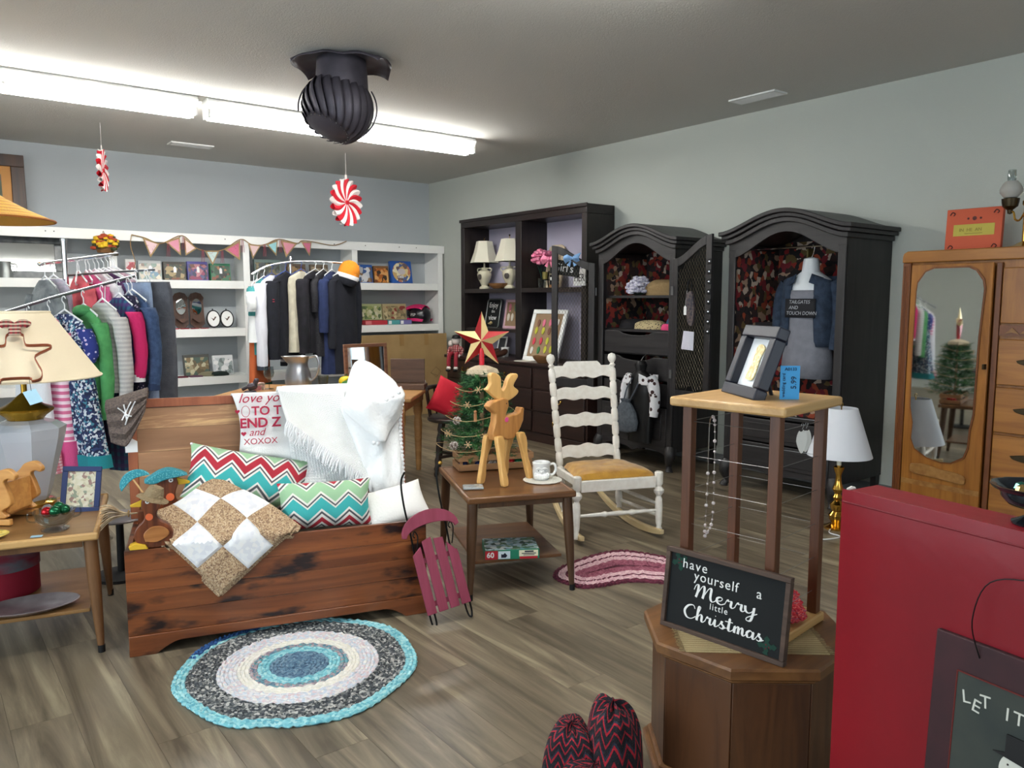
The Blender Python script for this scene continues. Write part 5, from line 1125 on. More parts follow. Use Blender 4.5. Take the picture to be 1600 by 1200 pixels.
# crate, tree, star
m_crate = wood('crate_slat', (140, 100, 66), (170, 128, 88), 'x', 1, 0.6)
CRT = (2.294, 3.445); CRA = R(-21.7)
t = thing('slatted_crate', 'low wooden slatted crate at the back of the walnut end table', 'crate', (CRT[0], CRT[1], 0.5005), CRA)
wc, dc = 0.42, 0.17
for z in (0.0, 0.05):
    for y in (0, dc - 0.008): B().lo((0, y, z + 0.004), (wc, y + 0.008, z + 0.036)).build('slat', m_crate, t, bevel=0.001)
    for x in (0, wc - 0.008): B().lo((x, 0.0085, z + 0.004), (x + 0.008, dc - 0.0085, z + 0.036)).build('end_slat', m_crate, t)
for x in (0.0082, wc - 0.0232):
    for y in (0.0085, dc - 0.0235): B().lo((x, y, 0), (x + 0.015, y + 0.015, 0.09)).build('corner_post', m_crate, t)
B().lo((0.008, 0.0085, 0.001), (wc - 0.008, dc - 0.0085, 0.0035)).build('bottom', m_crate, t)
CRM = MT((CRT[0], CRT[1], 0.5005), rz=CRA)
orn = [mat('bauble_red', (170, 20, 30), 0.2, 0.6), mat('bauble_silver', (190, 190, 196), 0.2, 0.9), mat('bauble_navy', (30, 40, 80), 0.25, 0.5), mat('bauble_green', (30, 100, 64), .2, .6)]
for i, (x, y, k, lab) in enumerate(((0.30, 0.05, 0, 'red glass bauble nearest the front in the crate'), (0.345, 0.10, 0, 'red glass bauble at the back right of the crate'), (0.39, 0.055, 0, 'red glass bauble in the right front corner of the crate'), (0.345, 0.04, 3, 'green glass bauble lying in the crate'), (0.035, 0.05, 2, 'navy bauble in the left end of the crate'), (0.12, 0.035, 2, 'navy bauble behind the front slats of the crate'))):
    t = thing('bauble', lab, 'ornament', CRM @ Vector((x, y, 0.005 + 0.026)), 0, 'baubles in the crate'); B().ball((0, 0, 0), 0.026, 14).build('ball', orn[k], t); B().lathe([(0.007, 0.024), (0.007, 0.032), (0, 0.033)], 10).build('cap', m_brassl, t)
t = thing('pinecone', 'white-tipped pinecone lying in the crate by the slats', 'pinecone', CRM @ Vector((0.20, 0.045, 0.028)), 0.4)
def cone_mesh(r, L):
    b = B(); b.ball((0, 0, 0), r * 0.7, 8, (1, 1, L / r / 1.4))
    for j in range(7):
        for k in range(8):
            a = 2 * PI * (k + 0.5 * (j % 2)) / 8; z = -L / 2 + L * (j + 0.5) / 7; q = r * math.sin(PI * (j + 0.9) / 8.2)
            b.ball((q * math.cos(a), q * math.sin(a), z), r * 0.28, 6, (1, 1, 0.5))
    return b
m_cone = mat('snowy_pinecone', (96, 74, 62), 0.8, col2=(214, 208, 204), vs=60)
o = cone_mesh(0.022, 0.05).build('scales', m_cone, t, rot=(1.2, 0.3, 0))
# the tree itself
TB = CRM @ Vector((0.15, 0.09, 0.0))
t = thing('tabletop_tree', 'small green artificial tree with twine, pinecones and snowflakes, in the crate', 'christmas tree', (TB.x, TB.y, 0.5045), 0)
B().tube([(0, 0, 0.0), (0, 0, 0.50)], 0.012, 8).build('trunk', mat('burlap_trunk', (146, 124, 96), .95), t)
m_need = mat('pine_needles', (46, 104, 60), 0.7, col2=(26, 72, 42), vs=30); m_need2 = mat('pine_needles_light', (74, 128, 70), 0.7, col2=(48, 98, 52), vs=30)
rt_ = random.Random(3)
for nm, mm, cnt in (('foliage', m_need, 380), ('foliage_tips', m_need2, 240)):
    b = B()
    for i in range(cnt):
        z = 0.07 + 0.43 * (i + rt_.random()) / cnt; R0 = lerp(0.255, 0.115, (z - 0.07) / 0.43); a = rt_.random() * 2 * PI
        d = Vector((math.cos(a), math.sin(a), rt_.uniform(-0.1, 0.35))).normalized(); st = Vector((0, 0, z)) + d * R0 * (0.25 if nm == 'foliage' else 0.5); L = R0 * rt_.uniform(0.7, 1.05) - R0 * (0.25 if nm == 'foliage' else 0.5)
        up = Vector((0, 0, 1)); sd = d.cross(up).normalized(); up2 = sd.cross(d)
        for k in range(26):
            f = rt_.random(); p = st + d * L * f; an = rt_.random() * 2 * PI; o_ = (sd * math.cos(an) + up2 * math.sin(an)); tip = p + (o_ * 0.9 + d * 0.9) * rt_.uniform(0.014, 0.026)
            wv_ = o_.cross(d) * 0.0016; n0 = len(b.v)
            b.v += [tuple(p - wv_), tuple(p + wv_), tuple(tip)]; b.f.append((n0, n0 + 1, n0 + 2)); b.uv += [(0, 0)] * 3
    o = b.build(nm, mm, t, smooth=False); o['kind'] = 'stuff'
pts = []
for k in range(120):
    f = k / 119; a = f * 5.2 * 2 * PI; z = 0.09 + 0.40 * f; r_ = lerp(0.262, 0.125, f); pts.append((r_ * math.cos(a), r_ * math.sin(a), z + 0.012 * math.sin(a * 3)))
B().tube(pts, 0.0016, 5).build('twine_garland', mat('twine_pale', (190, 160, 116), 0.9), t)
pcm = cone_mesh(0.02, 0.04).mesh('pinecone_ornament', m_cone)
def onview(px, z, r_): a = math.atan2(-0.79, -0.61) + px; return (r_ * math.cos(a), r_ * math.sin(a), z)
for px, z, r_ in ((-0.75, 0.145, 0.21), (0.62, 0.29, 0.165), (-0.9, 0.27, 0.165)): put('pinecone_ornament', pcm, t, onview(px, z, r_), (0.3, px, 0.5))
sfl = B()
for k in range(6): sfl.tube([(0, 0, 0), (0.020 * math.cos(k * PI / 3), 0, 0.020 * math.sin(k * PI / 3))], 0.0024, 5)
sfm = sfl.mesh('snowflake', mat('twig_pale', (206, 178, 140), 0.9))
for px, z, r_ in ((-0.1, 0.44, 0.13), (-0.3, 0.16, 0.22), (0.1, 0.2, 0.21), (-0.5, 0.36, 0.15), (0.5, 0.12, 0.23), (-1.1, 0.20, 0.2), (0.35, 0.38, 0.145)): put('snowflake', sfm, t, onview(px, z, r_), (0, 0, R(-37)))
for px, z in ((-0.15, 0.30), (0.55, 0.25)):
    o = B().box((0, 0, 0), (0.014, 0.008, 0.045)).build('wood_figure', mat('twig_figure', (180, 130, 90), .8), t, onview(px, z, 0.185)); B().ball((0, 0, 0.03), 0.009, 8).build('figure_head', mat('twig_figure', (180, 130, 90), .8), o)
B().lathe([(0.0, 0.0), (0.075, 0.0), (0.085, 0.012), (0.075, 0.035), (0.04, 0.05), (0.012, 0.056), (0, 0.056)], 20, at=(0, 0, 0.505), wob=lambda k, z: 1 + 0.16 * math.sin(k * 29)).build('burlap_bow', mat('burlap_pale', (196, 180, 154), 0.95, bump=0.8, bs=120), t)
m_stR = mat('star_red', (150, 26, 30), 0.35, 0.3); m_stC = mat('star_cream', (222, 196, 140), 0.35, 0.3)
t = thing('star_tree_topper', 'red and cream faceted tin barn star topping the little tree', 'star', (TB.x, TB.y, 0.5045), R(-40))
B().tube([(0, 0, 0.561), (0, 0, 0.655)], 0.014, 12).build('red_sleeve', mat('sleeve_red', (190, 24, 40), 0.3), t)
SR, sr, ST_ = 0.158, 0.062, 0.695
for k in range(10):
    a0 = PI / 2 + k * PI / 5; a1 = a0 + PI / 5; r0, r1 = (SR, sr) if k % 2 == 0 else (sr, SR)
    p0 = (r0 * math.cos(a0), 0, ST_ + r0 * math.sin(a0)); p1 = (r1 * math.cos(a1), 0, ST_ + r1 * math.sin(a1)); rd = (k % 2 == 0)
    B().add([(0, -0.032, ST_), p0, p1, (0, 0.02, ST_)], [(0, 1, 2), (3, 2, 1), (0, 3, 1), (0, 2, 3)]).build('facet', m_stR if rd else m_stC, t, smooth=False)
# ================================================================== things on the left end table
LM = MT(TL_, rz=TLA)
m_shade = mat('cream_lampshade', (238, 222, 192), 0.85, bump=0.1, bs=200)
lp = LM @ Vector((0.25, 0.58, 0.5005))
t = thing('glass_table_lamp', 'large table lamp with cream cone shade and frosted glass base', 'lamp', lp, 0)
B().lathe([(0, 0), (0.10, 0), (0.10, 0.02), (0.085, 0.03), (0, 0.03)], 32).build('foot', m_brassl, t)
m_frost = mat('frosted_glass_base', (214, 218, 226), 0.2, trans=0.35, coat=0.4)
B().lathe([(0, 0.031), (0.07, 0.031), (0.08, 0.05), (0.12, 0.20), (0.15, 0.31), (0.158, 0.355), (0.12, 0.38), (0.08, 0.392), (0, 0.392)], 8).build('glass_body', m_frost, t, smooth=False)
m_amber = mat('amber_gilt', (176, 136, 42), 0.25, 0.7)
B().lathe([(0, 0.393), (0.07, 0.393), (0.08, 0.407), (0.11, 0.432), (0.113, 0.442), (0.075, 0.457), (0.05, 0.475), (0.03, 0.495), (0.012, 0.51), (0.012, 0.85), (0, 0.85)], 32, wob=lambda k, z: 1 + (0.04 * math.sin(k * 2 * PI * 14) if 0.42 < z < 0.45 else 0)).build('gilt_collar', m_amber, t)
z0, z1, r0, r1 = 0.580, 0.865, 0.308, 0.118
B().lathe([(r0, z0), (r1, z1), (r1 - 0.004, z1), (r0 - 0.004, z0), (r0, z0)], 48).build('shade', m_shade, t)
for r_, z in ((r0, z0), (r1, z1)): B().tube([(r_ * math.cos(a), r_ * math.sin(a), z) for a in [2 * PI * k / 48 for k in range(48)]], 0.005, 6, True).build('shade_trim', m_shade, t)
b = B()
for k in range(3): a = k * 2 * PI / 3; b.tube([(0, 0, z1 - 0.01), (r1 * math.cos(a), r1 * math.sin(a), z1 - 0.01)], 0.003, 5)
b.build('spider', m_brassl, t)
# gingerbread cutter ornament hung on the shade
m_cop = mat('copper_band', (164, 92, 66), 0.4, 0.7); m_tart = plaid('red_tartan', (140, 24, 36), (30, 40, 30), (220, 206, 180), 60)
t = thing('gingerbread_cutter', 'copper gingerbread-person cutter on a tartan bow hanging on the cream shade', 'cookie cutter', (lp.x - 0.045, lp.y - 0.252, lp.z + 0.70), R(-8), None, R(-34))
G = [(0.03, 0.085), (0.034, 0.045), (0.05, 0.035), (0.115, 0.035), (0.125, 0.02), (0.07, -0.015), (0.075, -0.05), (0.09, -0.09), (0.085, -0.125), (0.055, -0.135), (0.045, -0.12), (-0.045, -0.12), (-0.055, -0.135), (-0.085, -0.125), (-0.09, -0.09), (-0.075, -0.05), (-0.07, -0.015), (-0.125, 0.02), (-0.115, 0.035), (-0.05, 0.035), (-0.034, 0.045), (-0.03, 0.085), (0.0, 0.10), (0.03, 0.085)]
Gs = spl2(G, 3)[:-1]; n = len(Gs)
B().add([(x, -0.010, z) for x, z in Gs] + [(x, 0.010, z) for x, z in Gs], [(i, (i + 1) % n, (i + 1) % n + n, i + n) for i in range(n)]).build('metal_band', m_cop, t, solid=0.003)
for s_ in (-1, 1): B().ball((s_ * 0.03, -0.012, 0.135), 0.026, 10, (1.2, .5, .8)).build('bow_loop', m_tart, t)
B().box((0, -0.012, 0.11), (0.045, 0.014, 0.06)).build('bow_knot', m_tart, t, bevel=0.005)
B().tube([(0.045, -0.01, -0.13), (0.05, -0.012, -0.185)], 0.001, 4).build('tag_string', m_ink, t)
B().prism([(0.02, -0.19), (0.065, -0.175), (0.09, -0.235), (0.045, -0.25)], 0.0015, y0=-0.012).build('blue_tag', mat('tag_pale_blue', (168, 206, 224), .7), t)
# sleigh planter
m_slei = wood('honey_pine', (188, 126, 62), (214, 156, 86), 'x', 1.2, 0.4, bump=0.03)
t = thing('sleigh_planter', 'honey pine scroll-sided sleigh planter at the left table edge', 'planter', (0.195, 3.80, 0.5005), R(-42))
SL = spl2([(-0.16, 0.03), (0.09, 0.03), (0.085, 0.06), (0.125, 0.09), (0.115, 0.14), (0.10, 0.18), (0.12, 0.195), (0.145, 0.19), (0.15, 0.21), (0.12, 0.235), (0.075, 0.225), (0.04, 0.19), (-0.03, 0.16), (-0.16, 0.14), (-0.16, 0.03)], 4)[:-1]
for y in (0.0, 0.16):
    B().prism(SL, 0.026, y0=y + 0.0).build('scroll_side', m_slei, t, bevel=0.004)
    B().lo((-0.18, y + 0.003, 0.0), (0.115, y + 0.023, 0.026)).build('runner', m_slei, t, bevel=0.004)
B().lo((0.085, 0.027, 0.05), (0.10, 0.159, 0.175)).build('front_panel', m_slei, t); B().lo((-0.15, 0.027, 0.035), (0.084, 0.159, 0.047)).build('floor_panel', m_slei, t)
B().lathe([(0, 0), (0.011, 0), (0.011, 0.002), (0, 0.002)], 14, MT((0.02, -0.0005, 0.11), rx=PI / 2)).build('green_sticker', mat('sticker_green', (90, 206, 60), .6), t)
# blue frame, glass bowl, plate
m_bfr = mat('blue_frame_paint', (44, 58, 104), 0.45)
t = thing('blue_photo_frame', 'small blue photo frame with a botanical print on the left table', 'picture frame', LM @ Vector((0.375, 0.40, 0.5005)), TLA + R(-8), None, R(-14), R(4))
wF, hF, bF = 0.155, 0.20, 0.022
for a, c in (((0, 0), (wF, bF)), ((0, hF - bF), (wF, hF)), ((0, bF + .0003), (bF, hF - bF - .0003)), ((wF - bF, bF + .0003), (wF, hF - bF - .0003))): B().lo((a[0], 0, a[1]), (c[0], 0.015, c[1])).build('frame_rail', m_bfr, t, bevel=0.002)
B().lo((bF, 0.006, bF), (wF - bF, 0.010, hF - bF)).build('print', cells('botanical_print', [(214, 208, 180), (222, 218, 196), (206, 200, 170), (150, 160, 140), (218, 214, 190), (160, 130, 120), (226, 222, 204)], 75, .6, warp=.01), t)
B().box((wF / 2, 0.05, 0.07), (0.04, 0.004, 0.145), rx=R(28)).build('easel', m_bfr, t)
m_cut = glass('cut_glass', (226, 230, 230), 0.06)
gb = LM @ Vector((0.39, 0.115, 0.5005))
t = thing('cut_glass_bowl', 'cut glass bowl with handles and red and green ornaments on the left table', 'bowl', gb, 0)
B().lathe([(0, 0.0), (0.05, 0.0), (0.052, 0.006), (0.03, 0.014), (0.045, 0.022), (0.068, 0.045), (0.075, 0.075), (0.078, 0.08), (0.072, 0.08), (0.066, 0.05), (0.04, 0.026), (0, 0.022)], 32, wob=lambda k, z: 1 + 0.02 * math.sin(k * 2 * PI * 16)).build('bowl', m_cut, t)
for s_ in (-1, 1): B().tube(spl([(s_ * 0.07, 0, 0.075), (s_ * 0.09, 0, 0.08), (s_ * 0.092, 0, 0.05), (s_ * 0.066, 0, 0.04)], 5), 0.004, 6).build('handle', m_cut, t)
for k, (x, y, z, c) in enumerate(((-0.025, 0.0, 0.075, 0), (0.02, 0.02, 0.085, 3), (0.0, -0.025, 0.08, 3), (0.035, -0.01, 0.078, 3), (-0.02, 0.03, 0.078, 1))): B().ball((x, y, z), 0.022, 12).build('foil_ornament', orn[c], t)
t = thing('glass_tag', 'pale blue price tag lying in front of the cut glass bowl', 'tag', LM @ Vector((0.335, 0.035, 0.5008)), R(-20)); B().lo((-0.02, -0.012, 0), (0.02, 0.012, 0.0015)).build('card', mat('tag_pale_blue', (168, 206, 224), .7), t)
t = thing('yellow_plate', 'small yellow printed plate at the left front of the table', 'plate', LM @ Vector((0.165, 0.10, 0.5005)), 0)
B().lathe([(0, 0.0), (0.04, 0), (0.068, 0.008), (0.07, 0.010), (0.04, 0.004), (0, 0.004)], 28).build('plate', cells('yellow_print', [(214, 190, 84), (226, 206, 110), (196, 170, 70), (160, 150, 80)], 60, .4), t)
# lower shelf: red box and tray
t = thing('round_red_box', 'round red hat box with grey lid on the lower shelf at left', 'box', LM @ Vector((0.15, 0.43, 0.1705)), 0)
B().lathe([(0, 0), (0.135, 0), (0.135, 0.12), (0, 0.12)], 40).build('body', mat('felt_red', (132, 16, 40), 0.85), t, bevel=0.003)
B().lathe([(0.139, 0.115), (0.139, 0.150), (0.13, 0.154), (0, 0.152), (0, 0.1205), (0.1365, 0.1205)], 40).build('lid', mat('lid_red_grey', (120, 32, 50), 0.8, col2=(90, 96, 104), vs=9), t)
ptag('box_price_tag', 'white price tag on the round red hat box', LM @ Vector((0.09, 0.283, 0.29)), TLA, 0.05, 0.06)
m_silv = mat('tarnished_silver', (196, 190, 192), 0.35, 0.6, col2=(150, 138, 142), vs=7)
t = thing('oval_silver_tray', 'oval tarnished silver tray on the lower shelf at left', 'tray', LM @ Vector((0.28, 0.155, 0.1705)), TLA + R(6))
B().lathe([(0, 0.0), (0.10, 0.0), (0.125, 0.008), (0.15, 0.020), (0.155, 0.022), (0.15, 0.024), (0.122, 0.012), (0.10, 0.005), (0, 0.005)], 48, sx=1.15, sy=0.72).build('tray', m_silv, t)
# round mirror-topped stand behind
t = thing('round_mirror_stand', 'low black stand with round mirrored top between left table and chest', 'stand', (0.80, 4.34, 0), 0)
B().lathe([(0, 0.0), (0.13, 0.0), (0.13, 0.015), (0.02, 0.03), (0.018, 0.29), (0.11, 0.30), (0.115, 0.305), (0, 0.305)], 32).build('pedestal', m_blk, t)
B().lathe([(0, 0.3055), (0.13, 0.3055), (0.135, 0.312), (0.13, 0.318), (0.122, 0.314), (0, 0.314)], 40).build('mirror_tray', m_silv, t)
# ================================================================== dining table behind the chest and what stands on it
m_din = wood('honey_oak', (150, 104, 56), (178, 132, 80), 'x', 0.8, 0.4)
DT, DTA = (1.75, 5.97, 0), R(-41.7); DM = MT(DT, rz=DTA); wd_, dd_ = 1.52, 0.88
t = thing('dining_table', 'honey oak dining table behind the cedar chest', 'table', DT, DTA)
B().lo((0, 0, 0.67), (wd_, dd_, 0.70)).build('table_top', m_din, t, bevel=0.008)
for a, c in (((0.06, 0.06), (wd_ - 0.06, 0.08)), ((0.06, dd_ - 0.08), (wd_ - 0.06, dd_ - 0.06)), ((0.06, 0.0805), (0.08, dd_ - 0.0805)), ((wd_ - 0.08, 0.0805), (wd_ - 0.06, dd_ - 0.0805))): B().lo((a[0], a[1], 0.59), (c[0], c[1], 0.6695)).build('apron', m_din, t)
for x in (0.1, wd_ - 0.1):
    for y in (0.1, dd_ - 0.1): B().lathe([(0.02, 0), (0.025, 0.1), (0.035, 0.4), (0.028, 0.46), (0.04, 0.5), (0.04, 0.6695)], 14, at=(x, y, 0)).build('leg', m_din, t)
m_pew = mat('pewter', (176, 180, 186), 0.3, 0.9, bump=0.1, bs=20)
ZT = 0.7005
t = thing('pewter_pitcher', 'big pewter water pitcher on the dining table', 'pitcher', (2.50, 6.10, ZT), R(-37))
B().lathe([(0, 0), (0.095, 0), (0.10, 0.01), (0.105, 0.06), (0.10, 0.12), (0.085, 0.17), (0.078, 0.20), (0.085, 0.24), (0.10, 0.262), (0.096, 0.262), (0.08, 0.24), (0.072, 0.20), (0.08, 0.16), (0.095, 0.1), (0.09, 0.012), (0, 0.01)], 32, wob=lambda k, z: 1 + (0.35 * max(0, math.cos(2 * PI * (k - 0.5))) ** 6 if z > 0.235 else 0)).build('body', m_pew, t)
B().tube(spl([(0.085, 0, 0.25), (0.15, 0, 0.26), (0.17, 0, 0.19), (0.145, 0, 0.10), (0.10, 0, 0.06)], 6), 0.010, 8).build('handle', m_pew, t)
m_gl = mat('wine_glass', (235, 240, 240), 0.02, trans=0.9, ior=1.2)
def goblet(label, p, h=0.17):
    t = thing('wine_goblet', label, 'wine glass', p, 0, 'wine goblets'); 
    B().lathe([(0, 0), (0.034, 0), (0.034, 0.003), (0.006, 0.008), (0.004, 0.06), (0.012, 0.075), (0.036, 0.10), (0.042, 0.13), (0.036, h), (0.034, h), (0.040, 0.13), (0.034, 0.102), (0.0, 0.08)], 24).build('glass', glass('goblet_glass', (226, 230, 230)), t)
goblet('clear wine goblet left of the pewter pitcher', (2.295, 6.20, ZT), 0.18); goblet('clear wine goblet near the right corner of the dining table', (3.26, 5.64, ZT), 0.18)
t = thing('small_tumbler', 'short clear tumbler just right of the pewter pitcher', 'glass', (2.68, 6.02, ZT), 0); B().lathe([(0, 0), (0.035, 0), (0.045, 0.10), (0.043, 0.10), (0.033, 0.006), (0, 0.006)], 24).build('glass', glass('goblet_glass'), t)
t = thing('white_teacup', 'white teacup on the corner of the dining table', 'cup', (3.36, 5.66, ZT), R(-60)); B().lathe([(0, 0), (0.03, 0), (0.046, 0.025), (0.05, 0.06), (0.047, 0.06), (0.042, 0.025), (0, 0.008)], 24).build('cup', m_chin, t); B().tube(spl([(0.047, 0, 0.05), (0.07, 0, 0.05), (0.07, 0, 0.025), (0.045, 0, 0.02)], 4), 0.005, 6).build('handle', m_chin, t)
t = thing('trinket_tin', 'small pink printed tin left of the goblet', 'tin', (2.20, 6.20, ZT), R(-37)); B().lathe([(0, 0), (0.055, 0), (0.055, 0.05), (0.052, 0.055), (0, 0.055)], 24).build('tin', cells('rose_print', [(206, 150, 150), (226, 214, 206), (170, 100, 110), (150, 140, 120)], 50, .5), t)
for i, (x, y, c, lab) in enumerate(((2.86, 5.98, (216, 190, 30), 'yellow toy pepper on the dining table'), (2.84, 5.91, (40, 110, 40), 'green toy pepper on the dining table'), (3.02, 5.89, (190, 24, 40), 'red toy tomato on the dining table behind the white throw'))):
    t = thing('toy_vegetable', lab, 'toy food', (x, y, ZT), 0, 'toy vegetables'); B().ball((0, 0, 0.045 if i != 1 else 0.03), 0.05 if i != 1 else 0.04, 14, (1.2, 1, .9 if i != 1 else .7)).build('fruit', mat('toy%d' % i, c, .35), t); B().tube([(0, 0, 0.08 if i != 1 else 0.05), (0.01, 0, 0.105 if i != 1 else 0.07)], 0.006, 6).build('stem', mat('toy_stem', (50, 90, 40), .6), t)
m_cher = wood('cherry_frame', (112, 72, 52), (142, 98, 74), 'x', 1, 0.4)
def framed(name, label, cat, loc, rz, w_, h_, bw, m_fr, m_in, dep=0.025, lean=-8, inner='picture', mat2=None, grp=None):
    t = thing(name, label, cat, loc, rz, grp, R(lean))
    for a, c in (((0, 0), (w_, bw)), ((0, h_ - bw), (w_, h_)), ((0, bw + .0003), (bw, h_ - bw - .0003)), ((w_ - bw, bw + .0003), (w_, h_ - bw - .0003))): B().lo((a[0], 0, a[1]), (c[0], dep, c[1])).build('frame_rail', m_fr, t, bevel=min(0.004, bw * .2))
    if mat2: B().lo((bw, dep * .4, bw), (w_ - bw, dep * .5, h_ - bw)).build('mat_board', mat2, t); q = bw * 0.7
    else: q = 0
    B().lo((bw + q, dep * .3, bw + q), (w_ - bw - q, dep * .39, h_ - bw - q)).build(inner, m_in, t); return t
framed('table_mirror', 'cherry-wood framed mirror standing behind the white throw', 'mirror', (2.87, 5.99, ZT), R(0), 0.40, 0.35, 0.03, m_cher, m_mirror, 0.03, -4, 'mirror')
B_ = thing('wooden_letter_box', 'dark wooden lidded box standing on a tray on the dining table', 'box', DM @ Vector((1.22, 0.66, ZT)), DTA); B().lo((0, 0.012, 0.045), (0.28, 0.03, 0.24)).build('raised_lid', wood('box_walnut', (70, 48, 36), (96, 68, 50), 'x', 1, .45), B_, bevel=.003); B().lo((-0.02, -0.12, 0), (0.30, 0.03, 0.044)).build('box', wood('box_walnut', (70, 48, 36), (96, 68, 50), 'x', 1, .45), B_, bevel=.003)
t = thing('dark_figurine', 'small dark metal bird figurine behind the chest lid', 'figurine', (2.09, 6.06, ZT), R(-37)); B().tube(spl([(-0.06, 0, 0.02), (-0.02, 0, 0.04), (0.03, 0, 0.05), (0.05, 0, 0.09), (0.07, 0, 0.10)], 5), [0.012] * 6 + [0.028] * 6 + [0.02] * 5 + [0.014, 0.014, 0.01, 0.005], 8).build('bird', m_iron, t); B().lathe([(0, 0), (0.05, 0), (0.04, 0.012), (0, 0.014)], 16).build('base', m_iron, t)
# ---- dark round-seat chair with pillow and penguin
m_dk = wood('dark_walnut_chair', (34, 24, 20), (52, 38, 30), 'z', 1, 0.35)
CHR = (3.50, 5.32)
t = thing('round_seat_chair', 'dark turned-leg chair with round seat beside the dining table', 'chair', (*CHR, 0), R(-37))
B().lathe([(0, 0.44), (0.21, 0.44), (0.22, 0.45), (0.22, 0.465), (0.20, 0.475), (0, 0.47)], 32).build('seat', m_dk, t)
for k in range(4):
    a = PI / 4 + k * PI / 2; p0, p1 = Vector((0.20 * math.cos(a), 0.20 * math.sin(a), 0)), Vector((0.14 * math.cos(a), 0.14 * math.sin(a), 0.44)); d = p1 - p0; rot = d.to_track_quat('Z', 'Y').to_matrix().to_4x4()
    B().lathe([(r_, f * d.length) for r_, f in ((0.012, 0), (0.02, 0.05), (0.015, 0.09), (0.024, 0.14), (0.016, 0.2), (0.024, 0.3), (0.017, 0.36), (0.022, 0.5), (0.026, 0.7), (0.018, 0.8), (0.026, 0.86), (0.02, 1.0))], 12, Matrix.Translation(p0) @ rot).build('leg', m_dk, t)
for a, c in ((0, 2), (1, 3)):
    A, C_ = PI / 4 + a * PI / 2, PI / 4 + c * PI / 2; B().tube([(0.175 * math.cos(A), 0.175 * math.sin(A), 0.15), (0.175 * math.cos(C_), 0.175 * math.sin(C_), 0.15 + 0.02 * a)], 0.014, 8).build('stretcher', m_dk, t)
B().tube([(0.23 * math.cos(a), 0.23 * math.sin(a), 0.70) for a in [R(-15) + R(210) * k / 20 for k in range(21)]], 0.018, 8).build('back_rail', m_dk, t)
for k in range(9): a = R(-10) + R(200) * k / 8; B().tube([(0.20 * math.cos(a), 0.20 * math.sin(a), 0.468), (0.23 * math.cos(a), 0.23 * math.sin(a), 0.70)], 0.008, 6).build('spindle', m_dk, t)
m_redf = mat('red_felt', (190, 20, 44), 0.85)
t = thing('red_felt_pillow', 'red felt pillow with dark border heaped on the round-seat chair', 'pillow', (CHR[0] - 0.05, CHR[1] - 0.02, 0.62), R(-37), None, R(-20), R(24))
pillow_mesh(B(), 0.30, 0.30, 0.12).build('cover', m_redf, t)
t = thing('plush_penguin', 'dark plush penguin with plaid scarf slumped beside the red pillow', 'plush toy', (CHR[0] + 0.11, CHR[1] - 0.01, 0.4725), R(-37))
m_pl = mat('plush_dark', (30, 30, 40), 0.95, bump=0.6, bs=90)
B().ball((0, 0, 0.09), 0.085, 14, (1, .9, 1.1)).build('body', m_pl, t); B().ball((0.0, -0.0, 0.215), 0.06, 14).build('head', m_pl, t); B().ball((0.0, -0.03, 0.21), 0.04, 12, (.9, .9, .9)).build('face', m_wcot, t); B().lathe([(0.05, 0.15), (0.068, 0.165), (0.066, 0.18), (0.05, 0.185)], 18).build('scarf', plaid('buffalo_plaid', (130, 20, 36), (20, 18, 22), (20, 18, 22), 50), t)
B().lathe([(0.012, 0), (0, 0.03)], 8, MT((0, -0.066, 0.205), rx=PI / 2)).build('beak', m_oran, t)
# ---- doll on the dresser edge
t = thing('snow_doll', 'cloth snow doll in red plaid clothes sitting on the left edge of the dresser', 'doll', (4.945, 7.46, 0.7905), R(-60))
m_dsk = mat('doll_cloth', (224, 214, 206), .9); m_dpl = plaid('doll_plaid', (150, 40, 52), (206, 180, 170), (90, 24, 34), 40)
B().ball((0, 0, 0.06), 0.06, 12, (1, .8, 1.2)).build('torso', m_dpl, t); B().ball((0, -0.01, 0.165), 0.05, 12).build('head', m_dsk, t)
B().lathe([(0.07, 0.19), (0.052, 0.195), (0.04, 0.225), (0.0, 0.235)], 16).build('hat', m_blk, t)
for s_ in (-1, 1):
    B().tube(spl([(s_ * 0.05, 0, 0.09), (s_ * 0.085, -0.02, 0.05), (s_ * 0.07, -0.05, 0.0)], 4), 0.02, 8).build('arm', m_dpl, t); B().ball((s_ * 0.068, -0.055, -0.005), 0.022, 8).build('mitten', m_dsk, t)
    lg = B().tube(spl([(s_ * 0.03, -0.02, 0.02), (s_ * 0.04, -0.085, 0.01), (s_ * 0.045, -0.105, -0.05), (s_ * 0.045, -0.105, -0.12)], 4), 0.024, 8).build('leg', mat('doll_trousers', (150, 44, 56), .9), t); B().ball((s_ * 0.045, -0.11, -0.14), 0.028, 8, (1, 1, .8)).build('sock', m_dsk, lg); B().ball((s_ * 0.045, -0.125, -0.165), 0.028, 8, (1, 1.3, .6)).build('shoe', m_blk, lg)
t = thing('small_sock_doll', 'smaller sock doll leaning against the snow doll', 'doll', (4.965, 7.60, 0.7905), R(-60)); B().ball((0, 0, 0.05), 0.04, 10, (1, .8, 1.25)).build('torso', m_dpl, t); B().ball((0, -0.005, 0.125), 0.036, 10).build('head', m_dsk, t)

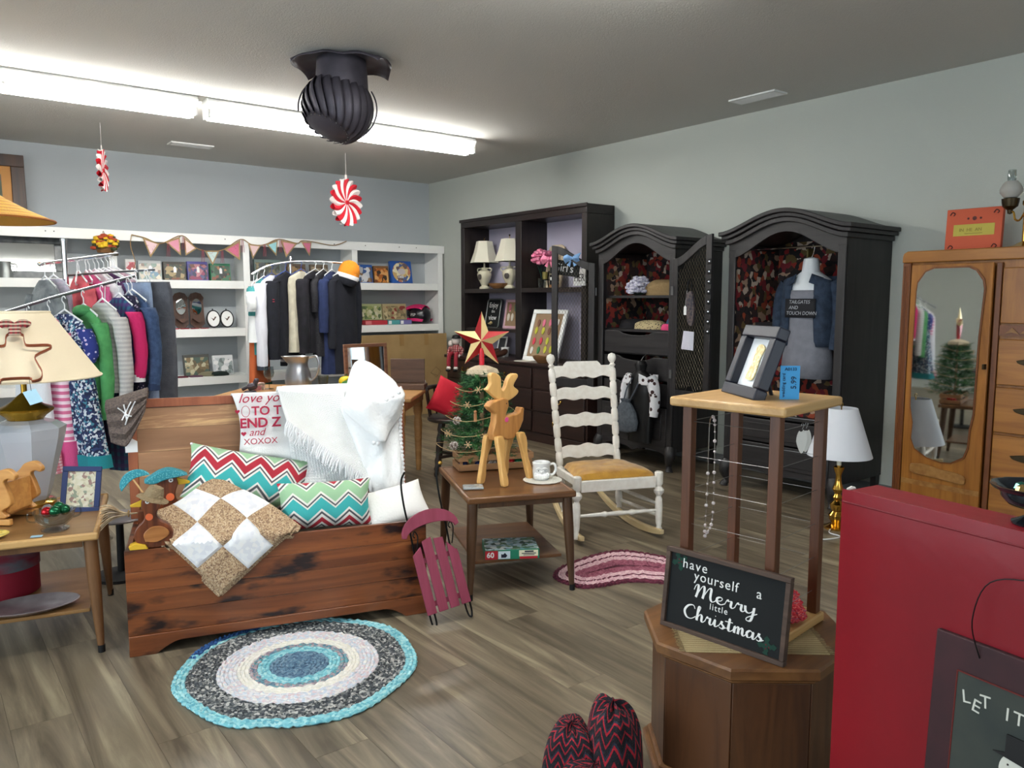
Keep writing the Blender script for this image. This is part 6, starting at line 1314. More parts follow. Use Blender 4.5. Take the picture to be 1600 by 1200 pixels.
# ================================================================== hutch contents (front face X=5.15, shelves face -X)
ZS = 0.795 + 0.745 + 0.0005; ZM = 0.795 + 0.30 + 0.0005; ZL = 0.7955
m_ivl = mat('ivory_shade', (226, 222, 204), .85); m_urn = mat('urn_glaze', (206, 200, 176), .25, coat=.4)
def urnlamp(label, y, rz):
    t = thing('urn_lamp', label, 'lamp', (5.335, y, ZS), rz, 'ivory urn lamps')
    B().lathe([(0, 0), (0.06, 0), (0.06, 0.02), (0.035, 0.04), (0.045, 0.06), (0.075, 0.12), (0.085, 0.17), (0.07, 0.205), (0.03, 0.225), (0.035, 0.245), (0.012, 0.25), (0.01, 0.30), (0, 0.30)], 24).build('urn', m_urn, t)
    for s_ in (-1, 1): B().tube(spl([(0, s_ * 0.075, 0.19), (0, s_ * 0.105, 0.205), (0, s_ * 0.10, 0.235), (0, s_ * 0.04, 0.235)], 5), 0.007, 6).build('handle', m_urn, t)
    B().ball((-0.08, 0, 0.14), 0.03, 12, (.25, 1, 1.2)).build('medallion', mat('urn_medallion', (70, 64, 60), .6), t)
    P = [(0.17, 0.30), (0.155, 0.34), (0.125, 0.42), (0.10, 0.52), (0.095, 0.545), (0.0905, 0.545), (0.12, 0.42), (0.165, 0.30), (0.17, 0.30)]
    B().lathe(P, 6).build('bell_shade', m_ivl, t); B().tube([(0, 0, 0.30), (0, 0, 0.575)], 0.004, 6).build('stem', m_brass, t); B().ball((0, 0, 0.585), 0.011, 8).build('finial', m_bronze, t)
urnlamp('ivory urn lamp with bell shade at the left end of the hutch', 7.45, 0.2); urnlamp('ivory urn lamp with bell shade next to the hutch divider', 6.97, 0.5)
m_bowlw = wood('carved_bowl', (112, 76, 44), (146, 104, 64), 'y', 1, .5)
t = thing('carved_wood_bowl', 'carved wooden leaf bowl between the two urn lamps', 'bowl', (5.26, 7.08, ZS), 0.3); B().lathe([(0, 0), (0.05, 0), (0.09, 0.03), (0.11, 0.06), (0.1, 0.06), (0.08, 0.035), (0, 0.012)], 24, sx=.8, sy=1.2).build('bowl', m_bowlw, t)
t = thing('cutting_board', 'pale round-topped cutting board leaning in the right hutch bay', 'board', (5.40, 6.45, ZS), RZ, None, R(-9)); B().prism([(0, 0), (0.27, 0), (0.27, 0.38), (0.255, 0.43), (0.2, 0.455), (0.07, 0.455), (0.015, 0.43), (0, 0.38)], 0.02).build('board', wood('pale_beech', (176, 160, 134), (200, 186, 160), 'z', 1, .5), t, bevel=.004)
def blossom(b, c, r, n, seed):
    rr = random.Random(seed)
    for k in range(n):
        a, e = rr.random() * 2 * PI, rr.uniform(-0.4, 1.3); d = Vector((math.cos(a) * math.cos(e), math.sin(a) * math.cos(e), math.sin(e))); b.ball(Vector(c) + d * r * rr.uniform(.5, 1), r * .34, 6, (1, 1, .6))
    return b
t = thing('pink_flower_pot', 'pink silk flowers in a small glass vase in the right hutch bay', 'flowers', (5.27, 6.33, ZS), 0)
B().lathe([(0, 0), (0.04, 0), (0.045, 0.09), (0.05, 0.1), (0.046, 0.1), (0.04, 0.09), (0.036, 0.006), (0, 0.006)], 18).build('vase', glass('goblet_glass'), t)
for k in range(5): B().tube(spl([(0, 0, 0.01), (0.01 * math.cos(k), 0.01 * math.sin(k), 0.12), (0.05 * math.cos(k * 1.3), 0.06 * math.sin(k * 1.3), 0.25)], 4), 0.003, 5).build('stem', m_holly, t)
o = blossom(B(), (0, 0, 0.285), 0.11, 60, 5).build('petals', mat('silk_pink', (214, 96, 140), .8, col2=(232, 150, 176), vs=40), t); o['kind'] = 'stuff'
t = thing('wire_candle_holder', 'black wire candle holder with green candle in the hutch', 'candle holder', (5.22, 6.22, ZS), 0)
for k in range(4): a = k * PI / 2; B().tube(spl([(0.05 * math.cos(a), 0.05 * math.sin(a), 0.003), (0.04 * math.cos(a), 0.04 * math.sin(a), 0.08), (0.055 * math.cos(a), 0.055 * math.sin(a), 0.17)], 4), 0.004, 5).build('wire_leg', m_black, t)
B().lathe([(0, 0.075), (0.042, 0.075), (0.042, 0.085), (0, 0.085)], 18).build('plate', m_black, t); B().lathe([(0, 0.0855), (0.03, 0.0855), (0.03, 0.16), (0, 0.16)], 18).build('candle', mat('olive_wax', (130, 120, 60), .5), t)
t = thing('word_block', 'small dark block with white printing in the hutch', 'sign block', (5.22, 6.10, ZS), RZ); B().lo((-0.06, 0, 0), (0.06, 0.03, 0.03)).build('base', m_bowlw, t); B().lo((-0.06, 0.005, 0.0305), (0.06, 0.03, 0.13)).build('block', m_blk, t); B().lo((-0.045, 0.003, 0.075), (-0.02, 0.0045, 0.105)).build('print', m_wht, t)
# girls sign hung on the open wardrobe door, with bows
t = thing('girls_sign', 'black chalk sign reading Girls hung on the left wardrobe door', 'sign', (4.752, 5.60, 1.66), R(-70), None, 0, R(8))
B().lo((0, 0, 0), (0.30, 0.012, 0.135)).build('board', m_chalk, t, bevel=.003); text(t, "Girl's", 0.105, m_wht, (0.03, -0.0006, 0.035), sx=.95)
B().tube([(0.05, 0.006, 0.135), (0.15, 0.01, 0.24), (0.25, 0.006, 0.135)], 0.0015, 5).build('twine_hanger', mat('twine', (150, 120, 80), 0.9), t)
def bow(name, label, p, c, rz):
    t = thing(name, label, 'hair bow', p, rz)
    mm = mat(name + '_fabric', c, .8)
    for s_ in (-1, 1): B().grid(lambda u, v, s_=s_: (s_ * (0.005 + 0.075 * u), -0.02 * math.sin(PI * u) + 0.02 * math.cos(2 * PI * v) * math.sin(PI * min(1, u * 1.0) * .55), 0.05 * (v - .5) * 2 * (0.3 + .7 * u)), 8, 8).build('loop', mm, t, solid=.003)
    for s_ in (-1, 1): B().prism([(0, 0), (s_ * 0.05, -0.06), (s_ * 0.02, -0.075)], 0.004).build('tail', mm, t)
    B().ball((0, -0.012, 0), 0.016, 8).build('knot', mm, t)
bow('blue_bow', 'pale blue fabric bow on the corner of the Girls sign', (4.80, 5.345, 1.79), (120, 160, 206), R(-70)); bow('pink_bow', 'pink ruffled bow hanging beside the Girls sign', (4.748, 5.60, 1.79), (226, 130, 160), R(-70))
t = thing('alphabet_banner', 'black and white lettered plaque seen through the wardrobe door', 'sign', (5.05, 5.60, 1.55), RZ); B().lo((0, 0, 0), (0.16, 0.012, 0.16)).build('board', m_wht, t); text(t, 'HER', 0.10, m_blk, (0.008, -0.0006, 0.04), sx=.8); B().lo((0.02, 0.012, 0.02), (0.14, 0.099, 0.03)).build('bracket', m_black, t)
# lower bays
t = thing('chalk_tray', 'black tray with white chalk lettering Enjoy the view, left hutch bay', 'tray', (5.38, 7.50, ZM), RZ, None, R(-10))
P = [(0.02, 0), (0.24, 0), (0.26, 0.02), (0.26, 0.31), (0.24, 0.33), (0.02, 0.33), (0, 0.31), (0, 0.02)]
B().prism(P, 0.012).build('panel', m_chalk, t); B().tube([(x, -0.008, z) for x, z in P], 0.008, 6, True).build('rim', mat('galvanised', (150, 154, 152), .4, .8), t)
text(t, 'Enjoy', 0.085, m_wht, (0.035, -0.0068, 0.235), sx=.9); text(t, 'the', 0.05, m_wht, (0.09, -0.0068, 0.175)); text(t, 'view', 0.085, m_wht, (0.05, -0.0068, 0.09), sx=.95); blossom(B(), (0.12, -0.02, 0.04), 0.03, 20, 2).build('wood_slice_flowers', mat('cream_flowers', (206, 180, 130), .8), t)['kind'] = 'stuff'
t = framed('pink_picture_frame', 'pink framed tan panel with leaf earrings beside the hutch divider', 'frame', (5.36, 7.14, ZM), RZ, 0.30, 0.33, 0.03, mat('pink_paint', (206, 168, 180), .6), mat('kraft_panel', (150, 124, 96), .8), 0.02, -10)
def leafs(t, spots, y, sz):
    for x, z, c in spots: B().prism([(x + sz * .5 * math.sin(a) * (1 if math.cos(a) > 0 else .9), z + sz * math.cos(a)) for a in [2 * PI * k / 12 for k in range(12)]], 0.004, y0=y).build('leaf_earring', mat('leather_%d_%d_%d' % c, c, .6), t)
leafs(t, ((0.09, 0.24, (210, 120, 140)), (0.19, 0.24, (90, 130, 90)), (0.08, 0.13, (226, 220, 206)), (0.15, 0.13, (226, 220, 206)), (0.23, 0.14, (40, 110, 80))), 0.001, 0.045)
t = framed('white_photo_frame', 'small white frame leaning on the dresser in the lower hutch bay', 'frame', (5.32, 7.22, ZL), RZ, 0.16, 0.215, 0.02, m_white, mat('frame_dark', (60, 62, 66), .4), 0.015, -14)
t = thing('flower_card', 'white card with green sprig lying in the lower left hutch bay', 'card', (5.22, 7.25, ZL), 0); B().lo((-0.05, -0.12, 0), (0.05, 0.12, 0.01)).build('card', m_tagw, t); blossom(B(), (0, 0.05, 0.03), 0.035, 18, 8).build('sprig', mat('sprig_white', (206, 212, 196), .8), t)['kind'] = 'stuff'
m_lea = mat('brown_leather', (70, 46, 36), .35, coat=.3)
for y, lab in ((6.98, 'left brown wooden shoe form on the dresser'), (6.83, 'right brown wooden shoe form on the dresser')):
    t = thing('wooden_shoe_form', lab, 'shoe form', (5.07, y, zD + 0.0005), RZ, 'pair of brown shoe forms'); B().loft([[(r_ * math.cos(a) , -0.09 + yy, zz + r_ * 1.1 * (math.sin(a) + 1) * .8) for a in [2 * PI * k / 12 for k in range(12)]] for yy, r_, zz in ((0, .012, 0), (.02, .032, 0), (.07, .04, 0), (.12, .036, .01), (.17, .042, .02), (.2, .03, .04))]).build('form', m_lea, t)
t = thing('white_cup', 'small white cup behind the shoe forms on the dresser', 'cup', (5.22, 6.90, ZL), 0); B().lathe([(0, 0), (0.035, 0), (0.048, 0.10), (0.045, 0.10), (0.033, 0.006), (0, 0.006)], 18).build('cup', m_chin, t)
t = framed('earring_display_frame', 'tall white frame with colourful leaf earrings leaning in the right hutch bay', 'frame', (5.10, 6.45, zD + 0.0005), RZ + R(10), 0.46, 0.56, 0.045, m_white, mat('kraft_panel', (150, 124, 96), .8), 0.03, -20)
rr = random.Random(4); leafs(t, [(0.10 + 0.085 * i + rr.uniform(-.01, .01), 0.12 + 0.10 * j + rr.uniform(-.01, .01), rr.choice([(206, 60, 80), (50, 120, 70), (214, 110, 140), (226, 222, 214), (120, 80, 60), (150, 40, 60), (190, 190, 60)])) for i in range(4) for j in range(4)], 0.002, 0.04)
t = thing('small_dough_bowl', 'small wooden dough bowl on the right of the dresser top', 'bowl', (5.03, 6.02, zD + .0005), 0.6); B().lathe([(0, 0), (0.05, 0), (0.09, 0.04), (0.10, 0.07), (0.09, 0.07), (0.07, 0.035), (0, 0.012)], 20, sx=.9, sy=1.1).build('bowl', m_bowlw, t)
t = thing('lace_runner', 'crumpled white lace doily on the dresser top', 'doily', (5.02, 6.32, zD + .0005), 0); doily(B(), 0.10).build('lace', m_doil, t)
# ================================================================== wardrobe 1 contents
A1 = MT((W - 0.604, 5.12, 0), rz=RZ)
def heap(name, label, cat, M, x, y, z, rx, ry, hh, m, sd, grp=None):
    t = thing(name, label, cat, M @ Vector((x, y, z)), RZ, grp); B().grid(lump(0, 0, rx, ry, hh, sd), 28, 12).build('cloth', m, t); return t
heap('knit_hat_heap', 'heap of tan knit scarves on the top shelf of the open wardrobe', 'scarf', A1, 0.56, 0.30, 1.4555, 0.20, 0.15, 0.13, mat('tan_knit', (140, 116, 80), .95, bump=.6, bs=80), 2)
t = thing('white_flower_spray', 'spray of white and lilac silk flowers on the top wardrobe shelf', 'flowers', A1 @ Vector((0.33, 0.18, 1.4555)), RZ); blossom(B(), (0, 0, 0.06), 0.10, 110, 6).build('petals', mat('silk_lilac', (222, 220, 228), .8, col2=(150, 146, 176), vs=60), t)['kind'] = 'stuff'
B().ball((0, 0, 0.03), 0.045, 10, (2.4, 1.5, .64)).build('stems', mat('dark_leaves', (40, 50, 40), .8), t)
heap('leopard_scarf', 'folded leopard print scarf on the middle wardrobe shelf', 'scarf', A1, 0.46, 0.20, 1.1655, 0.16, 0.11, 0.075, dots('leopard_print', (176, 160, 120), (50, 40, 36), 60, .32), 3)
heap('black_knit', 'black folded knit on the left of the middle wardrobe shelf', 'knitwear', A1, 0.20, 0.25, 1.1655, 0.13, 0.14, 0.08, mat('black_knit', (28, 26, 30), .95), 4)
heap('blue_knit', 'blue folded knit at the right of the middle wardrobe shelf', 'knitwear', A1, 0.71, 0.25, 1.1655, 0.10, 0.12, 0.11, mat('steel_blue_knit', (60, 84, 112), .95), 5)
heap('hot_pink_cap', 'hot pink cloth at the right edge of the middle wardrobe shelf', 'cloth', A1, 0.73, 0.085, 1.1655, 0.06, 0.025, 0.05, mat('hot_pink', (214, 70, 120), .9), 6)
t = thing('hanging_stole', 'dark stole with white collar hanging inside the wardrobe, right side', 'garment', A1 @ Vector((0.79, 0.10, 1.78)), RZ); B().grid(lambda u, v: (-0.05 + 0.09 * u, 0.02 * math.sin(u * 6 + v), -0.10 - 0.38 * v), 8, 10).build('cloth', mat('purple_black', (46, 40, 54), .9), t, solid=.012); B().ball((0, 0, -0.04), 0.045, 10, (.7, .5, 1.4)).build('collar', m_wcot, t); B().lo((-0.005, -0.003, 0), (0.055, 0.003, 0.012)).build('hook', m_black, t)
# right door: hanging sandal, card, row of clips
def ondoor(x, y, z):
    return A1 @ (Matrix.Translation((0.88 + 0.012, -0.03, 0)) @ Matrix.Rotation(-R(9), 4, 'Z') @ Vector((x, y, z)))
t = thing('beaded_purse', 'dark beaded purse with price tag hanging on the right wire-mesh door', 'purse', ondoor(0.22, -0.022, 1.58), RZ - R(9)); B().prism(spl2([(-0.03, -0.12), (0.03, -0.1), (0.06, -0.25), (0.04, -0.36), (-0.01, -0.33), (-0.03, -0.2), (-0.03, -0.12)], 4), 0.016).build('bag', mat('bead_navy', (40, 40, 56), .5, col2=(96, 84, 80), vs=60), t); B().tube(spl([(-0.02, 0, -0.12), (-0.02, 0, -0.03), (0.0, 0.01, 0.0), (0.02, 0, -0.04), (0.02, 0, -0.11)], 5), 0.005, 6).build('strap', m_black, t); B().prism([(-0.05, -0.28), (-0.02, -0.28), (-0.02, -0.22), (-0.035, -0.205), (-0.05, -0.22)], 0.002, y0=-0.012).build('price_tag', m_tagw, t); B().tube([(-0.035, -0.011, -0.21), (-0.025, -0.004, -0.09)], .001, 4).build('tag_string', m_wcot, t)
t = thing('price_list_card', 'white card taped to the right wire-mesh door', 'card', ondoor(0.20, -0.012, 1.10), RZ - R(9)); B().prism([(-0.075, -0.07), (0.065, -0.075), (0.07, 0.07), (-0.05, 0.075)], 0.0015).build('card', mat('card_lilac_white', (206, 206, 220), .6), t)
for k in range(8):
    t = thing('hair_clip', ['lowest', 'second lowest', 'third lowest', 'fourth lowest', 'fourth highest', 'third highest', 'second highest', 'highest'][k] + ' dark hair clip in the row along the right wardrobe door', 'hair clip', ondoor(0.425, -0.014, 1.18 + 0.075 * k), RZ - R(9), 'hair clips on the wardrobe door'); B().box((0, 0, 0), (0.045, 0.012, 0.04)).build('bow', m_blk, t, bevel=.006); B().ball((0.004, -0.008, 0), .008, 6).build('stud', m_chrome, t)
heap('rooster_cloth', 'crumpled rooster print cloth at the bottom of the right wardrobe', 'cloth', MT((W - 0.604, 3.72, 0), rz=RZ), 0.55, 0.25, 0.5855, 0.30, 0.18, 0.10, m_roost, 8)
# ================================================================== chifforobe top and floor lamp
t = thing('orange_keepsake_box', 'orange keepsake box with yellow label panel on the chifforobe', 'box', (5.20, 2.30, zC + 0.0005), RZ + R(3), None, R(-4))
B().lo((0, 0, 0), (0.315, 0.035, 0.262)).build('box', mat('box_orange', (196, 84, 50), .6), t, bevel=.003); B().lo((0.045, -0.002, 0.095), (0.275, -0.0005, 0.165)).build('label_panel', mat('label_olive', (186, 172, 70), .6), t); text(t, 'IN  HE  AN', 0.028, mat('label_brown', (140, 122, 52), .7), (0.078, -0.0026, 0.122), sx=.95)
B().lo((0.11, -0.0026, 0.106), (0.21, -0.002, 0.110)).build('fine_print', mat('label_brown', (140, 122, 52), .7), t)
m_orn = mat('ornament_brown', (88, 44, 40), .7)
for x, z in ((0.02, 0.225), (0.265, 0.225), (0.02, 0.02), (0.265, 0.02)): B().tube(spl([(x, -0.001, z), (x + 0.012, -0.001, z + 0.018), (x + 0.028, -0.001, z + 0.008), (x + 0.02, -0.001, z - 0.004)], 4), 0.0035, 5).build('scroll_print', m_orn, t)
for x in (0.125, 0.16, 0.195): B().ball((x, -0.001, 0.20), 0.013 if x == .16 else .007, 8, (1, .15, 1)).build('flower_print', m_orn, t)
t = thing('brass_arm_lamp', 'brass student lamp with frosted globe and chimney on the chifforobe', 'lamp', (5.16, 1.84, zC + 0.0005), R(-90))
B().lathe([(0, 0), (0.09, 0), (0.095, 0.008), (0.05, 0.02), (0.035, 0.03), (0.012, 0.04), (0.012, 0.24), (0.02, 0.25), (0.02, 0.27), (0.01, 0.28), (0.009, 0.52), (0, 0.53)], 24).build('base_and_stem', m_brassl, t)
B().tube(spl([(0, 0, 0.22), (-0.03, 0, 0.165), (-0.055, 0, 0.17), (-0.065, 0, 0.21), (-0.085, 0, 0.215)], 6), 0.006, 8).build('arm', m_brassl, t)
B().lathe([(0, 0.20), (0.012, 0.205), (0.015, 0.225), (0.04, 0.245), (0.045, 0.27), (0.047, 0.29), (0, 0.295)], 20, at=(-0.085, 0, 0)).build('font', m_bronze, t)
B().lathe([(0.035, 0.296), (0.058, 0.325), (0.06, 0.345), (0.045, 0.375), (0.032, 0.39), (0.029, 0.39), (0.042, 0.372), (0.056, 0.345), (0.03, 0.298)], 24, at=(-0.085, 0, 0)).build('frosted_globe', mat('frosted_globe', (206, 204, 198), .5, trans=.4), t)
B().lathe([(0.022, 0.391), (0.024, 0.41), (0.021, 0.455), (0.019, 0.455), (0.022, 0.41), (0.02, 0.391)], 18, at=(-0.085, 0, 0)).build('chimney', glass('goblet_glass'), t)
t = thing('brass_floor_set_lamp', 'brass candlestick lamp with white cone shade standing on the floor', 'lamp', (4.52, 2.55, 0), 0)
B().lathe([(0, 0), (0.075, 0), (0.078, 0.012), (0.06, 0.02), (0.03, 0.035), (0.045, 0.06), (0.05, 0.085), (0.03, 0.11), (0.04, 0.13), (0.045, 0.155), (0.02, 0.18), (0.03, 0.20), (0.018, 0.22), (0.035, 0.25), (0.02, 0.29), (0.016, 0.34), (0.03, 0.375), (0.033, 0.39), (0.014, 0.40), (0, 0.40)], 28).build('candlestick', m_brassl, t)
B().tube([(0, 0, 0.40), (0, 0, 0.50)], 0.014, 10).build('candle_sleeve', m_ivl, t); B().tube([(0, 0, 0.50), (0, 0, 0.765)], 0.004, 6).build('harp', m_brassl, t)
B().lathe([(0.19, 0.46), (0.095, 0.758), (0.092, 0.758), (0.187, 0.46), (0.19, 0.46)], 40).build('shade', mat('linen_white_shade', (214, 216, 222), .85), t)
B().tube([(0.013 * math.cos(a), 0, 0.778 + 0.013 * math.sin(a)) for a in [2 * PI * k / 12 for k in range(12)]], 0.003, 6, True).build('finial_ring', m_brassl, t)
B().tube(spl([(-0.07, 0, 0.006), (-0.14, -0.04, 0.005), (-0.16, -0.12, 0.005), (-0.27, -0.10, 0.005), (-0.33, -0.05, 0.005)], 6), 0.004, 6).build('cord', m_chin, t)
# ================================================================== garments
def ell(cx, cy, cz, rx, ry, n=20, ph=0, amp=0, k=6, pw=2.6):
    out = []
    for i in range(n):
        a = 2 * PI * i / n; c, s_ = math.cos(a), math.sin(a); q = (abs(c) ** pw + abs(s_) ** pw) ** (-1 / pw); f = 1 + amp * math.sin(k * a + ph)
        out.append((cx + rx * c * q, cy + ry * s_ * q * f, cz))
    return out
m_hang = mat('hanger_white', (232, 234, 236), .35); m_hangb = mat('hanger_blue', (60, 80, 150), .35); m_hangk = mat('hanger_black', (20, 20, 22), .35)
def hanger(of, p, rz, wd, m, grp, col):
    t = thing('clothes_hanger', col + ' hanger carrying the ' + of, 'hanger', p, rz, grp)
    B().tube(spl([(0.0, 0, -0.06), (0, 0, -0.03), (0.018, 0, -0.012), (0.014, 0, 0.008), (-0.004, 0, 0.012), (-0.014, 0, 0.0)], 4), 0.003, 6).build('hook', m if col != 'white' else m_hang, t)
    B().tube([(0, 0, -0.06), (wd / 2, 0, -0.125), (wd / 2 - 0.015, 0, -0.14), (-wd / 2 + 0.015, 0, -0.14), (-wd / 2, 0, -0.125)], 0.005, 6, True).build('shoulder_bar', m, t)
def garment(name, label, cat, p, rz, m, wd=.36, L=.5, slv=.3, th=.045, flare=1.05, sm_=None, grp=None, rsl=.055, cuff=None, hang=None, hem=None, hcol='white', fold=.22, seed=0, neck=.055, sag=0.0):
    t = thing(name, label, cat, p, rz, grp)
    rg = []
    tab_ = [(0.0, neck, .02, -0.085), (.04, neck + .02, .022, -0.095), (.5, wd * .42, .026, -0.135), (.8, wd * .5, .03, -0.16), (1.0, wd * .5, th * .8, -0.22)]
    for i in range(9): f = i / 8; a, c_, z = interp(tab_, f); rg.append(ell(0, 0, z, a, c_, 24))
    n2 = 12
    for i in range(1, n2 + 1):
        f = i / n2; fl = lerp(1, flare, f); rg.append(ell(0.006 * math.sin(seed + 3 * f), 0, -0.22 - (L - 0.13) * f, wd * .5 * fl * (1 - .04 * math.sin(PI * f)), th * lerp(.85, 1.25, f), 24, seed + f, fold * f, 7))
    if hem: hz = int(len(rg) * .86)
    B().loft(rg[::-1]).build('body', m, t)
    if hem:
        mm, h0, h1 = hem; fl = flare
        B().loft([ell(0.006 * math.sin(seed + 3 * f), 0, -0.22 - (L - 0.13) * f, wd * .5 * lerp(1, flare, f) * 1.02 + .004, (th * lerp(.85, 1.25, f)) * 1.05 + .004, 24, seed + f, fold * f, 7) for f in (h1, (h0 + h1) / 2, h0)]).build('hem_band', mm, t)
    if slv:
        for s_ in (-1, 1):
            path = spl([(s_ * wd * .44, 0, -0.165), (s_ * (wd * .5 + .025), 0.004, -0.22), (s_ * (wd * .5 + .035), -0.006, -0.22 - slv * .5), (s_ * (wd * .5 + .02), 0.004, -0.19 - slv)], 4)
            N_ = len(path); rr = [lerp(rsl, rsl * .72, i / (N_ - 1)) * (1 + .05 * math.sin(i * 2.1 + seed)) for i in range(N_)]
            sl = B(); sl.loft([[(q[0] + r_ * math.cos(2 * PI * k / 12) * .75, q[1] + r_ * math.sin(2 * PI * k / 12) * .8, q[2]) for k in range(12)] for q, r_ in zip(path, rr)][::-1]); o = sl.build('sleeve', sm_ or m, t)
            if cuff:
                q, r_ = path[-1], rr[-1] * 1.08
                B().loft([[(q[0] + r_ * math.cos(2 * PI * k / 12) * .75, q[1] + r_ * math.sin(2 * PI * k / 12) * .8, q[2] + dz) for k in range(12)] for dz in (-.012, .02, .03)]).build('cuff', cuff, o)
    hanger(label_short(label), p, rz, wd * .86, {'white': m_hang, 'blue': m_hangb, 'black': m_hangk}[hcol], 'hangers on the clothes racks', hcol)
    return t
def label_short(l): return ' '.join(l.split()[:7])
def fab(nm, c, c2=None, vs=30, b=.35, bs=140): return mat('cloth_' + nm, c, .92, col2=c2, vs=vs, bump=b, bs=bs)
m_steel = mat('brushed_chrome', (130, 132, 136), .3, 1.0)
# ---- left rack: post, upper arms, lower waterfall arm
t = thing('clothes_rack', 'chrome clothes rack crowded with children\'s clothes at the left', 'clothes rack', (0.765, 5.32, 0), 0)
B().tube([(0, 0, 0.03), (0, 0, 1.76)], 0.016, 12).build('post', m_chrome, t)
B().lathe([(0.02, 1.76), (0.02, 1.775), (0, 1.78)], 12).build('post_cap', m_chrome, t)
for a in (0.4, 0.4 + PI / 2, 0.4 + PI, 0.4 + 1.5 * PI): B().tube([(0, 0, 0.03), (0.30 * math.cos(a), 0.30 * math.sin(a), 0.012)], 0.012, 8).build('base_foot', m_chrome, t)
B().tube([(-0.13, -0.03, 1.625), (0.30, 0.06, 1.70)], 0.010, 8).build('upper_arm', m_chrome, t)
B().tube([(-0.42, -0.32, 1.325), (-0.1, -0.31, 1.435), (0.315, -0.285, 1.557)], 0.009, 8).build('waterfall_arm', m_steel, t)
B().tube([(0, 0, 1.56), (0.25, -0.12, 1.585), (0.45, -0.20, 1.60)], 0.007, 8).build('rear_arm', m_steel, t)
B().tube([(0, 0, 1.47), (0.0, -0.31, 1.468)], 0.010, 8).build('bracket', m_chrome, t)
B().ball((-0.42, -0.32, 1.325), 0.016, 10).build('arm_ball', m_chrome, t); B().ball((-0.13, -0.03, 1.625), 0.015, 10).build('arm_ball', m_chrome, t)
def armz(x): return lerp(1.325, 1.60, (x - 0.345) / 0.87) - 0.012
m_floral = cells('navy_floral', [(30, 40, 76), (214, 220, 226), (36, 48, 90), (70, 130, 150), (28, 36, 70), (190, 200, 210), (44, 60, 104)], 85, .9, warp=.01)
m_tealh = fab('teal_hem', (38, 140, 150)); m_ging = plaid('gingham_pink', (236, 226, 230), (206, 80, 110), (206, 80, 110), 60)
m_navyst = dots('navy_star_print', (40, 54, 130), (206, 200, 230), 42, .28, .9, (220, 140, 190))
GR = 'children\'s clothes on the left rack'
K = R(107)
garment('white_dress', 'white child\'s dress with pink gingham hem behind the lamp', 'dress', (0.53, 5.0, armz(.53)), K, fab('white', (232, 234, 240)), .30, .80, 0, .05, 1.35, hem=(m_ging, .84, 1.0), grp=GR)
garment('pink_stripe_dress', 'pink and white striped child\'s dress with ruffled skirt', 'dress', (0.63, 5.0, armz(.63)), K, bands('pink_stripes', [(214, 110, 150), (238, 214, 224)], [0, .5], 2, 28, coord='Object', rough=.9), .28, .82, .2, .045, 1.3, hem=(fab('hot_pink_frill', (214, 84, 140)), .78, 1.0), grp=GR, seed=1)
garment('navy_floral_dress', 'navy floral child\'s dress with teal hem and star print top', 'dress', (0.70, 4.97, armz(.70) ), K + R(8), m_floral, .34, .82, .16, .06, 1.7, sm_=m_navyst, hem=(m_tealh, .92, 1.02), grp=GR, seed=2, fold=.3)
t = garment('green_hoodie', 'green child\'s hoodie with white script logo on the left rack', 'hoodie', (0.80, 5.0, armz(.80)), K, fab('green', (84, 160, 96), (74, 146, 86), 20), .34, .50, .50, .055, 1.0, cuff=fab('green_rib', (72, 140, 84)), grp=GR, seed=3)
text(t, 'GG', 0.06, m_wht, (0.02, 0.058, -0.30), (PI / 2, 0, PI), shear=.3, sx=.9); B().ball((0, 0.01, -0.10), 0.07, 12, (1.2, .6, .5)).build('hood', fab('green_rib', (72, 140, 84)), t)
garment('grey_ribbed_sweater', 'light grey ribbed cardigan next to the green hoodie', 'cardigan', (0.895, 4.99, armz(.895)), K, bands('grey_rib', [(206, 204, 202), (186, 184, 184)], [0, .5], 2, 40, coord='Object', rough=.95, bump=.5), .34, .50, .52, .055, 1.0, rsl=.06, grp=GR, seed=4)
garment('pink_sleeve_top', 'navy and teal top with hot pink varsity sleeves on the rack', 'top', (0.985, 5.0, armz(.985)), K, plaid('navy_teal_plaid', (36, 44, 96), (30, 110, 130), (80, 40, 110), 26), .32, .48, .36, .05, 1.0, sm_=fab('hot_pink', (206, 40, 104)), cuff=m_wcot, grp=GR, seed=5)
garment('denim_jacket', 'blue child\'s denim jacket at the right of the left rack', 'jacket', (1.06, 5.02, armz(1.06)), K, fab('denim', (66, 88, 124), (50, 70, 104), 40), .34, .46, .44, .06, 1.0, cuff=fab('denim_dk', (44, 60, 92)), grp=GR, seed=6)
garment('dark_floral_leggings', 'dark floral print child\'s tunic below the denim jacket', 'tunic', (1.03, 4.97, armz(1.03)), K, dots('dark_floral', (36, 34, 60), (190, 170, 190), 60, .26, .9, (120, 90, 130)), .22, .72, 0, .03, 1.0, grp=GR, seed=7)
def trousers(name, label, p, rz, m, wd, L, th=.05, seed=0):
    t = thing(name, label, 'trousers', p, rz, GR)
    B().loft([ell(0, 0, z, w_, th * .8, 20) for z, w_ in ((-L * .3, wd * .52), (-L * .12, wd * .5), (-0.07, wd * .46), (-0.06, wd * .46))]).build('waist', m, t)
    for s_ in (-1, 1): B().loft([ell(s_ * wd * .26, .004 * math.sin(i + seed), -L + (L * .72) * i / 8, wd * lerp(.25, .27, i / 8), th * lerp(.9, .85, i / 8), 16, seed + i * .2, .08, 5) for i in range(9)]).build('leg', m, t)
    hanger(label_short(label), p, rz, wd * .9, m_hang, 'hangers on the clothes racks', 'white')
trousers('grey_trousers', 'charcoal grey trousers hanging at the right end of the left rack', (1.165, 5.12, 1.585), K + R(16), fab('charcoal', (96, 98, 106), (84, 86, 94), 20), .36, .95, .05)
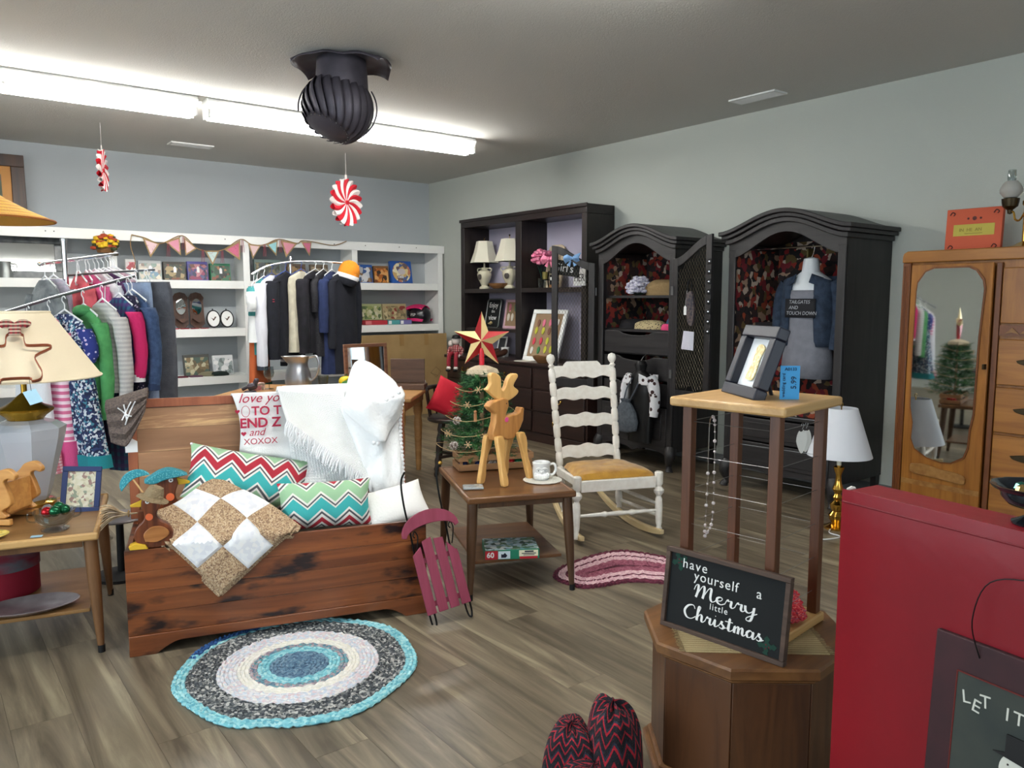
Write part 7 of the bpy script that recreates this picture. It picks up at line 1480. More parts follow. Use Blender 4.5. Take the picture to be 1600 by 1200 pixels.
trousers('pale_jeans', 'pale blue jeans mostly hidden beside the grey trousers', (1.11, 5.13, 1.58), K, fab('pale_denim', (150, 168, 196), (136, 154, 184), 30), .30, .95, .04, 2)
garment('pale_blue_shirt', 'pale blue long shirt behind the grey trousers', 'shirt', (1.20, 5.20, 1.58), K + R(-6), fab('pale_blue', (186, 200, 222)), .34, .80, 0, .04, 1.05, grp=GR, seed=9)
# upper arm
def uz(x): return lerp(1.625, 1.70, (x - 0.635) / 0.43) - .012
for i, (x, c, lab, nm) in enumerate(((0.84, (222, 100, 110), 'coral child\'s tee on the upper arm of the left rack', 'coral_tee'), (0.90, (226, 96, 150), 'bright pink child\'s tee on the upper arm', 'pink_tee'), (0.955, (240, 236, 240), 'white child\'s tee with pink trim on the upper arm', 'white_tee'), (1.01, (96, 60, 104), 'plum child\'s tee at the end of the upper arm', 'plum_tee'), (1.05, (226, 190, 206), 'pale pink child\'s tee at the far right of the upper arm', 'pale_pink_tee'))):
    garment(nm, lab, 'tee', (x, 5.34 + .02 * i, uz(x)), K + R(-12 + 6 * i), fab(nm, c), .36, .46, .15, .04, 1.0, grp=GR, seed=i)
for k in range(5):
    x = 0.83 + k * .05; hanger(['coral tee side, first spare', 'coral tee side, second spare', 'pink tees, middle spare', 'plum tee side, fourth spare', 'plum tee side, last spare'][k] , (x, 5.325 + (x - .765) * .2, uz(x)), K + R(-30 + 14 * k), .32, m_hang, 'hangers on the clothes racks', 'white')
garment('lavender_wrap', 'pale lavender lace wrap beside the rack post', 'wrap', (0.70, 5.30, uz(.70)), K + R(20), mat('lavender_lace', (206, 196, 216), .9, col2=(176, 180, 196), vs=60), .24, .46, 0, .04, 1.1, grp=GR, seed=3)
garment('grey_jacket', 'grey child\'s jacket with dark trim left of the rack post', 'jacket', (0.655, 5.29, uz(.655)), K, fab('mid_grey', (140, 146, 148), (110, 116, 120), 20), .30, .44, .3, .05, 1.0, grp=GR, seed=8)
trousers('plaid_pyjamas', 'dark navy and teal plaid pyjama trousers hanging low by the chest', (0.925, 5.16, 1.27), K + R(20), plaid('dark_teal_plaid', (26, 30, 66), (20, 80, 100), (50, 24, 70), 22), .34, .86, .06, 4)
B().tube([(0.925, 5.16, 1.275), (0.925, 5.1, 1.36), (0.92, 5.03, 1.51)], .003, 5).build('x', m_hang)
bpy.data.objects['x'].name = 'hanger_extender'; tag(bpy.data.objects['hanger_extender'], 'thin white cord holding the plaid pyjamas below the rack arm', 'cord')
# ---- middle rack
t = thing('adult_clothes_rack', 'chrome clothes rack with dark adult clothes before the shelves', 'clothes rack', (3.06, 7.58, 0), 0)
B().tube([(0, 0, 0.03), (0, 0, 1.80)], 0.016, 12).build('post', m_chrome, t); B().lathe([(0.012, 1.80), (0.02, 1.82), (0.012, 1.845), (0, 1.85)], 12).build('finial', m_chrome, t)
for a in (0.6, 0.6 + PI / 2, 0.6 + PI, 0.6 + 1.5 * PI): B().tube([(0, 0, 0.03), (0.34 * math.cos(a), 0.34 * math.sin(a), 0.012)], 0.012, 8).build('base_foot', m_chrome, t)
B().tube(spl([(-0.42, -0.08, 1.66), (-0.25, -0.075, 1.745), (0, -0.07, 1.79), (0.3, -0.07, 1.80), (0.56, -0.08, 1.79)], 6), 0.011, 8).build('rail', m_chrome, t)
B().tube([(0, 0, 1.78), (0, -0.07, 1.785)], 0.011, 8).build('rail_bracket', m_chrome, t)
def rz2(x):
    d = x - 3.06; return interp([(-.42, 1.66), (-.25, 1.745), (0, 1.79), (.3, 1.80), (.56, 1.79)], d)[0] - .012
K2 = R(44); GM = 'adult clothes on the middle rack'
m_blkc = fab('black', (22, 24, 32), (28, 30, 40), 20); m_navc = fab('navy', (38, 50, 90), (32, 44, 80), 20)
garment('white_tee', 'white short-sleeved tee at the left end of the middle rack', 'tee', (2.66, 7.50, rz2(2.66)), K2 + R(20), fab('tee_white', (226, 230, 232)), .46, .55, .16, .05, 1.0, rsl=.065, grp=GM, seed=1)
garment('orange_dress', 'long rust orange dress with green hem at the left of the middle rack', 'dress', (2.70, 7.52, rz2(2.70)), K2 + R(6), fab('rust', (190, 98, 56)), .38, 1.02, 0, .05, 1.1, hem=(fab('dk_green', (30, 90, 66)), .95, 1.01), grp=GM, seed=2)
garment('teal_shirt', 'teal shirt between the white tops on the middle rack', 'shirt', (2.76, 7.50, rz2(2.76)), K2, fab('teal', (70, 150, 152), (60, 136, 140), 20), .44, .72, .25, .05, 1.0, rsl=.075, grp=GM, seed=3)
garment('white_pullover', 'white long-sleeved pullover on the middle rack', 'pullover', (2.83, 7.48, rz2(2.83)), K2, fab('pull_white', (222, 224, 234)), .46, .66, .78, .055, 1.0, rsl=.085, cuff=fab('grey_rib2', (60, 64, 76)), grp=GM, seed=4, hcol='blue')
t = garment('black_track_jacket', 'black track jacket with small red mark on its sleeve', 'jacket', (2.96, 7.46, rz2(2.96)), K2 + R(-4), m_blkc, .48, .82, .72, .07, 1.0, rsl=.09, grp=GM, seed=5, hcol='blue')
for k in range(2): B().box((-0.305, -0.045, -0.34 - .02 * k), (.05, .004, .006), rz=R(-20)).build('red_mark', mat('mark_red', (190, 60, 80), .7), t)
garment('cream_vest', 'cream knitted sleeveless vest in the middle of the rack', 'vest', (3.12, 7.46, rz2(3.12)), K2 + R(-6), fab('cream', (206, 200, 180), (190, 184, 164), 16, .6), .48, .78, 0, .06, 1.02, grp=GM, seed=6, hcol='blue')
garment('black_cardigan', 'black velvet cardigan right of the cream vest', 'cardigan', (3.27, 7.46, rz2(3.27)), K2 + R(-6), fab('velvet', (22, 22, 28), (34, 32, 40), 12), .48, .80, .70, .07, 1.0, rsl=.085, grp=GM, seed=7)
garment('black_patterned_top', 'black patterned blouse next to the navy shirt', 'blouse', (3.36, 7.47, rz2(3.36)), K2, dots('black_speckle', (24, 24, 30), (60, 58, 70), 90, .25), .46, .84, .3, .06, 1.0, grp=GM, seed=8)
garment('navy_shirt', 'navy blue shirt toward the right of the middle rack', 'shirt', (3.45, 7.47, rz2(3.45)), K2, m_navc, .46, 1.02, .5, .06, 1.0, rsl=.08, grp=GM, seed=9)
garment('black_long_coat', 'long black coat at the right end of the middle rack', 'coat', (3.57, 7.47, rz2(3.57)), K2 + R(-8), fab('coat_black', (24, 26, 36), (30, 32, 42), 10), .48, 1.02, .66, .07, 1.0, rsl=.085, grp=GM, seed=10)
t = thing('team_beanie', 'orange and white plush hat perched on the right end of the rack', 'hat', (3.60, 7.42, 1.66), R(-20), None, R(0), R(18))
B().lathe([(0.10, 0.0), (0.105, 0.03), (0.10, 0.08), (0.075, 0.13), (0.035, 0.155), (0, 0.16)], 22, sx=1.05).build('crown', mat('plush_orange', (226, 140, 40), .95, bump=.6, bs=90), t); B().lathe([(0.108, -0.03), (0.115, -0.01), (0.11, 0.012), (0.095, 0.012), (0.095, -0.03)], 22, sx=1.05).build('white_band', m_wcot, t); B().lathe([(0.09, -0.10), (0.112, -0.06), (0.108, -0.031), (0.09, -0.031), (0.07, -0.10)], 22, sx=1.05).build('black_band', m_blkc, t)
# ================================================================== display torsos
AW2 = MT((W - 0.604, 3.72, 0), rz=RZ)
t = thing('white_torso_form', 'white hanging torso form in the right wardrobe', 'mannequin', AW2 @ Vector((0.52, 0.26, 1.786)), RZ)
m_form = mat('form_white', (206, 212, 218), .35)
B().tube(spl([(0, 0, 0.0), (0.01, 0, 0.022), (0.022, 0, 0.012), (0.016, 0, -0.03), (0, 0, -0.07)], 4), 0.004, 6).build('hook', m_chrome, t)
B().loft([ell(0, 0, z, rx, ry, 24, pw=2.1) for z, rx, ry in ((-0.80, .14, .08), (-0.60, .13, .085), (-0.42, .15, .10), (-0.30, .165, .10), (-0.225, .155, .085), (-0.19, .10, .07), (-0.165, .062, .06), (-0.10, .055, .055), (-0.075, .05, .05), (-0.065, .02, .02))]).build('torso', m_form, t)
t = thing('touchdown_tee', 'grey tee printed TAILGATES AND TOUCH DOWN on the white torso', 'tee', AW2 @ Vector((0.52, 0.26, 1.786)), RZ)
m_tee = fab('tee_grey', (128, 130, 140), (118, 120, 130), 16)
B().loft([ell(0, 0, z, rx, ry, 28, i * .3, .05, 6, 2.1) for i, (z, rx, ry) in enumerate(((-0.93, .20, .125), (-0.80, .19, .12), (-0.62, .165, .11), (-0.44, .165, .115), (-0.34, .175, .115), (-0.30, .17, .108)))], caps=False).build('cloth', m_tee, t, solid=.003)
B().grid(lambda u, v: ((u - .5) * .24, -0.118 - .006 * math.cos((u - .5) * 2.6), -0.36 - .135 * v), 10, 4).build('print_panel', mat('print_black', (26, 26, 32), .8), t, solid=.001)
for k, (s_, x) in enumerate((('TAILGATES', -.085), ('AND', -.085), ('TOUCH DOWN', -.105))): text(t, s_, .036, mat('print_grey', (170, 172, 178), .8), (x, -0.128, -0.395 - .04 * k), shear=.15, sx=.92)
t = thing('denim_jacket_display', 'open blue denim jacket worn by the white torso', 'jacket', AW2 @ Vector((0.52, 0.26, 1.786)), RZ)
m_den = fab('denim_disp', (48, 62, 82), (36, 48, 66), 26)
for s_ in (-1, 1):
    B().grid(lambda u, v, s_=s_: (s_ * (.105 + .10 * math.sin(u * PI * .5) - .02 * (1 - v) * (1 - u)), -0.115 - .018 * math.sin(v * 3) + .14 * u * u + (.03 * (1 - u)), -0.20 - .50 * v - .05 * u * (1 - v)), 12, 14).build('front_panel', m_den, t, solid=.01)
    p_ = spl([(s_ * .185, .01, -0.255), (s_ * .225, 0.0, -0.34), (s_ * .24, -.01, -0.50), (s_ * .225, -.03, -0.72)], 4); B().tube(p_, [lerp(.062, .042, i / (len(p_) - 1)) for i in range(len(p_))], 12).build('sleeve', m_den, t)
    B().grid(lambda u, v, s_=s_: (s_ * (.06 + .075 * u), -.085 + .03 * u - .035 * v, -0.185 - .03 * u - .06 * v), 6, 4).build('collar', m_den, t, solid=.008)
B().grid(lambda u, v: ((u - .5) * .38, .115 - .05 * (2 * u - 1) ** 2, -0.20 - .5 * v), 12, 10).build('back_panel', m_den, t, solid=.01)
# child's black form hanging in front of the first wardrobe
t = thing('black_child_form', 'black child torso form hanging from a wardrobe drawer', 'mannequin', A1 @ Vector((0.60, -0.075, 0.93)), RZ)
B().tube(spl([(0, 0.118, 0.03), (0, 0.09, 0.045), (0, 0.04, 0.02), (0, 0.0, -0.02)], 4), .004, 6).build('hook', m_chrome, t)
B().loft([ell(0, 0, z, rx, ry, 20, pw=2.1) for z, rx, ry in ((-0.70, .12, .06), (-0.5, .13, .065), (-0.30, .125, .065), (-0.17, .13, .06), (-0.125, .08, .05), (-0.10, .045, .04), (-0.05, .055, .05), (-0.02, .035, .035))]).build('torso', mat('form_black', (12, 12, 14), .4), t)
t = thing('football_print_shrug', 'white shrug with dark football print on the black child form', 'shrug', A1 @ Vector((0.60, -0.075, 0.93)), RZ)
m_foot = dots('football_print', (226, 226, 230), (60, 36, 36), 21, .34, .9, (60, 36, 36))
for s_ in (-1, 1):
    p_ = spl([(s_ * .105, 0, -0.165), (s_ * .15, -.005, -0.23), (s_ * .17, -.01, -0.36), (s_ * .165, -.02, -0.47)], 4); B().tube(p_, [lerp(.058, .036, i / (len(p_) - 1)) for i in range(len(p_))], 12).build('sleeve', m_foot, t)
    B().grid(lambda u, v, s_=s_: (s_ * (.045 + .09 * u), -.072 + .015 * u, -0.12 - .03 * u - .09 * v * (1 - .3 * u)), 8, 6).build('front', m_foot, t, solid=.006)
B().grid(lambda u, v: ((u - .5) * .27, .062, -0.13 - .16 * v), 10, 6).build('back', m_foot, t, solid=.006)
t = thing('grey_drawstring_bag', 'grey drawstring bag slung on the black child form', 'bag', A1 @ Vector((0.52, -0.165, 0.35)), RZ)
m_bag = fab('heather', (92, 98, 106), (74, 80, 88), 40)
B().loft([ell(0, 0, z, rx, ry, 24, i, am, 9) for i, (z, rx, ry, am) in enumerate(((-.04, .06, .02, 0), (-.02, .12, .035, .05), (.05, .135, .042, .08), (.13, .11, .04, .12), (.19, .065, .032, .2), (.215, .04, .026, .25), (.24, .055, .03, .3)))]).build('sack', m_bag, t)
for s_ in (-1, 1): B().tube(spl([(s_ * .03, 0, .21), (.05 + s_ * .05, .01, .33), (.09 + s_ * .045, .025, .42)], 5), .006, 6).build('cord', m_bag, t)
# ================================================================== shelf contents on the back wall
Z1, Z2, Z3 = 1.6205, 1.1105, 0.6005
def pz(label, x0, x1, z, h, cols, side, y=8.74, lean=-8, name='puzzle_box', grp='puzzle boxes on the back shelves', extra=None, sc_=26):
    t = thing(name, label, 'puzzle box', (x0, y, z), 0, grp, R(lean)); w_ = x1 - x0
    B().lo((0, 0, 0), (w_, 0.045, h)).build('box', mat('boxside_%d_%d_%d' % side, side, .5), t, bevel=.002)
    B().lo((w_ * .04, -0.0016, h * .05), (w_ * .96, -0.0004, h * .86)).build('picture', cells('pic_' + label[:18], cols, sc_, .4, warp=.02), t)
    B().lo((w_ * .04, -0.0016, h * .88), (w_ * .96, -0.0004, h * .97)).build('title_strip', mat('boxside_%d_%d_%d' % side, side, .5), t)
    if extra: extra(t, w_, h)
    return t
def wtag(t, w_, h): B().prism([(w_ * .45, h * .42), (w_ * .58, h * .42), (w_ * .58, h * .68), (w_ * .515, h * .76), (w_ * .45, h * .68)], .001, y0=-.003).build('price_tag', m_tagw, t)
pz('pink and white picture card at the left of the puzzle row', 1.80, 1.895, Z1, .21, [(224, 206, 206), (206, 110, 120), (236, 230, 226), (170, 60, 70)], (230, 226, 224), name='picture_card')
pz('pastel village puzzle box with white tag', 1.92, 2.14, Z1, .20, [(176, 176, 170), (140, 160, 150), (206, 196, 180), (150, 130, 120), (110, 140, 160), (216, 206, 196)], (186, 190, 190), extra=wtag)
pz('dark autumn cottage puzzle box with white tag', 2.16, 2.38, Z1, .195, [(60, 56, 44), (110, 90, 56), (160, 140, 100), (50, 60, 44), (40, 36, 34), (130, 70, 50)], (70, 66, 60), extra=wtag)
pz('purple edged flower puzzle box with white tag', 2.40, 2.61, Z1, .205, [(70, 60, 110), (140, 60, 90), (110, 70, 60), (180, 120, 130), (50, 50, 80), (90, 90, 130)], (92, 90, 160), extra=wtag)
pz('green edged puzzle box with a dark picture', 2.635, 2.85, Z1, .19, [(36, 70, 50), (120, 70, 50), (50, 100, 70), (20, 30, 28), (160, 110, 70)], (36, 110, 76), extra=wtag)
pz('clear topped puzzle box behind the adult clothes rack', 3.12, 3.42, Z1, .25, [(70, 76, 66), (120, 110, 80), (90, 96, 100), (150, 140, 110), (60, 60, 56)], (120, 140, 136))
pz('brown cottage puzzle box half hidden by clothes', 3.50, 3.72, Z1, .21, [(90, 70, 50), (130, 110, 80), (60, 56, 50), (160, 130, 90)], (100, 84, 70)); pz('second brown cottage puzzle box near the divider', 3.78, 4.0, Z1, .21, [(96, 80, 60), (140, 130, 110), (70, 60, 50), (170, 150, 120)], (110, 96, 80))
def t500(t, w_, h): text(t, '500', .05, m_wht, (w_ * .06, -.0022, h * .80), off=.001)
pz('blue 500 piece puzzle box of white birds', 4.33, 4.58, Z1, .225, [(206, 210, 216), (60, 90, 150), (110, 80, 60), (220, 220, 222), (80, 100, 130), (150, 120, 90)], (40, 92, 170), extra=t500)
pz('orange and brown animal puzzle box', 4.60, 4.80, Z1, .215, [(170, 96, 40), (200, 130, 60), (110, 60, 34), (60, 46, 36), (214, 160, 100)], (120, 84, 50))
def rnd(t, w_, h):
    B().lathe([(0, 0), (.128, 0), (.128, .003), (0, .003)], 36, MT((w_ * .5, -.0016, h * .5), rx=PI / 2)).build('round_picture', cells('round_pic', [(226, 206, 150), (206, 170, 110), (236, 226, 190), (110, 90, 90), (190, 120, 90), (80, 100, 150)], 22, .4, warp=.02), t)
    B().ball((w_ * .5, -.006, h * .53), .05, 16, (1.1, .08, .8)).build('centre_motif', mat('motif_grey', (206, 196, 196), .5), t)
    text(t, '1000', .045, m_wht, (w_ * .28, -.0056, h * .24), off=.001)
pz('blue puzzle box with a large round picture', 4.84, 5.14, Z1, .285, [(36, 84, 160), (44, 92, 170)], (36, 84, 160), lean=-10, extra=rnd)
pz('dark green game box at the left of the lower right bay', 4.30, 4.40, Z2, .225, [(30, 70, 64), (60, 120, 110), (120, 30, 60), (30, 40, 44)], (30, 66, 60))
pz('pale green meadow puzzle box with red lower edge', 4.41, 4.73, Z2 + .0575, .20, [(150, 160, 100), (110, 130, 80), (190, 190, 150), (206, 206, 180), (90, 110, 70)], (170, 176, 130), y=8.80)
pz('tan nature puzzle box beside the helmet', 4.745, 5.08, Z2 + .0575, .20, [(180, 160, 120), (150, 130, 96), (206, 190, 150), (140, 60, 50), (120, 110, 80)], (180, 164, 124), y=8.80)
def flatbox(label, x0, x1, c, y=8.66, h=.055, c2=None):
    t = thing('flat_game_box', label, 'game box', (x0, y, Z2), 0, 'flat game boxes'); B().lo((0, 0, 0), (x1 - x0, .17, h)).build('box', mat('fb_%d_%d_%d' % c, c, .5), t, bevel=.003); B().lo((.005, -.0015, .006), ((x1 - x0) * .28, -.0004, h - .008)).build('end_label', c2 or m_tagw, t)
flatbox('long red flat box under the meadow puzzle', 4.42, 4.725, (176, 50, 60), c2=mat('lbl_red', (206, 120, 120), .5)); flatbox('teal flat box with white end label', 4.735, 4.90, (80, 160, 160)); flatbox('lavender flat box with white end label beside the helmet', 4.905, 5.07, (120, 116, 170))
# helmet
t = thing('motocross_helmet', 'pink and black motocross helmet on the right end shelf', 'helmet', (5.235, 8.74, Z2), R(-60))
m_hp = mat('helmet_pink', (214, 44, 110), .25, coat=.6); m_hk = mat('helmet_black', (22, 20, 30), .3, coat=.5)
B().lathe([(0, 0.012), (0.10, 0.012), (0.125, 0.04), (0.135, 0.10), (0.13, 0.15), (0.10, 0.20), (0.05, 0.225), (0, 0.23)], 28, sx=1.1, sy=.92).build('shell', m_hk, t)
B().grid(lambda u, v: (-.21 + .30 * u - .02 * v * 0, (v - .5) * .22 * (1 - .25 * (1 - u)), .205 + .045 * math.sin(PI * u * .8) - .05 * (2 * v - 1) ** 2), 12, 10).build('visor_peak', m_hp, t, solid=.008)
B().loft([[(-.10 + dx, y_, z_) for y_, z_ in ((-.10, .02), (.10, .02), (.085, .075), (-.085, .075))] for dx in (-.09, -.05, 0, .03)]).build('chin_guard', m_hp, t, bevel=.015)
for s_ in (-1, 1):
    B().prism([(-.06, .04), (.10, .03), (.12, .06), (.0, .075), (-.07, .07)], .008, MT((0, s_ * .125, 0))).build('side_flash', m_hp, t); text(t, 'FSP', .05, m_wht, (-.06, -.1315, .10), sx=1) if s_ < 0 else None
B().box((-.115, 0, .125), (.05, .17, .065)).build('eye_port', m_blk, t, bevel=.02)
# big flat carton below
t = thing('flat_carton', 'large flat brown cardboard carton leaning under the right end shelf', 'carton', (4.24, 8.33, 0), 0, None, R(-4))
m_card = mat('corrugated', (176, 146, 100), .85, col2=(164, 134, 90), vs=4)
B().lo((0, 0, 0), (1.18, 0.12, 1.0)).build('carton', m_card, t, bevel=.004)
for x in (.50, .85): B().lo((x, -.0016, .86), (x + .06, -.0004, 1.0)).build('packing_tape', mat('tape', (160, 124, 74), .3), t)
for k in range(2): P = [(1.0 + .02 * k, .45 + .02 * k), (1.07, .52), (1.0, .58), (.92, .51)]; B().tube([(x, -.001, z) for x, z in P], .002, 4, True).build('diamond_print', mat('carton_ink', (110, 90, 64), .8), t)
# sconces, oval plaques, red word, books, mats, caps
m_dkw = wood('sconce_wood', (58, 36, 26), (84, 54, 38), 'z', 1, .4)
for i, (x, lab) in enumerate(((2.25, 'left one of two wooden wall sconces with oval mirrors'), (2.415, 'right one of two wooden wall sconces with oval mirrors'))):
    t = thing('mirror_sconce', lab, 'sconce', (x, 8.80, Z2), 0, 'oval mirror sconces', R(-6))
    B().prism([(.05, 0), (.11, 0), (.155, .05), (.15, .30), (.16, .33), (.13, .375), (.08, .39), (.03, .375), (0, .33), (.01, .30), (.005, .05)], .016).build('backboard', m_dkw, t, bevel=.002)
    B().lathe([(0, 0), (1, 0), (1, .004), (0, .004)], 28, MT((.08, -.008, .235), rx=PI / 2, s=(.052, .085, 1))).build('oval_mirror', m_mirror, t)
    B().tube([(.08 + .054 * math.cos(a), -.009, .235 + .088 * math.sin(a)) for a in [2 * PI * k / 28 for k in range(28)]], .005, 6, True).build('mirror_rim', m_dkw, t)
    B().prism([(.02, .10), (.14, .10), (.13, .09), (.09, .06), (.07, .06), (.03, .09)], .06, y0=-.068).build('candle_shelf', m_dkw, t)
for i, (x, lab) in enumerate(((2.585, 'left oval black framed bird plaque'), (2.73, 'right oval black framed bird plaque'))):
    t = thing('oval_plaque', lab, 'plaque', (x + .075, 8.80, Z2 + .0985), 0, 'oval bird plaques', R(-8))
    B().lathe([(0, 0), (1, 0), (1, .012), (0, .012)], 32, MT((0, 0, 0), rx=PI / 2, s=(.075, .097, 1))).build('frame', m_blk, t); B().lathe([(0, 0), (1, 0), (1, .003), (0, .003)], 32, MT((0, -.0122, 0), rx=PI / 2, s=(.062, .084, 1))).build('white_field', m_wht, t)
    B().prism(spl2([(-.03, .012), (0, .0), (.012, .02), (.03, .022), (.012, -.005), (-.005, -.022), (-.01, -.008), (-.03, .012)], 3), .002, y0=-.0172).build('bird_silhouette', mat('bird_brown', (90, 70, 60), .8), t); B().ball((0, 0, .105), .008, 8).build('hanging_loop', m_black, t)
m_redw = mat('red_word', (150, 26, 44), .5)
for i, x in enumerate((2.22, 2.32, 2.42, 2.52)):
    t = thing('red_cut_out', ['first', 'second', 'third', 'last'][i] + ' red wooden cut-out from the left on the shelf under the sconces', 'ornament', (x, 8.655, Z2), .3 * i, 'red cut-outs on the shelf')
    P = spl2([(-.045, .01), (-.02, .035), (.0, .015), (.03, .035), (.05, .01), (.02, -.005), (.03, -.035), (-.005, -.02), (-.04, -.035), (-.045, .01)], 3)[:-1]
    B().prism(P, .008, MT((0, 0, .0045), rx=-PI / 2)).build('cut_out', m_redw, t, bevel=.001)
pz('landscape painting book on the lower left shelf', 2.325, 2.59, Z3, .235, [(96, 84, 60), (150, 140, 110), (70, 90, 80), (186, 180, 150), (120, 100, 70)], (70, 70, 66), name='landscape_book', lean=-12); pz('snowy white picture book beside the landscape book', 2.625, 2.845, Z3, .215, [(206, 208, 210), (150, 160, 160), (180, 186, 190), (110, 120, 120), (226, 226, 226)], (206, 208, 210), name='snow_book', lean=-12)
for x, c, lab in ((2.26, (96, 30, 48), 'maroon folded placemat on the lower shelf'), (2.41, (96, 60, 84), 'plum folded placemat on the lower shelf')):
    t = thing('folded_placemat', lab, 'placemat', (x, 8.665, Z3), 0, 'folded placemats'); B().lo((-.065, -.05, 0), (.065, .05, .012)).build('cloth', fab('mat%d' % c[0] + str(c[1]), c), t, bevel=.004)
for x, y, c, lab in ((2.555, 8.70, (134, 128, 104), 'khaki flat cap on the lower shelf'), (2.66, 8.66, (26, 38, 34), 'dark green flat cap on the lower shelf')):
    t = thing('tweed_cap', lab, 'cap', (x, y, Z3), 0, 'flat caps'); B().lathe([(0, 0), (.09, 0), (.095, .012), (.07, .04), (0, .05)], 24, sx=1.1, sy=.7).build('cap', fab('cap%d' % c[0], c), t); B().ball((.02, -.062, .008), .05, 12, (1.2, .5, .15)).build('brim', fab('cap%d' % c[0], c), t)
# left bay: tin panel mirror, jug, flowers; above: picture and straw hat
t = framed('tin_framed_mirror', 'wide old tin framed mirror standing in the left shelf bay', 'mirror', (0.45, 8.76, Z1), 0, .80, .40, .07, mat('old_tin', (110, 112, 112), .4, .7, col2=(70, 72, 74), vs=9), m_mirror, .03, -4, 'mirror')
t = thing('galvanised_jug', 'small galvanised jug in front of the tin framed mirror', 'jug', (0.76, 8.68, Z1), 0); m_galv = mat('galvanised', (150, 154, 152), .4, .8); B().lathe([(0, 0), (.06, 0), (.055, .06), (.045, .12), (.05, .15), (.046, .15), (.04, .12), (.05, .01), (0, .008)], 22).build('jug', m_galv, t); B().tube(spl([(.046, 0, .13), (.09, 0, .12), (.085, 0, .06), (.054, 0, .05)], 5), .005, 6).build('handle', m_galv, t)
t = thing('sunflower_basket', 'small basket of yellow and rust flowers hanging from the top shelf rail', 'flowers', (1.575, 8.50, 1.93), 0); B().tube(spl([(0, .075, .135), (0, .05, .15), (0, .0, .10), (-.06, 0, .02)], 5), .0025, 5).build('hanger', mat('twine', (150, 120, 80), 0.9), t); B().lathe([(0, -.06), (.07, -.06), (.09, .0), (.085, .0), (.065, -.05), (0, -.05)], 18).build('basket', mat('wicker', (120, 84, 50), .9, bump=.8, bs=60), t)
for nm, c, sd, n_ in (('yellow_blooms', (226, 184, 40), 3, 40), ('rust_blooms', (170, 70, 40), 4, 30), ('leaves', (60, 70, 40), 5, 30)): blossom(B(), (0, 0, .01), .105, n_, sd).build(nm, mat(nm + '_m', c, .8), t)['kind'] = 'stuff'
t = framed('dark_still_life', 'dark framed oil painting standing on top of the shelves at the left edge', 'painting', (0.42, 8.70, 2.1005), 0, .55, .66, .11, wood('umber_frame', (44, 30, 24), (70, 44, 30), 'z', 1, .4), cells('oil_painting', [(60, 70, 50), (110, 90, 60), (40, 44, 40), (170, 160, 130), (80, 60, 40)], 9, .5, warp=.1), .05, -4, 'canvas', mat('gilt_slip', (150, 104, 50), .4, .4))
m_stw = bands('yellow_straw', [(238, 176, 34), (222, 150, 22), (244, 192, 50)], [0, .4, .7], 1, 26, 0, 1, 'UV', .8, .4, 120)
t = thing('straw_sun_hat', 'wide yellow conical straw hat hanging at the left edge', 'hat', (0.36, 5.0, 1.90), 0)
B().lathe([(0.325, -0.06), (0.20, -0.005), (0.10, 0.05), (0.03, 0.10), (0.0, 0.11), (0.0, 0.104), (0.03, 0.094), (0.10, 0.044), (0.20, -0.012), (0.325, -0.066)], 48).build('woven_cone', m_stw, t)
B().tube([(0.325 * math.cos(a), 0.325 * math.sin(a), -.063) for a in [2 * PI * k / 48 for k in range(48)]], .006, 6, True).build('rim', mat('straw_rim', (170, 100, 40), .8), t); B().tube([(0, 0, .11), (0, 0, HC - 1.90)], .0015, 5).build('hanging_cord', m_wcot, t)
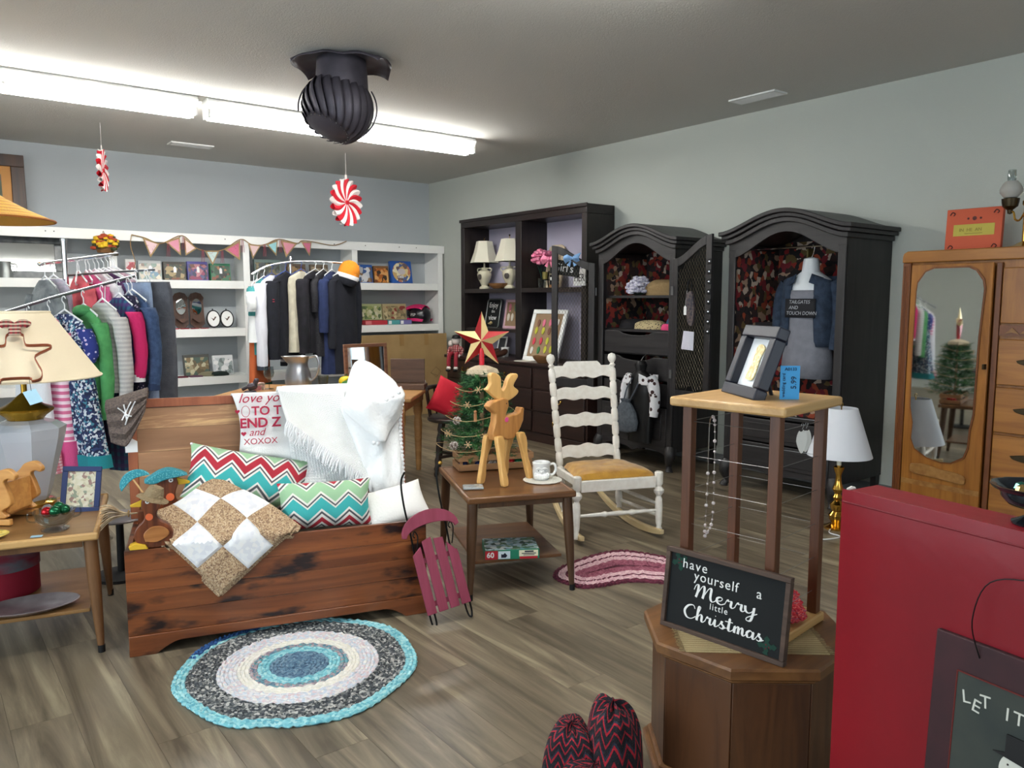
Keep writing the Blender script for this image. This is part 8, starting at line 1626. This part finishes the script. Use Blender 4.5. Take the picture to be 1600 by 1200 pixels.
# bunting
t = thing('burlap_bunting', 'burlap pennant bunting with pink and aqua cloth strung along the shelves', 'bunting', (0, 8.565, 0), 0)
m_bur = mat('burlap_pennant', (176, 148, 108), .95, bump=.9, bs=150); Y0 = 0
pts = [(1.83, 2.06), (1.95, 2.035), (2.10, 1.985), (2.31, 2.075), (2.45, 1.95), (2.60, 1.925), (2.74, 1.955), (2.91, 2.065), (3.02, 2.015), (3.12, 2.01), (3.20, 2.03), (3.335, 2.085), (3.54, 2.05), (3.60, 2.08), (3.72, 2.075), (3.95, 2.045), (4.05, 2.06), (4.15, 2.10)]
B().tube(spl([(x, 0, z) for x, z in pts], 5), .005, 6).build('twine', mat('twine', (150, 120, 80), 0.9), t)
B().tube(spl([(1.83, 0, 2.06), (1.815, 0, 1.95), (1.85, 0, 1.80), (1.83, 0, 1.72)], 5), .004, 6).build('twine_tail', mat('twine', (150, 120, 80), 0.9), t)
pens = [(1.93, 2.035, 2.09, 1.985, 1.995, 1.84, (226, 196, 200), 1), (2.14, 2.005, 2.285, 2.06, 2.29, 1.87, (216, 150, 170), 0), (2.325, 2.06, 2.455, 1.95, 2.335, 1.87, (232, 204, 202), 0), (2.53, 1.93, 2.68, 1.935, 2.605, 1.78, (196, 216, 212), 1), (2.73, 1.95, 2.905, 2.055, 2.895, 1.84, (206, 110, 140), 1), (2.99, 2.02, 3.13, 2.01, 3.035, 1.86, (230, 200, 200), 0), (3.19, 2.025, 3.32, 2.075, 3.30, 1.90, (150, 200, 206), 0), (3.355, 2.075, 3.545, 2.05, 3.41, 1.885, (220, 150, 166), 0), (3.59, 2.07, 3.715, 2.07, 3.69, 1.91, (214, 120, 150), 0)]
for x0, za, x1, zb, xt, zt, c, pr in pens:
    o = B().prism([(x0, za), (x1, zb), (xt, zt)], .004).build('pennant', m_bur, t); cx, cz = (x0 + x1 + xt) / 3, (za + zb + zt) / 3; s_ = .72
    mm = dots('pen_print_%d' % c[1], c, (170, 90, 110), 60, .22) if pr else fab('pen%d_%d' % (c[0], c[1]), c)
    B().prism([(cx + (x - cx) * s_, cz + (z - cz) * s_) for x, z in ((x0, za), (x1, zb), (xt, zt))], .0025, y0=-.0048).build('cloth_patch', mm, o)
for x, z in ((2.16, 1.985), (2.31, 2.06), (2.50, 1.94), (2.70, 1.935), (2.92, 2.055), (3.16, 2.02), (3.34, 2.07)):
    for k in range(3): B().tube(spl([(x + .008 * k, -.004, z), (x + .012 * k - .006, -.012, z - .07), (x + .016 * k - .012, -.01, z - .13)], 3), .004, 5, flat=.4).build('ribbon', mat('ribbon_rose', (190, 80, 100), .7), t)
